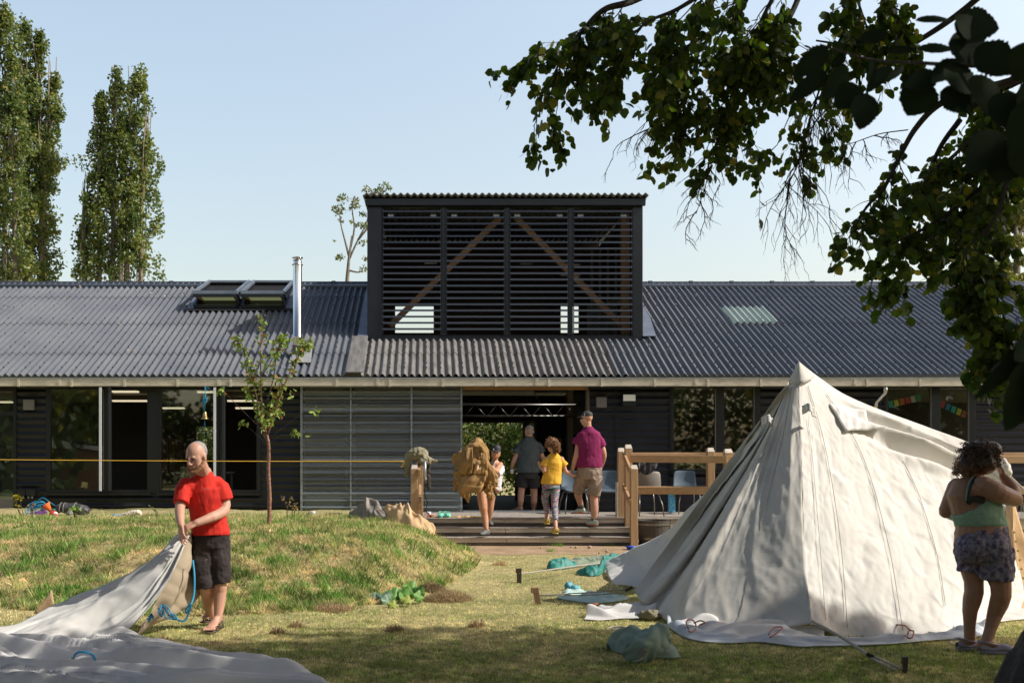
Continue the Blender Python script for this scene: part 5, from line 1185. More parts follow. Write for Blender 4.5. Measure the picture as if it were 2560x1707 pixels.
MB().tube(smooth_path([V((xat(1063,D),D-.2,pz(1207))), V((xat(1062,D),D-.2,pz(1232))), V((xat(1068,D),D-.1,pz(1255))), V((xat(1065,D),D,pz(1275))), V((xat(1078,D),D+.2,ZD+.02))], 24), .006, 6).build('cable', M['black'], t)
# ------------------------------------------------------------------ people
def L3(a, b, t): return V(a).lerp(V(b), t)
def limb(mb, P, R, n=14): mb.tube(P, R, n, dome=True)
def chain(P, R, n=9):
    Q = smooth_path(P, n); rr = np.interp(np.linspace(0, 1, n), np.linspace(0, 1, len(R)), R); return [V(q) for q in Q], [float(r) for r in rr]
def hand(mb, wrist, d, nrm, th, s=1.0, curl=.5, spread=.16):
    """d: wrist to knuckles, nrm: out of the palm, th: +1/-1 thumb side"""
    d = V(d).normalized(); nrm = V(nrm); nrm = (nrm - d*nrm.dot(d)).normalized(); sd = d.cross(nrm)*th; w = V(wrist); k = w + d*.085*s
    mb.tube([w - d*.02*s, w, L3(w, k, .5), k, k + d*.008*s], [(.026*s,.020*s),(.027*s,.019*s),(.040*s,.017*s),(.042*s,.015*s),(.036*s,.012*s)], 12, side=sd)
    for i, ln in enumerate((.072, .080, .075, .060)):
        b = k + sd*(.030-.0205*i)*s; a = d + sd*(spread*(1.2-.8*i)); a.normalize(); P = [b - a*.01*s, b]; c = a.copy()
        for q, f in enumerate((.45, .32, .25)):
            ax = c.cross(nrm).normalized(); c = Matrix.Rotation(curl*(.75 if q == 0 else 1.0), 3, ax) @ c; P.append(P[-1] + c*ln*f*s)
        mb.tube(P, [.0098*s, .0100*s, .0092*s, .0085*s, .0070*s], 8, dome=True)
    b = w + d*.022*s + sd*.022*s; a = (d*.62 + sd*.72 + nrm*.25).normalized(); P = [b, b + a*.035*s, b + a*.035*s + (a*.5+d*.6+nrm*.25*curl*2).normalized()*.030*s, b + a*.05*s + (d*.9+nrm*.5*curl).normalized()*.045*s]
    mb.tube(P, [.015*s, .013*s, .0115*s, .0085*s], 8, dome=True)
def head(mb, c, f, up, s=1.0, w=.076, jaw=1.0, nose=1.0):
    """c: centre of the skull, f: facing"""
    up = V(up).normalized(); f = V(f); f = (f - up*f.dot(up)).normalized(); r = f.cross(up); R = Matrix((r, f, up)).transposed(); c = V(c)
    g = lambda x, y, z: c + R @ (V((x, y, z))*s)
    mb.ell(g(0, -.010, .030), (w*s, .096*s, .088*s), R, 20, 14)                       # skull
    mb.tube([g(0, .032, .045), g(0, .042, .0), g(0, .045, -.045), g(0, .040, -.085), g(0, .028, -.100)], [(.062*s,.045*s),(.066*s,.045*s),(.058*s,.042*s),(.042*s*jaw,.034*s),(.028*s*jaw,.022*s)], 16, side=r, dome=True)
    mb.tube([g(-.052,-.005,-.035), g(-.045,.02,-.075)], [.030*s, .022*s], 8, dome=True); mb.tube([g(.052,-.005,-.035), g(.045,.02,-.075)], [.030*s, .022*s], 8, dome=True)
    mb.tube([g(0,.088,.022), g(0,.101,-.004), g(0,.112*nose,-.026), g(0,.098,-.036)], [.010*s,.0115*s,.0155*s,.010*s], 8, dome=True)
    for x in (-1, 1):
        mb.ell(g(x*(w+.002), -.005, -.004), (.009*s, .019*s, .032*s), R, 8, 8); mb.ell(g(x*.013, .100, -.032), (.009*s,.009*s,.008*s), R, 8, 6)
        mb.ell(g(x*.026, .082, .024), (.020*s,.012*s,.007*s), R, 8, 6)                # brow
    mb.tube([g(-.020,.086,-.062), g(0,.093,-.059), g(.020,.086,-.062)], [.006*s,.009*s,.006*s], 8, dome=True)
    mb.tube([g(-.016,.085,-.071), g(0,.091,-.072), g(.016,.085,-.071)], [.006*s,.009*s,.006*s], 8, dome=True)
    return g, R
def face_parts(par, g, R, s=1.0):
    for x in (-1, 1): MB().ell(g(x*.028, .0855, .007), (.0155*s, .008*s, .0070*s), R, 10, 8).build('eye', M['eye'], par, smooth=True)
    MB().tube([g(-.021,.091,-.0665), g(0,.0985,-.0655), g(.021,.091,-.0665)], .0035*s, 6).build('mouth', M['lip'], par, smooth=True)
def person(label, base):
    return thing('person', label, 'person', base)
def body_obj(mb, mat, par, vox=.0075, it=2): return remesh(mb.build('body', mat, par), vox, it)
def cloth_obj(mb, name, mat, par, vox=.009, it=3, disp=((.12,.016),)): return remesh(mb.build(name, mat, par), vox, it, disp)
def curls(name, c, rad, n, mat, par, R=Matrix.Identity(3), cr=.012, th=.005, seed=1, down=.5, lower=-.2, turns=2.2):
    rnd = random.Random(seed); mb = MB(); c = V(c)
    for i in range(n):
        while True:
            d = V((rnd.gauss(0,1), rnd.gauss(0,1), rnd.gauss(0,1)))
            if d.length > .01:
                d.normalize()
                if d.z > lower: break
        p = c + R @ V((d.x*rad[0], d.y*rad[1], d.z*rad[2])); o = (R @ d); flow = (V((0,0,-1))*down + o*.5 + V((rnd.gauss(0,.35), rnd.gauss(0,.35), rnd.gauss(0,.2)))).normalized()
        a = flow.orthogonal().normalized(); b = flow.cross(a); ln = rnd.uniform(.03, .075)*(rad[0]/.1); P = []; ph = rnd.uniform(0, 6.28); k = 12
        for q in range(k):
            t = q/(k-1); w_ = ph + t*6.28*turns*ln/.05; P.append(p + flow*ln*t + a*math.cos(w_)*cr + b*math.sin(w_)*cr)
        mb.tube(P, th, 4)
    return mb.build(name, mat, par, smooth=True)
def sandal(par, a, toe, up=(0,0,1)):
    a, toe = V(a), V(toe); d = (toe-a).normalized(); mb = MB().tube([a-d*.05, a, L3(a,toe,.6), toe+d*.02], [(.034,.011),(.036,.011),(.047,.011),(.036,.009)], 12, side=d.cross(V(up)), dome=False)
    o = mb.build('sandal', M['sole'], par, smooth=True); sd = d.cross(V(up)).normalized()
    for t, h in ((.28, .055), (.62, .036), (.05, .075)):
        c = L3(a, toe, t); MB().tube([c-sd*.046, c-sd*.036+V(up)*h*.8, c+V(up)*h, c+sd*.036+V(up)*h*.8, c+sd*.046], [(.010,.004)]*5, 8, side=d).build('strap', M['strap'], o, smooth=True)
    return o
def foot_mesh(mb, ankle, heel, toe, w=.036):
    ankle, heel, toe = V(ankle), V(heel), V(toe); d = (toe-heel).normalized()
    mb.tube([ankle, L3(ankle, heel, .6)+V((0,0,.01)), heel+V((0,0,.02))], [.036,.034,.028], 10, dome=True)
    mb.tube([heel+V((0,0,.028)), L3(heel,toe,.35)+V((0,0,.045)), L3(heel,toe,.7)+V((0,0,.026)), toe+V((0,0,.016))], [(.030,.026),(.034,.032),(w+.006,.020),(w,.013)], 12, side=d.cross(V((0,0,1))), dome=True)
    mb.tube([ankle, L3(heel,toe,.4)+V((0,0,.05))], [.034,.032], 10, dome=True)
def shoe(par, heel, toe, mat, name='shoe', h=.07, sole=None, w=.044):
    heel, toe = V(heel), V(toe); d = (toe-heel).normalized(); up = V((0,0,1)); up = (up - d*up.dot(d)).normalized(); sd = d.cross(up)
    mb = MB().tube([heel+up*.045-d*.01, L3(heel,toe,.2)+up*.05, L3(heel,toe,.5)+up*.042, L3(heel,toe,.8)+up*.03, toe+up*.022], [(.034,.045),(.038,.048),(.040,.040),(w,.029),(.030,.02)], 14, side=sd, dome=True)
    mb.tube([L3(heel,toe,.12)+up*.05, L3(heel,toe,.10)+up*(h+.03)], [.038,.036], 12)
    o = remesh(mb.build(name, mat, par), .006, 1)
    MB().tube([heel-d*.01+up*.010, L3(heel,toe,.5)+up*.010, L3(heel,toe,.8)+up*.010, toe+d*.012+up*.014], [(.036,.013),(.038,.013),(w+.003,.012),(.028,.009)], 14, side=sd, dome=True).build('sole', sole or M['white'], o, smooth=True)
    return o

# --- man in red (facing the camera, pulling the canvas)
D = 9.35; q = lambda px, py, d=0: pt(px, py, D+d)
pr = person('bald grey-haired bearded man in a red t-shirt and charcoal shorts pulling a white canvas', V((xat(530,D), D, 0)))
mb = MB(); fh = V((-.40,-.86,-.32)); uph = V((-.10,-.32,.94))
hc = q(491,1141,-.22); g, R = head(mb, hc, fh, uph, 1.06, .076, 1.1)
nk = q(511,1183,-.05); mb.tube([g(0,-.02,-.04), L3(g(0,-.02,-.06), nk, .6), nk+V((.0,.03,-.03))], [.058,.058,.066], 14)
sl, sr = q(461,1208,-.10), q(545,1205,.02); ch = q(508,1225,-.02); pel = q(526,1338,.02)
mb.tube([nk, ch, L3(ch,pel,.5), pel], [(.07,.065),(.14,.09),(.135,.095),(.14,.10)], 16, side=(1,.1,0), dome=True)
el, wl = q(450,1268,-.22), q(452,1312,-.40); limb(mb, *chain([sl+V((.01,0,-.03)), el, wl], [.048,.046,.043,.040,.029]))
er, wr_ = q(560,1276,-.05), q(491,1307,-.30); limb(mb, *chain([sr+V((-.01,0,-.03)), q(560,1245,.0), er, q(530,1292,-.2), wr_], [.048,.050,.048,.043,.032]))
hand(mb, wl, V((.02,-.05,-.10)), V((.6,.5,0)), -1, 1.05, .28, .22); hand(mb, wr_, V((-.10,-.03,-.045)), V((.1,.5,-.8)), -1, 1.05, 1.0, .02)
hl, hr = q(508,1350,0), q(545,1348,.04); kl, kr = q(511,1448,-.05), q(549,1447,.02); al, ar = q(526,1536,.22), q(545,1544,-.02)
limb(mb, *chain([hl, kl, q(518,1490,.06), al], [.085,.060,.056,.052,.036])); limb(mb, *chain([hr, kr, q(550,1485,.03), ar], [.085,.062,.060,.054,.036]))
foot_mesh(mb, al, q(529,1545,.26), q(512,1549,.18)); foot_mesh(mb, ar, V((ar.x+.0,ar.y+.05,.045)), V((ar.x-.035,ar.y-.19,.03)))
for i in range(5): mb.tube([V((ar.x-.075+.020*i,ar.y-.18,.045)), V((ar.x-.080+.021*i,ar.y-.225+.006*i,.038))], [.012,.010], 8, dome=True)
body_obj(mb, M['skin'], pr, .0065); face_parts(pr, g, R, 1.06)
mb = MB().ell(g(0,-.023,.034), (.0795,.094,.090), R, 20, 14)
remesh(mb.build('hair', M['hairgrey'], pr), .006, 1)
mb = MB().tube([g(-.068,.01,-.03), g(-.058,.05,-.075), g(-.03,.078,-.103), g(0,.088,-.112), g(.03,.078,-.103), g(.058,.05,-.075), g(.068,.01,-.03)], [.010,.018,.024,.030,.024,.018,.010], 8, dome=True).tube([g(-.033,.086,-.055), g(0,.100,-.047), g(.033,.086,-.055)], .008, 6, dome=True)
remesh(mb.build('beard', M['beard'], pr), .006, 2, [(.014,.010)])
mb = MB(); hem = q(527,1334,0)
mb.tube([nk+V((0,.0,.012)), nk+V((.002,.0,-.02)), q(505,1208,-.03), ch+V((.005,0,.0)), L3(ch,hem,.45)+V((.008,0,0)), L3(ch,hem,.8), hem, hem+V((0,0,-.008))], [(.072,.065),(.088,.075),(.142,.105),(.172,.120),(.158,.125),(.158,.13),(.166,.138),(.163,.135)], 20, side=(1,.12,0))
limb(mb, [L3(sl,ch,.4), sl+V((.02,0,-.02))], [.07,.075]); mb.tube([sl+V((.015,0,-.01)), L3(sl,el,.3), L3(sl,el,.55), L3(sl,el,.80), L3(sl,el,.84)], [.058,.070,.070,.072,.070], 14); limb(mb, [L3(sr,ch,.4), sr+V((-.02,0,-.02))], [.075,.08]); mb.tube([sr+V((-.01,0,-.01)), q(553,1220,.0), q(557,1232,.0), q(560,1248,.0), q(560.5,1250,0)], [.062,.074,.077,.080,.078], 14)
cloth_obj(mb, 'shirt', M['red'], pr, .008, 3, ((.15,.022),))
MB().tube([q(512,1222,-.168), q(519,1221.5,-.168), q(524,1222,-.166)], .003, 5).build('chest_logo', M['seam'], pr)
mb = MB(); mb.tube([q(527,1326,.0), q(527,1345,.02), q(527,1368,.02)], [(.162,.125),(.172,.135),(.165,.125)], 18, side=(1,.1,0))
mb.tube([hl, q(506,1400,-.02), q(509,1455,-.03), q(510,1470,-.03)], [.100,.095,.088,.086], 16); mb.tube([hr, q(549,1400,.02), q(551,1440,.02), q(552,1458,.02)], [.102,.096,.092,.090], 16)
cloth_obj(mb, 'shorts', M['grey_short'], pr, .009, 2, ((.10,.03),(.04,.012)))
sandal(pr, V((ar.x+.003,ar.y+.03,.020)), V((ar.x-.04,ar.y-.21,.012))); sandal(pr, q(530,1550,.28), q(511,1554,.18))

# --- woman on the right (back three-quarter, in the tree's shade)
D = 8.25; q = lambda px, py, d=0: pt(px, py, D+d)
wo = person('woman with dark curly hair in mint top and patterned shorts, hand to her face', V((xat(2462,D), D, 0)))
mb = MB(); hc = q(2466,1146,.02); g, R = head(mb, hc, V((.90,.30,-.30)), V((.22,.04,.97)), 1.0, .072, .9)
nk = q(2437,1192,.02); mb.tube([g(0,-.03,-.05), L3(g(0,-.03,-.06), nk, .6), nk], [.050,.052,.060], 14)
sn, sf = q(2462,1212,-.14), q(2392,1215,.08); ch = q(2432,1235,0); wa = q(2450,1305,0); hp = q(2454,1362,0)
sdv = (sn-sf).normalized()
mb.tube([nk+V((0,0,.0)), L3(nk,ch,.45), ch, q(2440,1272,0), wa, hp], [(.07,.06),(.15,.085),(.185,.125),(.178,.135),(.175,.140),(.20,.17)], 20, side=(1,-.15,0), dome=True)
ef, wf = q(2366,1277,.14), q(2405,1296,.26); limb(mb, *chain([sf, ef], [.066,.058])); limb(mb, *chain([ef, wf, q(2430,1300,.3)], [.052,.044,.036]))
en, wn = q(2537,1247,-.06), q(2508,1190,.04); limb(mb, *chain([L3(sn,ch,.15), q(2495,1232,-.16), en], [.080,.076,.060])); limb(mb, *chain([en, q(2528,1218,0), wn], [.056,.050,.032]))
hand(mb, wn, V((-.03,.03,.10)), V((-.9,.1,.1)), 1, .98, .22, .14)
hl, hr = q(2428,1385,.04), q(2480,1385,-.04); kl, kr = q(2435,1478,.05), q(2503,1488,-.06); al, ar = q(2424,1600,.10), q(2466,1606,-.02)
limb(mb, *chain([hl, q(2432,1430,.06), kl, q(2425,1525,.07), al], [.115,.100,.070,.070,.067,.045,.040])); limb(mb, *chain([hr, q(2497,1440,-.06), kr, q(2487,1535,.0), ar], [.125,.105,.075,.072,.068,.046,.040]))
foot_mesh(mb, al, V((al.x-.06,al.y+.0,.03)), V((al.x+.10,al.y+.02,.025))); foot_mesh(mb, ar, V((ar.x-.05,ar.y,.03)), V((ar.x+.14,ar.y-.03,.025)))
body_obj(mb, M['skinbrown'], wo, .007); face_parts(wo, g, R)
mb = MB().ell(q(2450,1131,.02), (.112,.105,.092), None, 20, 14).ell(q(2432,1152,.02), (.095,.10,.10)).ell(q(2418,1172,.0), (.065,.08,.06)).ell(q(2462,1158,-.04), (.075,.09,.075)).ell(q(2478,1124,.02), (.07,.09,.065))
hair = remesh(mb.build('hair', M['hairdark'], wo), .012, 2, [(.05,.03),(.02,.02)])
curls('curls', q(2448,1136,.02), (.118,.11,.098), 330, M['hairdark'], wo, cr=.009, th=.0027, seed=3, down=.55, lower=-.55); curls('curls', q(2420,1168,.02), (.080,.085,.070), 150, M['haircurl'], wo, cr=.009, th=.0024, seed=5, down=.8, lower=-.6)
mb = MB(); mb.tube([q(2430,1254,0), q(2436,1258,0), q(2440,1275,0), q(2450,1298,0), q(2452,1311,0), q(2452,1313,0)], [(.186,.137),(.188,.142),(.186,.148),(.183,.152),(.186,.152),(.184,.150)], 24, side=(1,-.15,0)); cloth_obj(mb, 'top', M['mintop'], wo, .009, 2, ((.09,.018),(.03,.006)))
for P, m_, w_ in (([q(2415,1258,-.15), q(2418,1235,-.16), q(2424,1208,-.12), q(2434,1190,-.05)], 'mintop', .010), ([q(2420,1258,-.165), q(2423,1230,-.165), q(2430,1206,-.13), q(2440,1191,-.06)], 'black', .011), ([q(2388,1256,-.03), q(2386,1232,-.02), q(2392,1206,.0)], 'mintop', .007)):
    MB().tube(smooth_path(P, 14), [(w_,.004)]*14, 8, side=(1,0,0)).build('strap', M[m_], wo, smooth=True)
mb = MB().tube([q(2418,1258,-.155), q(2424,1249,-.165), q(2440,1247,-.165), q(2462,1251,-.15)], [(.03,.008)]*4, 8, side=(0,0,1)); remesh(mb.build('bra_band', M['black'], wo), .006, 1)
mb = MB(); mb.tube([q(2452,1318,0), q(2454,1330,0), q(2456,1362,0), q(2457,1392,0)], [(.180,.148),(.192,.162),(.202,.182),(.190,.168)], 22, side=(1,-.1,0))
mb.ell(q(2430,1368,-.07), (.125,.13,.12)); mb.ell(q(2480,1370,-.10), (.13,.12,.13))
mb.tube([q(2428,1372,.04), q(2432,1412,.05), q(2431,1430,.05)], [.130,.112,.106], 18); mb.tube([q(2484,1372,-.05), q(2491,1420,-.06), q(2490,1446,-.05)], [.140,.130,.124], 18)
floral = pm('patterned_shorts', (.25,.24,.30), .85, (.10,.075,.12), 26, bump=(9, .6, .02), spec=.1, lo=.42, hi=.58); cloth_obj(mb, 'shorts', floral, wo, .009, 2, ((.09,.03),(.035,.012)))
clog(wo, V((al.x+.03, al.y+.01, .004)), -1.5, M['lclog'], 1.0, 'clog'); clog(wo, V((ar.x+.07, ar.y-.03, .004)), -1.75, M['lclog'], 1.02, 'clog')

# --- man in plum (from behind, walking up the steps)
D = 18.6; q = lambda px, py, d=0: pt(px, py, D+d)
pm_ = person('tall man in a plum t-shirt, khaki shorts and dark cap climbing the steps', V((xat(1484,D), D, .29)))
mb = MB(); hc = q(1466,1047,.0); g, R = head(mb, hc, V((-.72,.62,-.1)), V((-.02,.03,1)), 1.08, .078)
nk = q(1469,1068,0); mb.tube([g(0,-.02,-.04), nk], [.060,.068], 14); sl, sr = q(1446,1092,.05), q(1499,1092,-.03); ch = q(1473,1105,0); pel = q(1473,1178,0)
mb.tube([nk, ch, pel], [(.07,.07),(.17,.10),(.16,.12)], 16, side=(1,0,0), dome=True)
el, wl = q(1442,1135,-.02), q(1431,1174,.02); limb(mb, *chain([sl+V((.02,0,-.04)), el, wl], [.054,.056,.052,.048,.034])); hand(mb, wl, V((-.01,.02,-.10)), V((.9,.2,0)), 1, 1.1, .5, .08)
er, wr_ = q(1509,1133,0), q(1506,1160,.12); limb(mb, *chain([sr+V((-.02,0,-.04)), er, wr_], [.054,.054,.048,.034])); hand(mb, wr_, V((-.02,.02,-.1)), V((-.9,.2,0)), -1, 1.1, .5, .08)
hl, hr = q(1458,1190,.02), q(1488,1190,0); kl, kr = q(1445,1228,.22), q(1485,1243,0); al, ar = q(1452,1262,.42), q(1486,1298,0)
limb(mb, *chain([hl, kl, al], [.10,.072,.064,.045])); limb(mb, *chain([hr, kr, q(1486,1268,-.02), ar], [.10,.075,.070,.068,.048]))
body_obj(mb, M['skin'], pm_, .009)
mb = MB().ell(g(0,-.012,.058), (.086,.108,.078), R); mb.tube([g(0,.07,.055), g(0,.12,.045), g(0,.165,.032)], [(.075,.012),(.072,.009),(.045,.006)], 12, side=R @ V((1,0,0)), dome=True); remesh(mb.build('cap', M['cap'], pm_), .008, 2)
MB().tube([g(-.087,-.02,.03), g(-.088,-.022,.055), g(-.075,-.018,.09)], .006, 5).build('cap_stitching', M['galvlip'], pm_); MB().tube([g(-.08,.01,.012), g(-.06,.07,.012), g(-.02,.095,.01), g(.03,.095,.01)], [.006,.016,.018,.016], 8).build('sunglasses', M['black'], pm_)
mb = MB(); mb.tube([nk+V((0,0,.012)), q(1470,1073,0), q(1471,1083,0), ch, q(1474,1135,0), q(1473,1166,0), q(1473,1168.5,0)], [(.075,.07),(.105,.085),(.195,.125),(.225,.155),(.222,.165),(.232,.175),(.228,.172)], 20, side=(1,0,0))
limb(mb, [L3(sl,ch,.4), sl+V((.02,0,-.02)), q(1444,1100,.04)], [.07,.07,.075]); mb.tube([q(1446,1096,.04), q(1442,1112,.03), q(1441.5,1113,.03)], [.085,.100,.097], 14); limb(mb, [L3(sr,ch,.4), sr+V((-.02,0,-.02)), q(1502,1102,-.02)], [.07,.068,.07]); mb.tube([q(1501,1098,-.02), q(1506,1116,-.02), q(1506.5,1117,-.02)], [.070,.080,.078], 14); cloth_obj(mb, 'shirt', M['purple'], pm_, .010, 2, ((.16,.035),))
mb = MB(); mb.tube([q(1473,1162,0), q(1474,1180,0), q(1472,1198,0)], [(.205,.15),(.215,.165),(.19,.15)], 18, side=(1,0,0)); mb.tube([hl, q(1450,1212,.12), q(1444,1226,.22)], [.125,.115,.105], 16); mb.tube([hr, q(1487,1220,0), q(1483,1238,0)], [.125,.120,.112], 16); cloth_obj(mb, 'shorts', M['khakishort'], pm_, .010, 2, ((.1,.035),(.04,.012)))
for a, nm in ((al, 0), (ar, 1)): MB().tube([a+V((0,0,.03)), a+V((0,0,-.06))], .052, 12).build('sock', M['sock'], pm_, smooth=True)
os_ = pm('orange_sole', (.75,.18,.06), .5)
shoe(pm_, ar+V((.02,-.10,-.10)), ar+V((-.10,.12,-.10)), M['trainer'], sole=os_, w=.05); shoe(pm_, q(1458,1281,.42), q(1434,1283.5,.5), M['trainer'], sole=os_, w=.05)

# --- girl in yellow
D = 18.5; q = lambda px, py, d=0: pt(px, py, D+d)
gi = person('curly-haired girl in a yellow t-shirt and colourful striped leggings climbing the steps', V((xat(1380,D), D, .15)))
mb = MB(); hc = q(1380,1113,.0); g, R = head(mb, hc, V((-.5,.86,-.05)), V((.02,.02,1)), .98, .070); nk = q(1385,1134,0); mb.tube([g(0,-.02,-.04), nk], [.046,.050], 12)
sl, sr = q(1365,1147,0), q(1404,1147,0); ch = q(1385,1158,0); pel = q(1378,1212,0); mb.tube([nk, ch, pel], [(.06,.055),(.13,.09),(.14,.10)], 16, side=(1,0,0), dome=True)
el, wl = q(1361,1177,-.06), q(1351,1166,.06); limb(mb, *chain([sl, el], [.045,.040])); limb(mb, *chain([el, wl], [.040,.030])); hand(mb, wl, V((-.02,.04,.03)), V((.6,.3,.5)), 1, .9, .6, .05)
er, wr_ = q(1413,1177,0), q(1429,1188,.05); limb(mb, *chain([sr, er], [.045,.038])); limb(mb, *chain([er, wr_], [.037,.027])); hand(mb, wr_, V((.08,.02,-.01)), V((0,.2,1)), -1, .92, .7, .05)
kl, kr = q(1364,1257,.05), q(1386,1262,-.1); al, ar = q(1368,1294,-.02), q(1389,1314,-.35)
limb(mb, *chain([q(1369,1215,0), kl, al], [.07,.05,.045,.036])); limb(mb, *chain([q(1388,1215,0), kr, ar], [.07,.05,.045,.036])); foot_mesh(mb, al, al+V((0,-.04,-.09)), al+V((-.01,.12,-.09))); foot_mesh(mb, ar, ar+V((0,-.04,-.09)), ar+V((-.01,.12,-.09))); body_obj(mb, M['skin'], gi, .008)
curls('curls', hc+V((.005,0,.02)), (.088,.092,.088), 260, M['haircurl'], gi, cr=.012, th=.004, seed=9, down=.4, lower=-.3); curls('ponytail', q(1391,1118,-.09), (.055,.05,.09), 160, M['haircurl'], gi, cr=.012, th=.004, seed=12, down=.6, lower=-.95)
mb = MB().ell(hc+V((.01,-.015,.03)), (.085,.088,.085)).ell(q(1391,1120,-.07), (.05,.045,.08)); remesh(mb.build('hair', M['haircurl'], gi), .009, 1, [(.03,.03)])
mb = MB(); mb.tube([nk+V((0,0,.01)), q(1385,1142,0), ch, q(1382,1185,0), q(1377.5,1207,0), q(1377.5,1209.5,0)], [(.06,.055),(.125,.08),(.152,.115),(.152,.12),(.178,.135),(.175,.132)], 20, side=(1,0,0)); limb(mb, [L3(sl,ch,.4), sl+V((.015,0,-.02))], [.05,.055]); mb.tube([sl+V((.01,0,-.015)), q(1360,1163,-.02), q(1360,1164,-.02)], [.055,.072,.069], 14); limb(mb, [L3(sr,ch,.4), sr+V((-.015,0,-.02))], [.05,.055]); mb.tube([sr+V((-.01,0,-.015)), q(1413,1164,0), q(1414,1165,0)], [.052,.064,.061], 14); cloth_obj(mb, 'shirt', M['yellow'], gi, .009, 2, ((.14,.03),))
# leggings with wavy bands of colour
lm, lnt, lb = nodes_of('striped_leggings'); L = lnt.links.new; tc = lnt.nodes.new('ShaderNodeTexCoord'); nn = lnt.nodes.new('ShaderNodeTexNoise'); mp = lnt.nodes.new('ShaderNodeMapping'); mp.inputs['Scale'].default_value = (5, 5, 42); nn.inputs['Scale'].default_value = 1; nn.inputs['Detail'].default_value = 2; nn.inputs['Distortion'].default_value = .4
cr_ = lnt.nodes.new('ShaderNodeValToRGB'); cr_.color_ramp.interpolation = 'CONSTANT'; cols_ = [(.02,.02,.03),(.02,.25,.30),(.35,.45,.25),(.02,.02,.04),(.35,.05,.25),(.6,.55,.45),(.03,.12,.35),(.02,.02,.03),(.45,.15,.08),(.1,.4,.35),(.25,.05,.3)]
for i, c in enumerate(cols_):
    e = cr_.color_ramp.elements[i] if i < 2 else cr_.color_ramp.elements.new(.3+.4*i/10); e.position = .3+.4*i/10 if i else 0; e.color = (*c, 1)
L(tc.outputs['Object'], mp.inputs['Vector']); L(mp.outputs['Vector'], nn.inputs['Vector']); L(nn.outputs['Fac'], cr_.inputs['Fac']); L(cr_.outputs['Color'], lb.inputs['Base Color']); lb.inputs['Roughness'].default_value = .7
mb = MB(); mb.tube([q(1377.5,1203,0), q(1377.5,1218,0), q(1377,1226,0)], [(.145,.11),(.158,.13),(.135,.11)], 18, side=(1,0,0)); P, r = chain([q(1368,1220,0), q(1362.5,1245,.03), q(1365,1262,.04), q(1368,1284,0)], [.085,.070,.058,.056,.048]); mb.tube(P, r, 14); P, r = chain([q(1388,1220,0), q(1387,1250,-.06), q(1387,1270,-.12), q(1389,1301,-.3)], [.085,.070,.058,.060,.046]); mb.tube(P, r, 14); remesh(mb.build('leggings', lm, gi), .008, 2)
clog(gi, al+V((-.005,.04,-.105)), .15, M['yclog'], .95, 'clog'); clog(gi, ar+V((-.005,.04,-.13)), .2, M['yclog'], .95, 'clog')

# --- woman carrying the hessian bundle (facing the camera, coming down)
D = 18.45; q = lambda px, py, d=0: pt(px, py, D+d)
cw = person('woman in black cap and white top carrying a hessian bundle down the steps', V((xat(1220,D), D, .15)))
mb = MB(); hc = q(1240,1130,-.05); g, R = head(mb, hc, V((-.15,-.95,-.25)), V((.12,-.2,.97)), .96, .070); nk = q(1237,1152,0); mb.tube([g(0,-.02,-.04), nk], [.045,.050], 12)
sl, sr = q(1224,1160,-.02), q(1251,1161,0); ch = q(1240,1172,0); pel = q(1226,1224,0); mb.tube([nk, ch, q(1236,1198,0), pel], [(.06,.05),(.13,.095),(.115,.09),(.15,.11)], 16, side=(1,0,0), dome=True)
er, wr_ = q(1240,1178,-.22), q(1219,1160,-.42); limb(mb, *chain([sr, er], [.050,.044])); limb(mb, *chain([er, wr_], [.043,.028])); hand(mb, wr_, V((-.09,.0,.04)), V((-.1,.9,-.3)), 1, .95, .55, .1)
hl, hr = q(1203,1222,-.05), q(1230,1224,.05); kl, kr = q(1208,1268,-.14), q(1226,1268,.06); al, ar = q(1216,1322,-.22), q(1223,1297,.12)
limb(mb, *chain([hl, kl, q(1212,1290,-.14), al], [.092,.080,.060,.058,.038])); limb(mb, *chain([hr, kr, ar], [.085,.062,.055,.038])); body_obj(mb, M['skintan'], cw, .009); face_parts(cw, g, R, .96)
mb = MB().ell(g(0,-.01,.058), (.083,.104,.080), R); mb.tube([g(0,.07,.045), g(0,.115,.035), g(0,.15,.026)], [(.078,.010),(.075,.008),(.05,.006)], 12, side=R @ V((1,0,0)), dome=True); remesh(mb.build('cap', M['capblack'], cw), .008, 2)
MB().ell(g(.045,.088,.062), (.010,.006,.012), R).build('cap_badge', M['white'], cw); mb = MB().tube([g(.05,-.06,.0), g(.055,-.07,-.06), g(.06,-.06,-.12)], [.04,.035,.02], 10, dome=True).tube([g(-.05,-.06,.0), g(-.055,-.07,-.05)], [.035,.03], 10, dome=True); remesh(mb.build('hair', M['hairdark'], cw), .008, 1, [(.02,.01)])
mb = MB(); mb.tube([q(1240,1165,0), ch, q(1237,1198,0), q(1233,1218,0), q(1232,1222,0)], [(.115,.09),(.140,.105),(.125,.105),(.150,.12),(.146,.116)], 18, side=(1,0,0)); mb.tube([q(1252,1168,0), q(1252,1176,-.04), q(1243,1184,-.14)], [.062,.070,.060], 14); cloth_obj(mb, 'top', M['white'], cw, .009, 2, ((.09,.04),(.035,.015)))
MB().tube(smooth_path([q(1232,1166,-.09), q(1238,1155,-.07), q(1244,1150,-.0)], 10), .008, 6).build('strap', M['white'], cw)
mb = MB(); mb.tube([q(1222,1214,0), q(1220,1226,0), q(1218,1234,0)], [(.16,.12),(.17,.13),(.16,.12)], 16, side=(1,0,0)); cloth_obj(mb, 'shorts', M['blackshort'], cw, .01, 1)
c = wr_ + (er-wr_).normalized()*.045; d = (er-wr_).normalized(); MB().tube([c-d*.012, c+d*.012], .034, 14).build('watch', M['black'], cw)
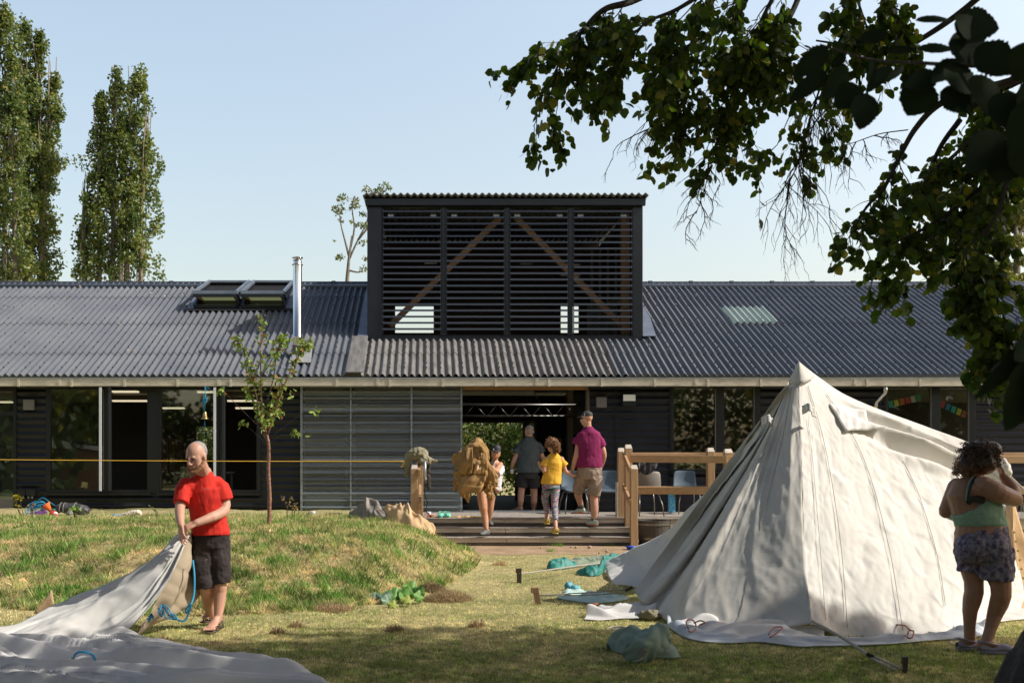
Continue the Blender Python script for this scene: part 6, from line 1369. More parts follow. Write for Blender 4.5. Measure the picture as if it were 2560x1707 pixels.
shoe(cw, al+V((.03,.06,-.10)), al+V((-.10,-.17,-.095)), M['boot'], sole=M['black']); shoe(cw, ar+V((-.01,.04,-.10)), ar+V((.03,-.17,-.10)), M['boot'], sole=M['black'])
D = 18.15; hb = thing('hessian_bundle', 'big brown hessian bundle in the arms of the woman in the black cap', 'bundle', q(1190,1200).to_2d().to_3d()+V((0,-.5,.9)))
def W(px, py, d=0): return pt(px, py, D-.12+d)
mb = MB(); mb.ell(W(1188,1142), (.22,.20,.26), Matrix.Rotation(.2,3,'Y'), 20, 14).ell(W(1155,1150,.05), (.15,.16,.17)).ell(W(1190,1178), (.20,.18,.18)).ell(W(1176,1205,.03), (.22,.16,.15)).ell(W(1200,1200), (.17,.15,.17))
remesh(mb.build('bulk', M['hessian'], hb), .010, 3, [(.20,.12),(-.19,.13)])
mb = MB().tube(smooth_path([W(1181,1104), W(1200,1108,-.05), W(1214,1124,-.05), W(1219,1145,-.02)], 12), [.035]*3+[.045]*6+[.04]*3, 12, dome=True); remesh(mb.build('top_roll', M['hessian'], hb), .009, 2, [(.06,.03)])
mb = MB().tube(smooth_path([W(1163,1128,-.12), W(1175,1116,-.14), W(1195,1114,-.16), W(1208,1126,-.16), W(1213,1146,-.15)], 12), [.05]*12, 12, dome=True); remesh(mb.build('top_roll', M['hessian'], hb), .009, 2, [(.06,.03)])
mb = MB().tube(smooth_path([W(1160,1205,-.1), W(1158,1225,-.1), W(1168,1242,-.08), W(1171,1253,-.06)], 12), list(np.interp(np.linspace(0,1,12),[0,.5,1],[.11,.07,.012])), 12, dome=True).tube(smooth_path([W(1150,1180,-.05), W(1143,1200,-.05), W(1136,1222,-.02)], 10), list(np.interp(np.linspace(0,1,10),[0,.5,1],[.09,.06,.025])), 12, dome=True)
remesh(mb.build('trailing_corner', M['hessian'], hb), .009, 2, [(.08,.05),(-.06,.04)])
mb = MB().tube(smooth_path([W(1212,1165,-.12), W(1218,1190,-.12), W(1222,1215,-.1), W(1226,1245,-.1)], 12), [(r,.04) for r in np.interp(np.linspace(0,1,12),[0,.4,1],[.05,.09,.06])], 12, side=(1,0,0), dome=True).tube(smooth_path([W(1220,1162,-.05), W(1230,1180,-.1), W(1236,1205,-.1), W(1237,1222,-.08)], 12), [(r,.035) for r in np.interp(np.linspace(0,1,12),[0,.5,1],[.05,.07,.02])], 12, side=(1,0,0), dome=True)
remesh(mb.build('hanging_flap', M['hessian'], hb), .009, 2, [(.07,.04),(-.06,.04)])
def drape(ribs, nm, wv=7, am=.035, mt='hessian'): return solidify(MB().grid(loft(ribs, 46, 40, lambda u, v, p: float(am*math.sin(u*wv+v*2)*(.35+.65*v)+.03*sridge(u*3, v*2, len(nm)+ribs[0][0][0])))).build(nm, M[mt], hb, smooth=True), .010)
drape([[(1158,1122,17.85),(1146,1150,17.8),(1144,1178,17.85)],[(1168,1118,17.75),(1164,1152,17.66),(1160,1186,17.7)],[(1180,1116,17.72),(1182,1150,17.62),(1180,1182,17.68)]], 'side_fold', 9, .03)
drape([[(1165,1180,17.78),(1150,1200,17.74),(1140,1220,17.78)],[(1184,1184,17.7),(1168,1212,17.66),(1160,1236,17.7)],[(1204,1186,17.68),(1196,1214,17.64),(1188,1232,17.68)],[(1216,1180,17.72),(1214,1204,17.7),(1212,1218,17.74)]], 'lower_fold', 12, .03)
drape([[(1205,1130,17.7),(1206,1150,17.64),(1198,1172,17.66)],[(1214,1132,17.74),(1218,1160,17.68),(1216,1190,17.7)],[(1220,1145,17.8),(1232,1175,17.74),(1238,1215,17.76)]], 'near_fold', 9, .025)
solidify(MB().grid(loft([[(1190,1155,17.75),(1186,1170,17.72),(1182,1186,17.75)],[(1200,1160,17.7),(1196,1172,17.66),(1190,1184,17.7)],[(1210,1162,17.75),(1208,1174,17.72),(1206,1182,17.75)]], 14, 14, lambda u, v, p: .02*math.sin(u*14))).build('folded_edge', M['hessian2'], hb, smooth=True), .008)

# --- grey-haired man inside the doorway
D = 21.1; q = lambda px, py, d=0: pt(px, py, D+d)
gm_ = person('grey-haired man in a slate shirt and black shorts walking into the dark hall', V((xat(1318,D), D, ZD)))
mb = MB(); hc = q(1322.5,1078,0); g, R = head(mb, hc, V((-.3,.94,-.1)), V((0,.05,1)), 1.05, .078); nk = q(1323,1091,0); mb.tube([g(0,-.02,-.04), nk], [.058,.066], 12)
sl, sr = q(1300,1111,0), q(1347,1111,0); ch = q(1322,1122,0); pel = q(1320,1186,0); mb.tube([nk, ch, pel], [(.07,.07),(.16,.10),(.14,.10)], 16, side=(1,0,0), dome=True)
el, wl = q(1287,1147,0), q(1280,1168,.05); limb(mb, *chain([sl+V((.03,0,-.05)), el, wl], [.048,.052,.048,.034])); hand(mb, wl, V((-.01,.04,-.09)), V((.8,.3,0)), 1, 1.05, .8, .05)
er, wr_ = q(1357,1146,.05), q(1350,1160,.3); limb(mb, *chain([sr+V((-.03,0,-.05)), er, wr_], [.048,.052,.048,.034])); hand(mb, wr_, V((-.03,.09,.0)), V((-.8,.3,0)), -1, 1.05, .5, .05)
kl, kr = q(1303,1230,0), q(1335,1232,.05); al, ar = q(1301,1266,-.02), q(1333.5,1270,.1); limb(mb, *chain([q(1307,1190,0), kl, q(1302,1247,-.03), al], [.095,.07,.066,.064,.042])); limb(mb, *chain([q(1333,1190,0), kr, q(1335,1250,.03), ar], [.095,.07,.066,.064,.042]))
foot_mesh(mb, al, al+V((.02,-.04,-.08)), al+V((-.14,.12,-.08))); foot_mesh(mb, ar, ar+V((0,-.04,-.07)), ar+V((.01,.2,-.07))); body_obj(mb, M['skin'], gm_, .009)
remesh(MB().ell(g(0,-.025,.045), (.082,.092,.078), R).tube([g(-.06,-.07,-.02), g(0,-.088,-.035), g(.06,-.07,-.02)], .022, 8, dome=True).build('hair', M['hairgrey'], gm_), .007, 1, [(.015,.008)])
mb = MB(); mb.tube([nk+V((0,0,.012)), q(1323,1096,0), q(1323,1105,0), ch, q(1321,1150,0), q(1320.5,1178,0), q(1320.5,1181,0)], [(.07,.065),(.105,.08),(.18,.12),(.215,.15),(.222,.165),(.232,.18),(.228,.178)], 20, side=(1,0,0)); limb(mb, [L3(sl,ch,.4), sl+V((.02,0,-.02))], [.07,.075]); mb.tube([sl+V((.01,0,-.02)), q(1291,1131,0), q(1290.5,1132,0)], [.075,.088,.085], 14); limb(mb, [L3(sr,ch,.4), sr+V((-.02,0,-.02))], [.07,.075]); mb.tube([sr+V((-.01,0,-.02)), q(1355,1131,.02), q(1355.5,1132,.02)], [.075,.088,.085], 14); cloth_obj(mb, 'shirt', M['slate'], gm_, .010, 2, ((.13,.03),(.05,.01)))
mb = MB(); mb.tube([q(1320,1176,0), q(1320,1196,0)], [(.205,.16),(.21,.165)], 18, side=(1,0,0)); mb.tube([q(1307,1190,0), q(1303,1218,0)], [.13,.118], 16); mb.tube([q(1334,1190,0), q(1336,1219,.02)], [.13,.118], 16); cloth_obj(mb, 'shorts', M['blackshort'], gm_, .010, 1)
sandal(gm_, V((al.x+.02,al.y,ZD+.02)), V((al.x-.16,al.y+.14,ZD+.012))); sandal(gm_, V((ar.x,ar.y,ZD+.02)), V((ar.x+.01,ar.y+.2,ZD+.012)))
t = thing('tumbler', 'white cup held low in the hand of the grey-haired man', 'cup', q(1280,1184)); MB().lathe(q(1280,1184), [(0,0),(.032,0),(.038,.09),(.034,.09),(.03,.01),(0,.01)], 16).build('cup', M['white'], t, smooth=True)
# --- people barely seen in the dark behind
D = 24; q = lambda px, py, d=0: pt(px, py, D+d)
dp = person('dark-haired person in dark clothes standing in the gloom behind the girl in yellow', V((xat(1400,D), D, ZD)))
mb = MB(); g, R = head(mb, q(1399,1106), V((-.3,-.9,-.1)), V((0,0,1)), 1.0); nk = q(1399,1124); mb.tube([g(0,-.02,-.04), nk], [.05,.055], 12)
P, r = chain([q(1384,1135), q(1378,1165), q(1384,1185)], [.05,.045,.035]); limb(mb, P, r); P, r = chain([q(1416,1135), q(1420,1165), q(1416,1185)], [.05,.045,.035]); limb(mb, P, r); mb.tube([nk, q(1400,1140), q(1400,1190)], [(.07,.06),(.16,.1),(.15,.12)], 14, side=(1,0,0), dome=True)
for s_ in (-1, 1): P, r = chain([q(1400+s_*9,1190), q(1400+s_*10,1228), q(1400+s_*10,1258)], [.09,.06,.045]); limb(mb, P, r)
body_obj(mb, M['skinbrown'], dp, .012); remesh(MB().ell(g(0,-.03,.04), (.10,.10,.09), R).tube([g(0,-.06,.0), g(0,-.07,-.12)], [.07,.05], 10, dome=True).build('hair', M['hairdark'], dp), .012, 1)
mb = MB().tube([nk, q(1400,1138), q(1400,1195)], [(.09,.08),(.18,.12),(.17,.13)], 14, side=(1,0,0)); mb.tube([q(1400,1192), q(1400,1205)], [(.16,.13),(.15,.13)], 14, side=(1,0,0))
for s_ in (-1, 1): mb.tube([q(1400+s_*9,1198), q(1400+s_*10,1256)], [.10,.07], 12)
cloth_obj(mb, 'clothes', M['slate'], dp, .014, 1)
# ------------------------------------------------------------------ trees and plants
def leaf_cloud(name, C, size, cols, mat, parent=None, flat=.0, kind=None, seed=0, drop=0.0):
    """C: (n,3) leaf centres; each leaf one four-cornered face"""
    n = len(C); a = RNG.normal(0, 1, (n, 3)); a[:, 2] -= drop; a /= np.linalg.norm(a, axis=1, keepdims=True)
    b = np.cross(a, RNG.normal(0, 1, (n, 3))); b /= np.linalg.norm(b, axis=1, keepdims=True)
    s = size*RNG.uniform(.6, 1.3, (n, 1)); w = s*RNG.uniform(.55, .75, (n, 1))
    P = np.stack([C - a*s/2, C + b*w/2 - a*s*.05, C + a*s/2, C - b*w/2 - a*s*.05], 1).reshape(-1, 3)
    o = fast_mesh(name, P, 4, cols, mat)
    if parent is not None: under(o, parent)
    return o
def blob_pts(c, r, n):
    d = RNG.normal(0, 1, (n, 3)); d /= np.linalg.norm(d, axis=1, keepdims=True)
    return np.array(c) + d*np.array(r)*(RNG.uniform(0, 1, (n, 1))**.45)
def leafcols(n, lo, hi, yellow=.1, t=None):
    t = RNG.uniform(0, 1, n) if t is None else t
    c = mixc(lo, hi, t)*RNG.uniform(.75, 1.25, (n, 1)); y = RNG.uniform(0, 1, n) < yellow; c[y] = np.array((.26, .24, .05))*RNG.uniform(.7, 1.2, (y.sum(), 1)); return c

def poplar(label, cx_, D, spires, base, seed, dens=1.0):
    """spires: (px at base, px at top, py at top, half width px, py lowest foliage)"""
    t = thing('poplar_tree', label, 'tree', (cx_, D, 0), 'poplars behind the hall'); rnd = random.Random(seed); C = []; tr = MB()
    for (xb, xt, yt, hw, yb) in spires:
        s = F/D; n_cl = int((yb-yt)/5.0*dens)
        P = [V(((xb-CX)/s, D+rnd.uniform(-.5,.5), 0)), V(((lerp(xb,xt,.4)-CX)/s, D, EYE-(lerp(yb,yt,.3)-CY)/s)), V(((xt-CX)/s, D, EYE-(yt+80-CY)/s))]
        q = smooth_path(P, 16); tr.tube(q, [float(k) for k in np.linspace(.16, .02, 16)], 8)
        for k in range(14):
            j = rnd.randrange(3, 14); b = V(q[j]); w = hw/s*rnd.uniform(.15, .45)*(1-.3*j/15); sd = rnd.choice((-1, 1)); tr.tube([b, b+V((sd*w*.4, rnd.uniform(-.4,.4), 1.0)), b+V((sd*w*.8, rnd.uniform(-.5,.5), 3.0))], [.05,.035,.015], 5)
        for k in range(n_cl):
            v = rnd.random()**.9; py = lerp(yb, yt+6, v); env = math.sin(math.pi*min(1, (1-v)*1.05+.06))**.5 if v > .5 else 1
            env = min(1, (1-v)*2.6+.10) * (1 + .22*math.sin(py*.045+seed) + .12*math.sin(py*.13+seed*2)); x = lerp(xb, xt, v) + rnd.uniform(-1, 1)*hw*env*.92
            z = EYE-(py-CY)/s; C.append(((x-CX)/s, D+rnd.uniform(-1, 1)*hw*env/s*.9, z, rnd.uniform(.22, .42)))
    pts = np.concatenate([blob_pts(c[:3], (c[3]*.75, c[3]*.75, c[3]*1.15), int(34*rnd.uniform(.6, 1.3))) for c in C])
    tv = np.clip(.5+.5*wav(pts[:,0]*2, pts[:,2]*1.3, 1.1, seed % 20)+RNG.normal(0, .2, len(pts)), 0, 1)
    leaf_cloud('crown', pts, .155, leafcols(len(pts), (.060,.105,.026), (.18,.22,.07), .10, tv), M['leaf'], t)
    tr.build('trunk', M['palebark'], t, smooth=True); return t
poplar('tall poplar cut by the left edge of the view, the taller of the pair', -17, 44, [(12,12,12,66,700),(-40,-30,-40,60,700),(40,30,120,40,700)], 0, 4, 1.35)
poplar('tall poplar close beside the one at the left edge', -14, 46, [(75,62,52,52,700),(105,100,80,48,690),(95,140,190,28,560),(60,80,200,60,700)], 0, 9, 1.35)
poplar('lone poplar left of the flue with a forked top', -13, 45, [(300,350,168,62,700),(280,290,175,48,700),(245,252,235,34,700),(345,365,330,46,700),(215,205,560,32,702),(300,310,300,90,700)], 0, 15, 1.45)
t = thing('young_poplar', 'low leafy shoot beside the poplar pair, just above the ridge', 'tree', (-16.4, 45, 0))
C = np.concatenate([blob_pts(((px-CX)*45/F, 45, EYE-(py-CY)*45/F), (.35,.35,.4), 45) for px, py in ((100,690),(112,675),(120,690),(90,698),(125,700))]); leaf_cloud('crown', C, .16, leafcols(len(C), (.05,.09,.02), (.12,.16,.04)), M['leaf'], t)
MB().tube([((110-CX)*45/F, 45, 0), ((112-CX)*45/F, 45, 8.8)], [.08,.03], 6).build('trunk', M['palebark'], t)

def loose_tree(name, label, D, trunk, limbs, clus, lsize, n, cols, group=None, r=.35, mat='palebark'):
    s = F/D; X = lambda px, py, d=0: V(((px-CX)/s, D+d, EYE-(py-CY)/s)); b = X(trunk[0][0], trunk[0][1])
    t = thing(name, label, 'tree', (b.x, D, 0), group); mb = MB(); P = [V((b.x, D, 0))]+[X(*p) for p in trunk]
    mb.tube(P, [float(k) for k in np.linspace(trunk_r, trunk_r*.35, len(P))], 8)
    for l in limbs: mb.tube(smooth_path([X(*p) for p in l], 10), [float(k) for k in np.linspace(trunk_r*.45, .012, 10)], 6)
    mb.build('trunk', M[mat], t, smooth=True)
    C = np.concatenate([blob_pts(X(c[0], c[1], random.uniform(-.6, .6)), (c[2]/s, c[2]/s, c[2]/s*.8), int(n*(c[2]/14)**2)) for c in clus])
    leaf_cloud('crown', C, lsize, leafcols(len(C), *cols), M['leaf'], t); return t
trunk_r = .085
loose_tree('slender_tree', 'slim pale-stemmed tree with sparse leaves beside the lantern', 36, [(868,700),(872,650),(880,590)], [[(872,650),(895,600),(915,560),(925,520)],[(872,640),(862,600),(852,560),(848,520)],[(876,620),(886,570),(880,520),(888,490)],[(868,675),(900,680),(912,660)],[(895,600),(925,560),(945,500),(960,470)],[(925,520),(930,480),(915,462)]],
    [(845,520,20),(860,508,18),(878,518,12),(893,515,12),(850,545,10),(905,530,12),(842,640,10),(855,650,12),(905,600,14),(915,640,14),(905,665,12),(900,570,12),(880,560,8),(915,570,14),(840,610,5),(925,480,16),(945,470,16),(962,466,18),(910,466,12),(885,500,15)], .095, 48, ((.08,.12,.03), (.19,.21,.07), .15))
trunk_r = .16
clus = [(random.gauss(2520, 32), random.uniform(500, 720), random.uniform(14, 24)) for k in range(34)] + [(2545,480,20),(2520,500,16),(2555,520,24),(2480,590,14),(2470,650,14),(2500,700,22),(2550,700,22),(2560,600,24),(2580,560,30)]
loose_tree('birch_tree', 'sunlit yellow-green tree rising above the ridge at the right edge', 34, [(2540,700),(2545,620),(2535,540)], [[(2545,640),(2500,600),(2475,560)],[(2540,600),(2570,540),(2560,490)]], clus, .12, 90, ((.10,.14,.03), (.26,.25,.08), .2))
# shrubs and trees behind the hall, seen through the back door
for k, (x, y, r, h, lb) in enumerate(((0.2,35,1.3,3.4,'broad leafy shrub seen at the left of the back doorway'),(2.2,36,1.4,3.8,'leafy shrub seen in the middle of the back doorway'),(3.6,34.5,1.1,3.0,'leafy shrub seen at the right of the back doorway'),(-6.5,35,1.4,3.6,'leafy shrub seen through the rear window of the left room'),(8.0,37,1.5,3.6,'leafy shrub behind the right half of the hall'))):
    t = thing('shrub', lb, 'shrub', (x, y, 0), 'shrubs behind the hall'); C = blob_pts((x, y, h*.52), (r*1.15, r*.9, h*.52), 6500)
    leaf_cloud('foliage', C, .13, leafcols(len(C), (.035,.075,.015), (.15,.20,.05), .08), M['leaf'], t); MB().tube([(x,y,0),(x+.1,y,h*.7)], [.07,.02], 6).build('stem', M['bark'], t)

# --- alder: the shading tree at the right with its boughs hanging into view
al_t = thing('alder_tree', 'large shading tree whose dark leafy boughs hang across the top right', 'tree', (4.35, 6.3, 0))
mb = MB(); mb.tube([(4.05,6.4,-.1),(4.06,6.4,.15),(4.1,6.38,.4),(4.2,6.36,.8),(4.45,6.3,1.6),(4.7,6.2,3),(4.9,6.0,4.6),(5.3,5.6,6.5)], [.68,.60,.48,.37,.30,.27,.24,.16], 16)
mb.tube([(4.1,6.3,.22),(3.78,6.45,.10),(3.5,6.6,-.03)], [.22,.16,.06], 10, dome=True); m_ = remesh(mb.build('trunk', M['bark'], al_t), .03, 2, [(.12,.05)])
def ovate(C, a, nrm, s, w, jag=.10, curl=.12, ts=None):
    """leaf polygons: twelve-cornered toothed ovals"""
    n = len(C); b = np.cross(nrm, a); ts = ts or [(0,0),(.10,.30),(.26,.44),(.46,.50),(.66,.43),(.84,.25),(1,0),(.84,-.25),(.66,-.43),(.46,-.50),(.26,-.44),(.10,-.30)]; P = []
    for u, v in ts:
        j = 1 + RNG.normal(0, jag, (n, 1)); P.append(C + a*s*u + b*w*v*j + nrm*(curl*s*(abs(v)*1.2-u*u*.8)))
    return np.stack(P, 1).reshape(-1, 3)
def unit(a): return a/(np.linalg.norm(a, axis=-1, keepdims=True)+1e-9)
rnd = random.Random(21)
TW = MB(); LC = []; LA = []; LS = []; BR = []
def twig(p, d, ln, r, leaves, lsz, depth=0, hang=.5, bare=False):
    k = 7; P = [V(p)]; d = V(d).normalized()
    for i in range(k):
        d = (d + V((rnd.gauss(0,.20), rnd.gauss(0,.14), rnd.gauss(0,.16)-hang*.22))).normalized(); P.append(P[-1]+d*ln/k)
        if depth < 2 and rnd.random() < (.55 if depth == 0 else .30): twig(P[-1], d+V((rnd.gauss(0,.7), rnd.gauss(0,.5), rnd.gauss(0,.4)-.1)), ln*rnd.uniform(.35,.6), r*.6, leaves, lsz, depth+1, hang, bare)
        if leaves and rnd.random() < leaves:
            for q in range(rnd.choice((1, 1, 2))):
                LC.append(tuple(P[-1]+V((rnd.gauss(0,.016), rnd.gauss(0,.016), rnd.gauss(-.004,.010))))); a = d*.45+V((rnd.gauss(0,.55), rnd.gauss(0,.45), -.45+rnd.gauss(0,.35))); LA.append(tuple(a)); LS.append(lsz*rnd.uniform(.65, 1.25))
    TW.tube(P, [float(x) for x in np.linspace(r, r*.35, len(P))], 4)
def bough(pts, r0, r1, leafy, n_tw, ln, lsz, start=.1, bare=False, name='bough', hang=.5):
    if leafy > .5: n_tw = int(n_tw*.46); leafy = .52; ln *= 1.2
    Q = [V(p) for p in smooth_path([pt(*p) for p in pts], 40)]; o = MB().tube(Q, [float(x) for x in np.linspace(r0, r1, 40)], 8).build(name, M['bark'], al_t, smooth=True)
    for i in range(n_tw):
        u = start+(1-start)*(i+rnd.random())/n_tw; j = min(38, int(u*39)); p = Q[j]; t = (Q[j+1]-Q[j]).normalized()
        twig(p, t*.5+V((rnd.gauss(0,.55), rnd.gauss(0,.4), rnd.gauss(0,.35)-hang*.6)), ln*rnd.uniform(.5, 1.15), .0045, leafy, lsz, 0, hang, bare)
    return o
LZ = .060
bough([(2100,-420,7.0),(1800,-120,6.8),(1600,-5,6.7),(1510,25,6.6),(1455,80,6.6),(1415,130,6.6),(1385,185,6.6)], .03, .006, .95, 36, .34, LZ, .40)
bough([(1950,-260,7.2),(1880,-40,7.0),(1830,55,7.0),(1760,90,6.9),(1690,140,6.9),(1630,210,6.9)], .024, .005, .95, 34, .42, LZ, .2)
bough([(2000,-200,6.6),(1820,-60,6.6),(1700,20,6.5),(1620,55,6.5),(1560,110,6.5)], .020, .005, .95, 30, .36, LZ, .2)
bough([(2050,-160,7.3),(1990,10,7.2),(1940,100,7.1),(1880,190,7.0),(1830,240,7.0),(1800,330,7.0)], .022, .005, .40, 16, .42, LZ, .25, hang=.5)
bough([(1990,-120,6.8),(1930,0,6.8),(1900,60,6.8),(1880,120,6.8)], .018, .006, .95, 24, .34, LZ, .2)
bough([(2160,-300,7.4),(2140,-20,7.3),(2110,80,7.3),(2070,150,7.2),(2020,200,7.2),(1985,290,7.2)], .018, .004, .55, 20, .5, LZ, .3)
bough([(2100,-120,7.0),(2150,20,7.0),(2170,75,7.0)], .012, .004, .9, 16, .3, LZ, .2)
bough([(2140,-120,6.7),(2200,-10,6.7),(2270,40,6.7)], .012, .004, .9, 14, .28, LZ, .2)
bough([(2700,-240,7.0),(2440,0,7.0),(2300,100,7.0),(2240,125,7.0),(2160,120,7.0),(2040,102,7.0)], .024, .006, .12, 8, .3, LZ, .5)
bough([(2110,90,7.3),(2070,170,7.3),(2040,250,7.3),(2015,330,7.3),(1990,420,7.3),(1965,470,7.3)], .009, .003, .0, 24, .46, LZ, .15, hang=.9)
bough([(2060,160,7.3),(2075,260,7.3),(2085,330,7.3)], .006, .002, .0, 12, .36, LZ, .1, hang=.9)
bough([(1830,240,7.0),(1800,330,7.0),(1775,400,7.0),(1765,460,7.0),(1740,535,7.0)], .006, .002, .0, 12, .30, LZ, .1, hang=.7)
bough([(1720,200,6.9),(1660,290,6.9),(1610,330,6.9)], .005, .002, .0, 10, .30, LZ, .1, hang=.4)
bough([(2800,60,6.9),(2560,190,6.9),(2440,225,6.9),(2350,260,6.9),(2290,320,6.9),(2250,390,6.9),(2210,470,6.9),(2165,520,6.9),(2125,590,6.9)], .030, .006, .16, 14, .34, LZ, .55, hang=.8)
bough([(2270,325,6.9),(2200,335,6.9),(2140,355,6.9),(2098,368,6.9)], .004, .002, .0, 6, .22, LZ, .2, hang=.9)
for (pts, n_) in (([(2760,180,6.6),(2560,260,6.6),(2450,330,6.6),(2370,400,6.6),(2300,440,6.6)],46), ([(2760,200,7.2),(2600,300,7.2),(2500,380,7.2),(2430,470,7.2),(2380,540,7.2)],60), ([(2700,250,6.8),(2560,380,6.8),(2440,480,6.8),(2330,560,6.8),(2230,610,6.8)],56), ([(2620,330,7.1),(2500,450,7.1),(2420,540,7.1),(2380,610,7.1)],44),
                  ([(2400,300,7.4),(2350,370,7.4),(2300,480,7.4),(2260,540,7.4),(2200,600,7.4)],40), ([(2700,120,7.5),(2560,200,7.5),(2480,240,7.5),(2400,290,7.5)],44), ([(2640,200,6.5),(2540,320,6.5),(2480,420,6.5)],36)):
    bough(pts, .020, .005, .95, int(n_*.52), .32, LZ, .12)
bough([(2680,330,6.4),(2530,440,6.4),(2500,520,6.4),(2462,600,6.4),(2458,700,6.4),(2465,800,6.4),(2470,850,6.4)], .018, .004, .9, 34, .26, LZ, .52)
bough([(2510,520,6.4),(2460,580,6.4),(2420,620,6.4),(2400,680,6.4),(2380,760,6.4)], .008, .003, .95, 26, .24, LZ, .15)
bough([(2470,640,6.4),(2490,730,6.4),(2510,800,6.4)], .006, .003, .95, 12, .22, LZ, .3)
TW.build('twigs', M['bark'], al_t)['kind'] = 'stuff'
C = np.array(LC); A = unit(np.array(LA)); n = len(C); N = unit(np.cross(A, RNG.normal(0, 1, (n, 3)) + np.array([0, 0, .8]))); S = np.array(LS)[:, None]
o = fast_mesh('hanging_leaves', ovate(C, A, N, S, S*.78), 12, leafcols(n, (.035,.065,.014), (.11,.16,.025), .08), M['aleaf']); under(o, al_t); print('alder leaves', n)
# near, large and out of focus leaves
MB().tube(smooth_path([pt(2700,150,2.3), pt(2480,165,2.3), pt(2300,158,2.35), pt(2180,150,2.4), pt(2050,112,2.4)], 20), [float(k) for k in np.linspace(.006,.002,20)], 6).build('near_twig', M['bark'], al_t)
MB().tube(smooth_path([pt(2620,420,2.2), pt(2560,300,2.2), pt(2430,200,2.25), pt(2350,165,2.3)], 16), .003, 6).build('near_twig', M['bark'], al_t); MB().tube(smooth_path([pt(2700,830,1.6), pt(2560,870,1.6), pt(2480,930,1.6)], 12), .004, 6).build('near_twig', M['bark'], al_t)
TSN = [(0, 0)] + [(u, (.5*math.sin(math.pi*u**.8)**.75)*(1+(.07 if i % 2 else -.03))) for i, u in enumerate([k/22 for k in range(1, 22)])] + [(1, 0)]; TSN += [(u, -v) for u, v in TSN[-2:0:-1]]
near = [(2070,118,1985,195,55,2.4),(2065,180,1972,255,45,2.4),(2120,175,2058,245,60,2.4),(2148,215,2090,268,70,2.35),(2170,235,2150,322,70,2.35),(2150,98,2222,84,36,2.4),(2115,140,2075,168,26,2.4),(2185,145,2172,220,22,2.4),(2222,166,2165,232,34,2.4),(2288,52,2380,58-10,22,2.35),
        (2215,128,2290,122,20,2.4),(2295,122,2388,122,26,2.35),(2260,168,2210,205,20,2.4),(2320,205,2268,290,95,2.25),(2345,190,2262,215,55,2.25),(2385,60,2500,70,90,2.2),(2370,110,2480,130,95,2.2),(2360,170,2450,230,90,2.2),(2440,120,2540,180,90,2.2),(2420,200,2520,290,100,2.15),(2350,230,2440,270,70,2.2),
        (2500,330,2420,430,90,2.1),(2530,360,2490,455,110,2.1),(2560,330,2570,450,100,2.05),(2480,240,2580,330,100,2.05),(2560,200,2600,300,100,2.0),(2530,120,2600,200,90,2.1),(2400,150,2330,205,60,2.25),(2590,250,2530,390,90,2.0),(2440,90,2390,40,60,2.2),
        (2620,810,2440,1000,55,1.5),(2600,880,2520,1080,120,1.5),(2640,850,2600,1080,130,1.5),(2620,820,2540,900,90,1.5)]
C, A, S, Wd, Nn = [], [], [], [], []
for a in near:
    p, q = pt(a[0], a[1], a[5]), pt(a[2], a[3], a[5]+rnd.uniform(-.03,.03)); C.append(p); d = q-p; S.append(d.length); A.append(d.normalized()); Wd.append(a[4]*a[5]/F); nn = V((rnd.gauss(0,.2), -1, rnd.gauss(0,.2))); Nn.append(nn)
A = np.array(A); N = np.array(Nn); N = unit(N-A*np.sum(A*N, 1, keepdims=True)); S = np.array(S)[:,None]
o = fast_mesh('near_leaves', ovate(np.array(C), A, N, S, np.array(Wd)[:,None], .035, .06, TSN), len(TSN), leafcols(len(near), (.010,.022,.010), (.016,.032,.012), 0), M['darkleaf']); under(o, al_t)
# the crown overhead and to the right (throws the shade on the foreground)
def crown_pts(n):
    out = []
    while sum(len(a) for a in out) < n:
        x = RNG.uniform(.8, 14, 4000); y = RNG.uniform(-1.5, 9.6, 4000); z = RNG.uniform(5.5, 9.5, 4000)
        ed = 7.28 + .42*sst(8, 9.5, x) + .14*np.sin(x*1.3+z) + .10*np.sin(x*3.1+2*z) + .02*(z-6)
        k = (y < ed) & (z > 1.495+.45*np.maximum(y, 0)+.25) & (z < 8.2+1.3*np.sin(x*.5+y*.4)) & (wav(x, y+z, 1.3, 12)+.35*wav(x+z, y, 3.2, 3) > -.42)
        out.append(np.stack([x[k], y[k], z[k]], 1))
    return np.concatenate(out)[:n]
C = crown_pts(46000); leaf_cloud('crown', C, .20, leafcols(len(C), (.025,.05,.012), (.06,.10,.02), .03), M['aleaf'], al_t)
mb = MB()
for k in range(16):
    x, y = rnd.uniform(1.5, 12), rnd.uniform(0, 8.5); mb.tube(smooth_path([V((5.2,5.6,6.2)), V((lerp(5.2,x,.5), lerp(5.6,y,.5), 6.9)), V((x, y, 7.2+rnd.uniform(-.4,.8)))], 10), [float(q) for q in np.linspace(.12,.03,10)], 7)
mb.build('limbs', M['bark'], al_t, smooth=True)
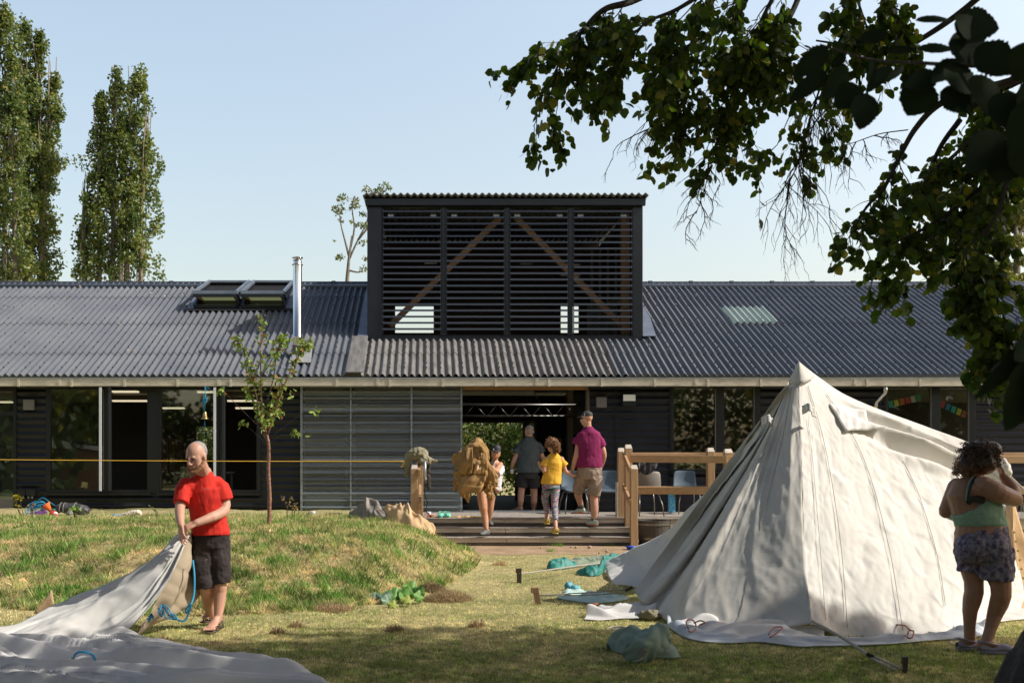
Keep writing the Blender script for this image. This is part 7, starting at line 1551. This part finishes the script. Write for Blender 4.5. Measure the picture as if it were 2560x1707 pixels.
# trees behind the viewpoint (seen in the window reflections)
for k, (x, y, r, h) in enumerate(((-16,-9,3.6,11),(-8,-13,4,13),(1,-15,4.2,12),(10,-13,4,13),(18,-9,4,12),(-24,-4,4,12))):
    t = thing('garden_tree', ['tree behind the viewpoint mirrored at the left of the left-hand windows','tree behind the viewpoint left of the middle','tree straight behind the viewpoint','tree behind the viewpoint right of the middle','tree behind the viewpoint mirrored in the right-hand windows','tree behind the viewpoint farthest to the left'][k], 'tree', (x, y, 0), 'trees behind the viewpoint')
    C = blob_pts((x, y, h*.55), (r, r*.8, h*.46), 11000); leaf_cloud('crown', C, .22, leafcols(len(C), (.04,.07,.02), (.11,.15,.04), .1), M['leaf'], t); MB().tube([(x,y,0),(x+.3,y,h*.5)], [.3,.12], 8).build('trunk', M['bark'], t)
for k, (x0, x1, y0, y1, lb) in enumerate(((-46,46,-19,-19,'dense dark woodland edge behind the viewpoint, mirrored in the windows'), (-17,-15,-16,13,'unseen woodland added to block the low sky, beyond the left edge of the view'), (19,22,-16,14,'unseen woodland added to block the low sky, beyond the right edge of the view'))):  # left and right masses are unseen, added to cut low sky light
    n = 46000 if k == 0 else 14000; u = RNG.uniform(0, 1, n); z = RNG.uniform(0, 1, n)**.8*(6.5+1.8*np.sin(u*31+k)+1.2*np.sin(u*83)+(2 if k == 1 else 3)*(k > 0)); C = np.stack([x0+(x1-x0)*u+RNG.normal(0, 1.0, n), y0+(y1-y0)*u+RNG.normal(0, 1.0, n), z], 1)
    if k == 2: C = C[C[:,2] < 5]
    tag(leaf_cloud('woodland', C, .42 if k == 0 else .6, leafcols(len(C), (.02,.035,.012), (.06,.09,.025), .1), M['leaf']), lb, 'woodland', kind='stuff')
t = thing('garden_shed', 'brown boarded shed behind the viewpoint, mirrored in the left window', 'shed', (-14.0, -2.4, 0))
mb = MB(); mb.add([(-15.2,-3.6,0),(-12.9,-3.6,0),(-12.9,-2.2,0),(-15.2,-2.2,0),(-15.2,-3.6,1.95),(-12.9,-3.6,1.8),(-12.9,-2.2,1.6),(-15.2,-2.2,1.95)], [(0,1,5,4),(1,2,6,5),(2,3,7,6),(3,0,4,7)]); mb.build('wall', wood('shed_boards', (.34,.20,.14), (.20,.11,.075), 'x'), t); solidify(MB().quad((-15.3,-3.7,2.0),(-12.8,-3.7,1.84),(-12.8,-2.1,1.64),(-15.3,-2.1,2.0)).build('roof', M['roofworn'], t), .04, 1)

# --- cherry sapling on the mound
D = 15.5; base = V((xat(672,D), D, gz(xat(672,D), D)-.03)); q = lambda px, py, d=0: pt(px, py, D+d)
cs = thing('cherry_sapling', 'young red-barked sapling with upright branches on the mound', 'tree', base)
TWc = MB(); tk = MB(); P = smooth_path([base, q(674,1240), q(671,1180), q(672,1120), q(667,1085)], 24); tk.tube(P, [float(k)+(.004 if i % 5 == 0 else 0) for i, k in enumerate(np.linspace(.030,.022,24))], 10); tk.build('trunk', M['redbark'], cs, smooth=True)
rnd = random.Random(5); LC, LA, LS = [], [], []
def cb(pts, r0, leafn, name='branch', lo=.25):
    Q = [V(p) for p in smooth_path([q(*p) for p in pts], 18)]; MB().tube(Q, [float(k) for k in np.linspace(r0, .003, 18)], 6).build(name, M['redbark'] if r0 > .011 else M['bark'], cs, smooth=True)
    for i in range(leafn):
        u = lo+(1-lo)*rnd.random()**.8; j = min(16, int(u*17)); p = Q[j].lerp(Q[j+1], rnd.random()); d = V((rnd.gauss(0,1), rnd.gauss(0,1), rnd.gauss(0,.6))).normalized(); e = p+d*rnd.uniform(.01,.11)
        if rnd.random() < .4: TWc.tube([p, e], .002, 3)
        for k in range(rnd.choice((1,2,3))): LC.append(tuple(e)); LA.append((rnd.gauss(0,.6), rnd.gauss(0,.6), rnd.gauss(-.35,.5))); LS.append(rnd.uniform(.045,.085))
cb([(667,1095),(655,1030,0),(652,940),(652,860),(654,785)], .018, 60, lo=.05); cb([(668,1090),(690,1020,-.1),(712,960,-.1),(735,910,-.1),(760,870,-.1),(772,855,-.1)], .014, 75); cb([(665,1100),(645,1010,.1),(632,950,.1),(622,900,.1),(600,860,.1),(585,845,.1)], .012, 60)
cb([(655,1040),(680,960,.1),(690,900,.1),(700,850,.1),(705,845)], .010, 40); cb([(654,940),(668,920,-.1),(690,880),(712,845,0)], .008, 32); cb([(668,1105),(640,1060,-.1),(600,1020,-.1),(565,985,-.1),(545,975,-.1)], .006, 10, lo=.8); cb([(668,1110),(640,1085,.1),(615,1062),(602,1058)], .005, 8, lo=.75)
cb([(672,1110),(700,1090,0),(730,1088),(755,1080)], .005, 9, lo=.75); cb([(680,1090),(720,1060,0),(760,1032),(795,1026)], .005, 8, lo=.85); cb([(700,1000),(730,990,.1),(752,975)], .004, 4, lo=.5); cb([(660,1060),(685,1020,.15),(690,990),(700,960)], .006, 45, lo=.1); cb([(662,1060),(650,1040,-.15),(630,1000),(612,975)], .006, 40, lo=.1); cb([(668,1080),(675,1050,-.2),(688,1030),(700,1025)], .006, 45, lo=.05); cb([(655,1000),(640,960,.1),(625,940),(618,900)], .006, 26); cb([(730,920),(745,890,0),(752,860),(768,850)], .004, 14)
TWc.build('twigs', M['redbark'], cs)['kind'] = 'stuff'; C = np.array(LC); A = unit(np.array(LA)); n = len(C); N = unit(np.cross(A, RNG.normal(0,1,(n,3)))); S = np.array(LS)[:,None]
cc = leafcols(n, (.11,.20,.035), (.34,.42,.11), .14); br = RNG.uniform(0,1,n) < .05; cc[br] = (.30,.12,.04); o = fast_mesh('leaves', ovate(C, A, N, S, S*.5, .05, .15), 12, cc, M['leaf']); under(o, cs)

# --- small plants
def sprig(name, label, D, stems, lsz, cols, n, group=None, cat='plant', mat='bark'):
    q = lambda px, py: pt(px, py, D); b = q(*stems[0][0]); t = thing(name, label, cat, (b.x, D, gz(b.x, D)), group); C_ = []; A_ = []; mb = MB(); r_ = random.Random(len(label))
    for s in stems:
        P = [V(p) for p in smooth_path([q(*p) for p in s], 10)]; P[0].z = gz(P[0].x, P[0].y)-.01 if len(s) > 2 else P[0].z; mb.tube(P, [float(k) for k in np.linspace(.006,.002,10)], 4)
        for k in range(n): p = P[min(9, int(10*(.25+.75*r_.random())))]; C_.append(tuple(p+V((r_.gauss(0,.012), r_.gauss(0,.012), r_.gauss(0,.012))))); A_.append((r_.gauss(0,1), r_.gauss(0,1), r_.gauss(0,.6)))
    mb.build('stem', M[mat], t); C_ = np.array(C_); A_ = unit(np.array(A_)); N_ = unit(np.cross(A_, RNG.normal(0,1,C_.shape))); S_ = np.full((len(C_),1), lsz)*RNG.uniform(.6,1.3,(len(C_),1))
    o = fast_mesh('leaves', ovate(C_, A_, N_, S_, S_*.55, .05, .1), 12, leafcols(len(C_), *cols), M['leaf']); under(o, t); return t
sprig('yellow_plant', 'small yellow-leaved plant on the mound at the far left', 17.2, [[(58,1295),(45,1270),(42,1240),(40,1236)],[(52,1292),(42,1265),(36,1245)],[(60,1290),(52,1260),(50,1240)]], .05, ((.35,.33,.04),(.6,.5,.08),.3), 16, 'small plants along the deck edge')
sprig('dry_plant', 'withered brown and purple plant beside the blue rope coil', 17.3, [[(80,1292),(78,1270),(74,1262)],[(82,1292),(82,1268),(84,1258)]], .04, ((.22,.12,.12),(.36,.24,.12),.1), 14, 'small plants along the deck edge')
sprig('leafy_plant', 'small green shoot between the off-white cloth and the man in red', 17.4, [[(392,1288),(382,1272),(372,1264)],[(396,1290),(390,1278),(386,1270)]], .045, ((.12,.2,.04),(.3,.32,.1),.2), 10, 'small plants along the deck edge')
sprig('weed', 'bright green weed in front of the black bag', 17.3, [[(186,1290),(184,1275),(180,1268)],[(190,1290),(192,1275),(196,1268)]], .05, ((.16,.3,.05),(.3,.42,.1),.1), 16, 'small plants along the deck edge')
sprig('dried_flower', 'dried brown flower heads left of the translucent screen', 17.0, [[(718,1290),(716,1265),(708,1243),(706,1241)],[(718,1290),(718,1260),(728,1246),(734,1248)],[(730,1290),(732,1265),(740,1258)],[(735,1290),(738,1272),(744,1270)]], .045, ((.22,.17,.08),(.36,.28,.14),.1), 14, 'small plants along the deck edge')
sprig('heather', 'small purple heather beside the left railing post', 18.3, [[(x_, 1292), (x_+r_, 1283), (x_+r_*1.5, 1276)] for x_, r_ in ((998,-3),(1003,-1),(1008,1),(1012,3),(1018,2),(990,-3),(984,-2))], .025, ((.26,.10,.20),(.40,.22,.30),.0), 14, 'small plants along the deck edge')
# grasses and herbs at the far right
t = thing('herb_bed', 'green herbs with tall seed heads behind the tent at the right edge', 'plant', (xat(2560,14), 14, 0)); x_, y_ = RNG.uniform(xat(2525,14), xat(2700,14), 1500), RNG.uniform(13.2, 15.2, 1500)
C = np.stack([x_, y_, RNG.uniform(0, .62, 1500)*(.6+.4*np.sin(x_*6))], 1); leaf_cloud('leaves', C, .07, leafcols(1500, (.09,.16,.03), (.26,.34,.09), .1), M['leaf'], t)
mb = MB()
for px in (2532, 2540, 2551, 2556): b = pt(px, 1345, 14); mb.tube([b, pt(px+2, 1275, 14), pt(px+3, 1255, 14)], [.004,.004,.012], 5)
mb.build('seed_heads', M['rope'], t)
# squash plant with broad leaves
t = thing('squash_plant', 'broad-leaved green plant at the foot of the mound beside the large clippings heap', 'plant', (xat(1000,11.2), 11.2, 0))
def bigleaf(px, py, D, s, tilt, yaw, mat):
    c = pt(px, py, D); n = 20; R = Matrix.Rotation(yaw, 3, 'Z') @ Matrix.Rotation(tilt, 3, 'X'); vs = [c]; 
    for ring in (.5, 1):
        for k in range(n): a = 2*math.pi*k/n; r = s*ring*(1+.16*math.cos(a*5)*ring)*(.75+.25*math.cos(a-math.pi/2) if ring == 1 else 1); vs.append(c + R @ V((r*math.cos(a), r*math.sin(a), .25*s*ring*math.cos(a*5)*.5 - .22*s*ring*ring)))
    fs = [(0, 1+k, 1+(k+1)%n) for k in range(n)] + [(1+k, 1+n+k, 1+n+(k+1)%n, 1+(k+1)%n) for k in range(n)]
    MB().add(vs, fs).build('leaf', mat, t, smooth=True); MB().tube([V((c.x, c.y+.1, gz(c.x, c.y+.1)-.02)), c+V((0,.02,-.01))], .006, 5).build('stalk', M['bigleaf'], t)
lgm = pm('blue_green_leaf', (.09,.16,.10), .5, (.15,.24,.15), 9, bump=(18,.4,.01)); ylm = pm('yellow_green_leaf', (.34,.40,.08), .5, trans=.3)
for a in ((935,1500,11.1,.10,.9,.3,lgm),(955,1497,11.0,.12,.8,-.4,lgm),(972,1505,10.9,.09,1.0,.9,lgm),(985,1492,11.1,.11,1.1,.2,M['bigleaf']),(1002,1486,11.1,.11,.9,-.5,M['bigleaf']),(1030,1478,11.3,.12,1.1,.3,M['bigleaf']),(1043,1485,11.2,.10,1.3,-.6,M['bigleaf']),(1020,1500,10.8,.08,.7,.4,ylm),(982,1512,10.7,.07,.8,.2,ylm),(1050,1495,11.0,.08,1.3,.8,M['bigleaf']),(1012,1495,11.0,.08,.9,1.2,M['bigleaf'])): bigleaf(*a)
# weeds on the dirt
for k, (px, py) in enumerate(((1393,1362),(1526,1360),(1600,1355),(1378,1375))):
    D = gd(py+4); x0 = xat(px, D); n = 60; x = np.full(n, x0)+RNG.normal(0,.05,n); d = np.full(n, D)+RNG.normal(0,.03,n); P = blades(n, x, d, RNG.uniform(.05,.14,n), np.full(n,.010), 1.2, None)
    tag(fast_mesh('grass_tuft', P, 3, mixc((.10,.24,.03),(.22,.36,.07),RNG.uniform(0,1,n)), M['grass']), ['grass tuft below the girl at the foot of the steps','grass tuft below the man in plum at the foot of the steps','green tuft between the stair post and the barrel planter','small flat tuft on the dirt left of the reddish stone'][k], 'grass tuft', 'grass tufts at the foot of the steps')
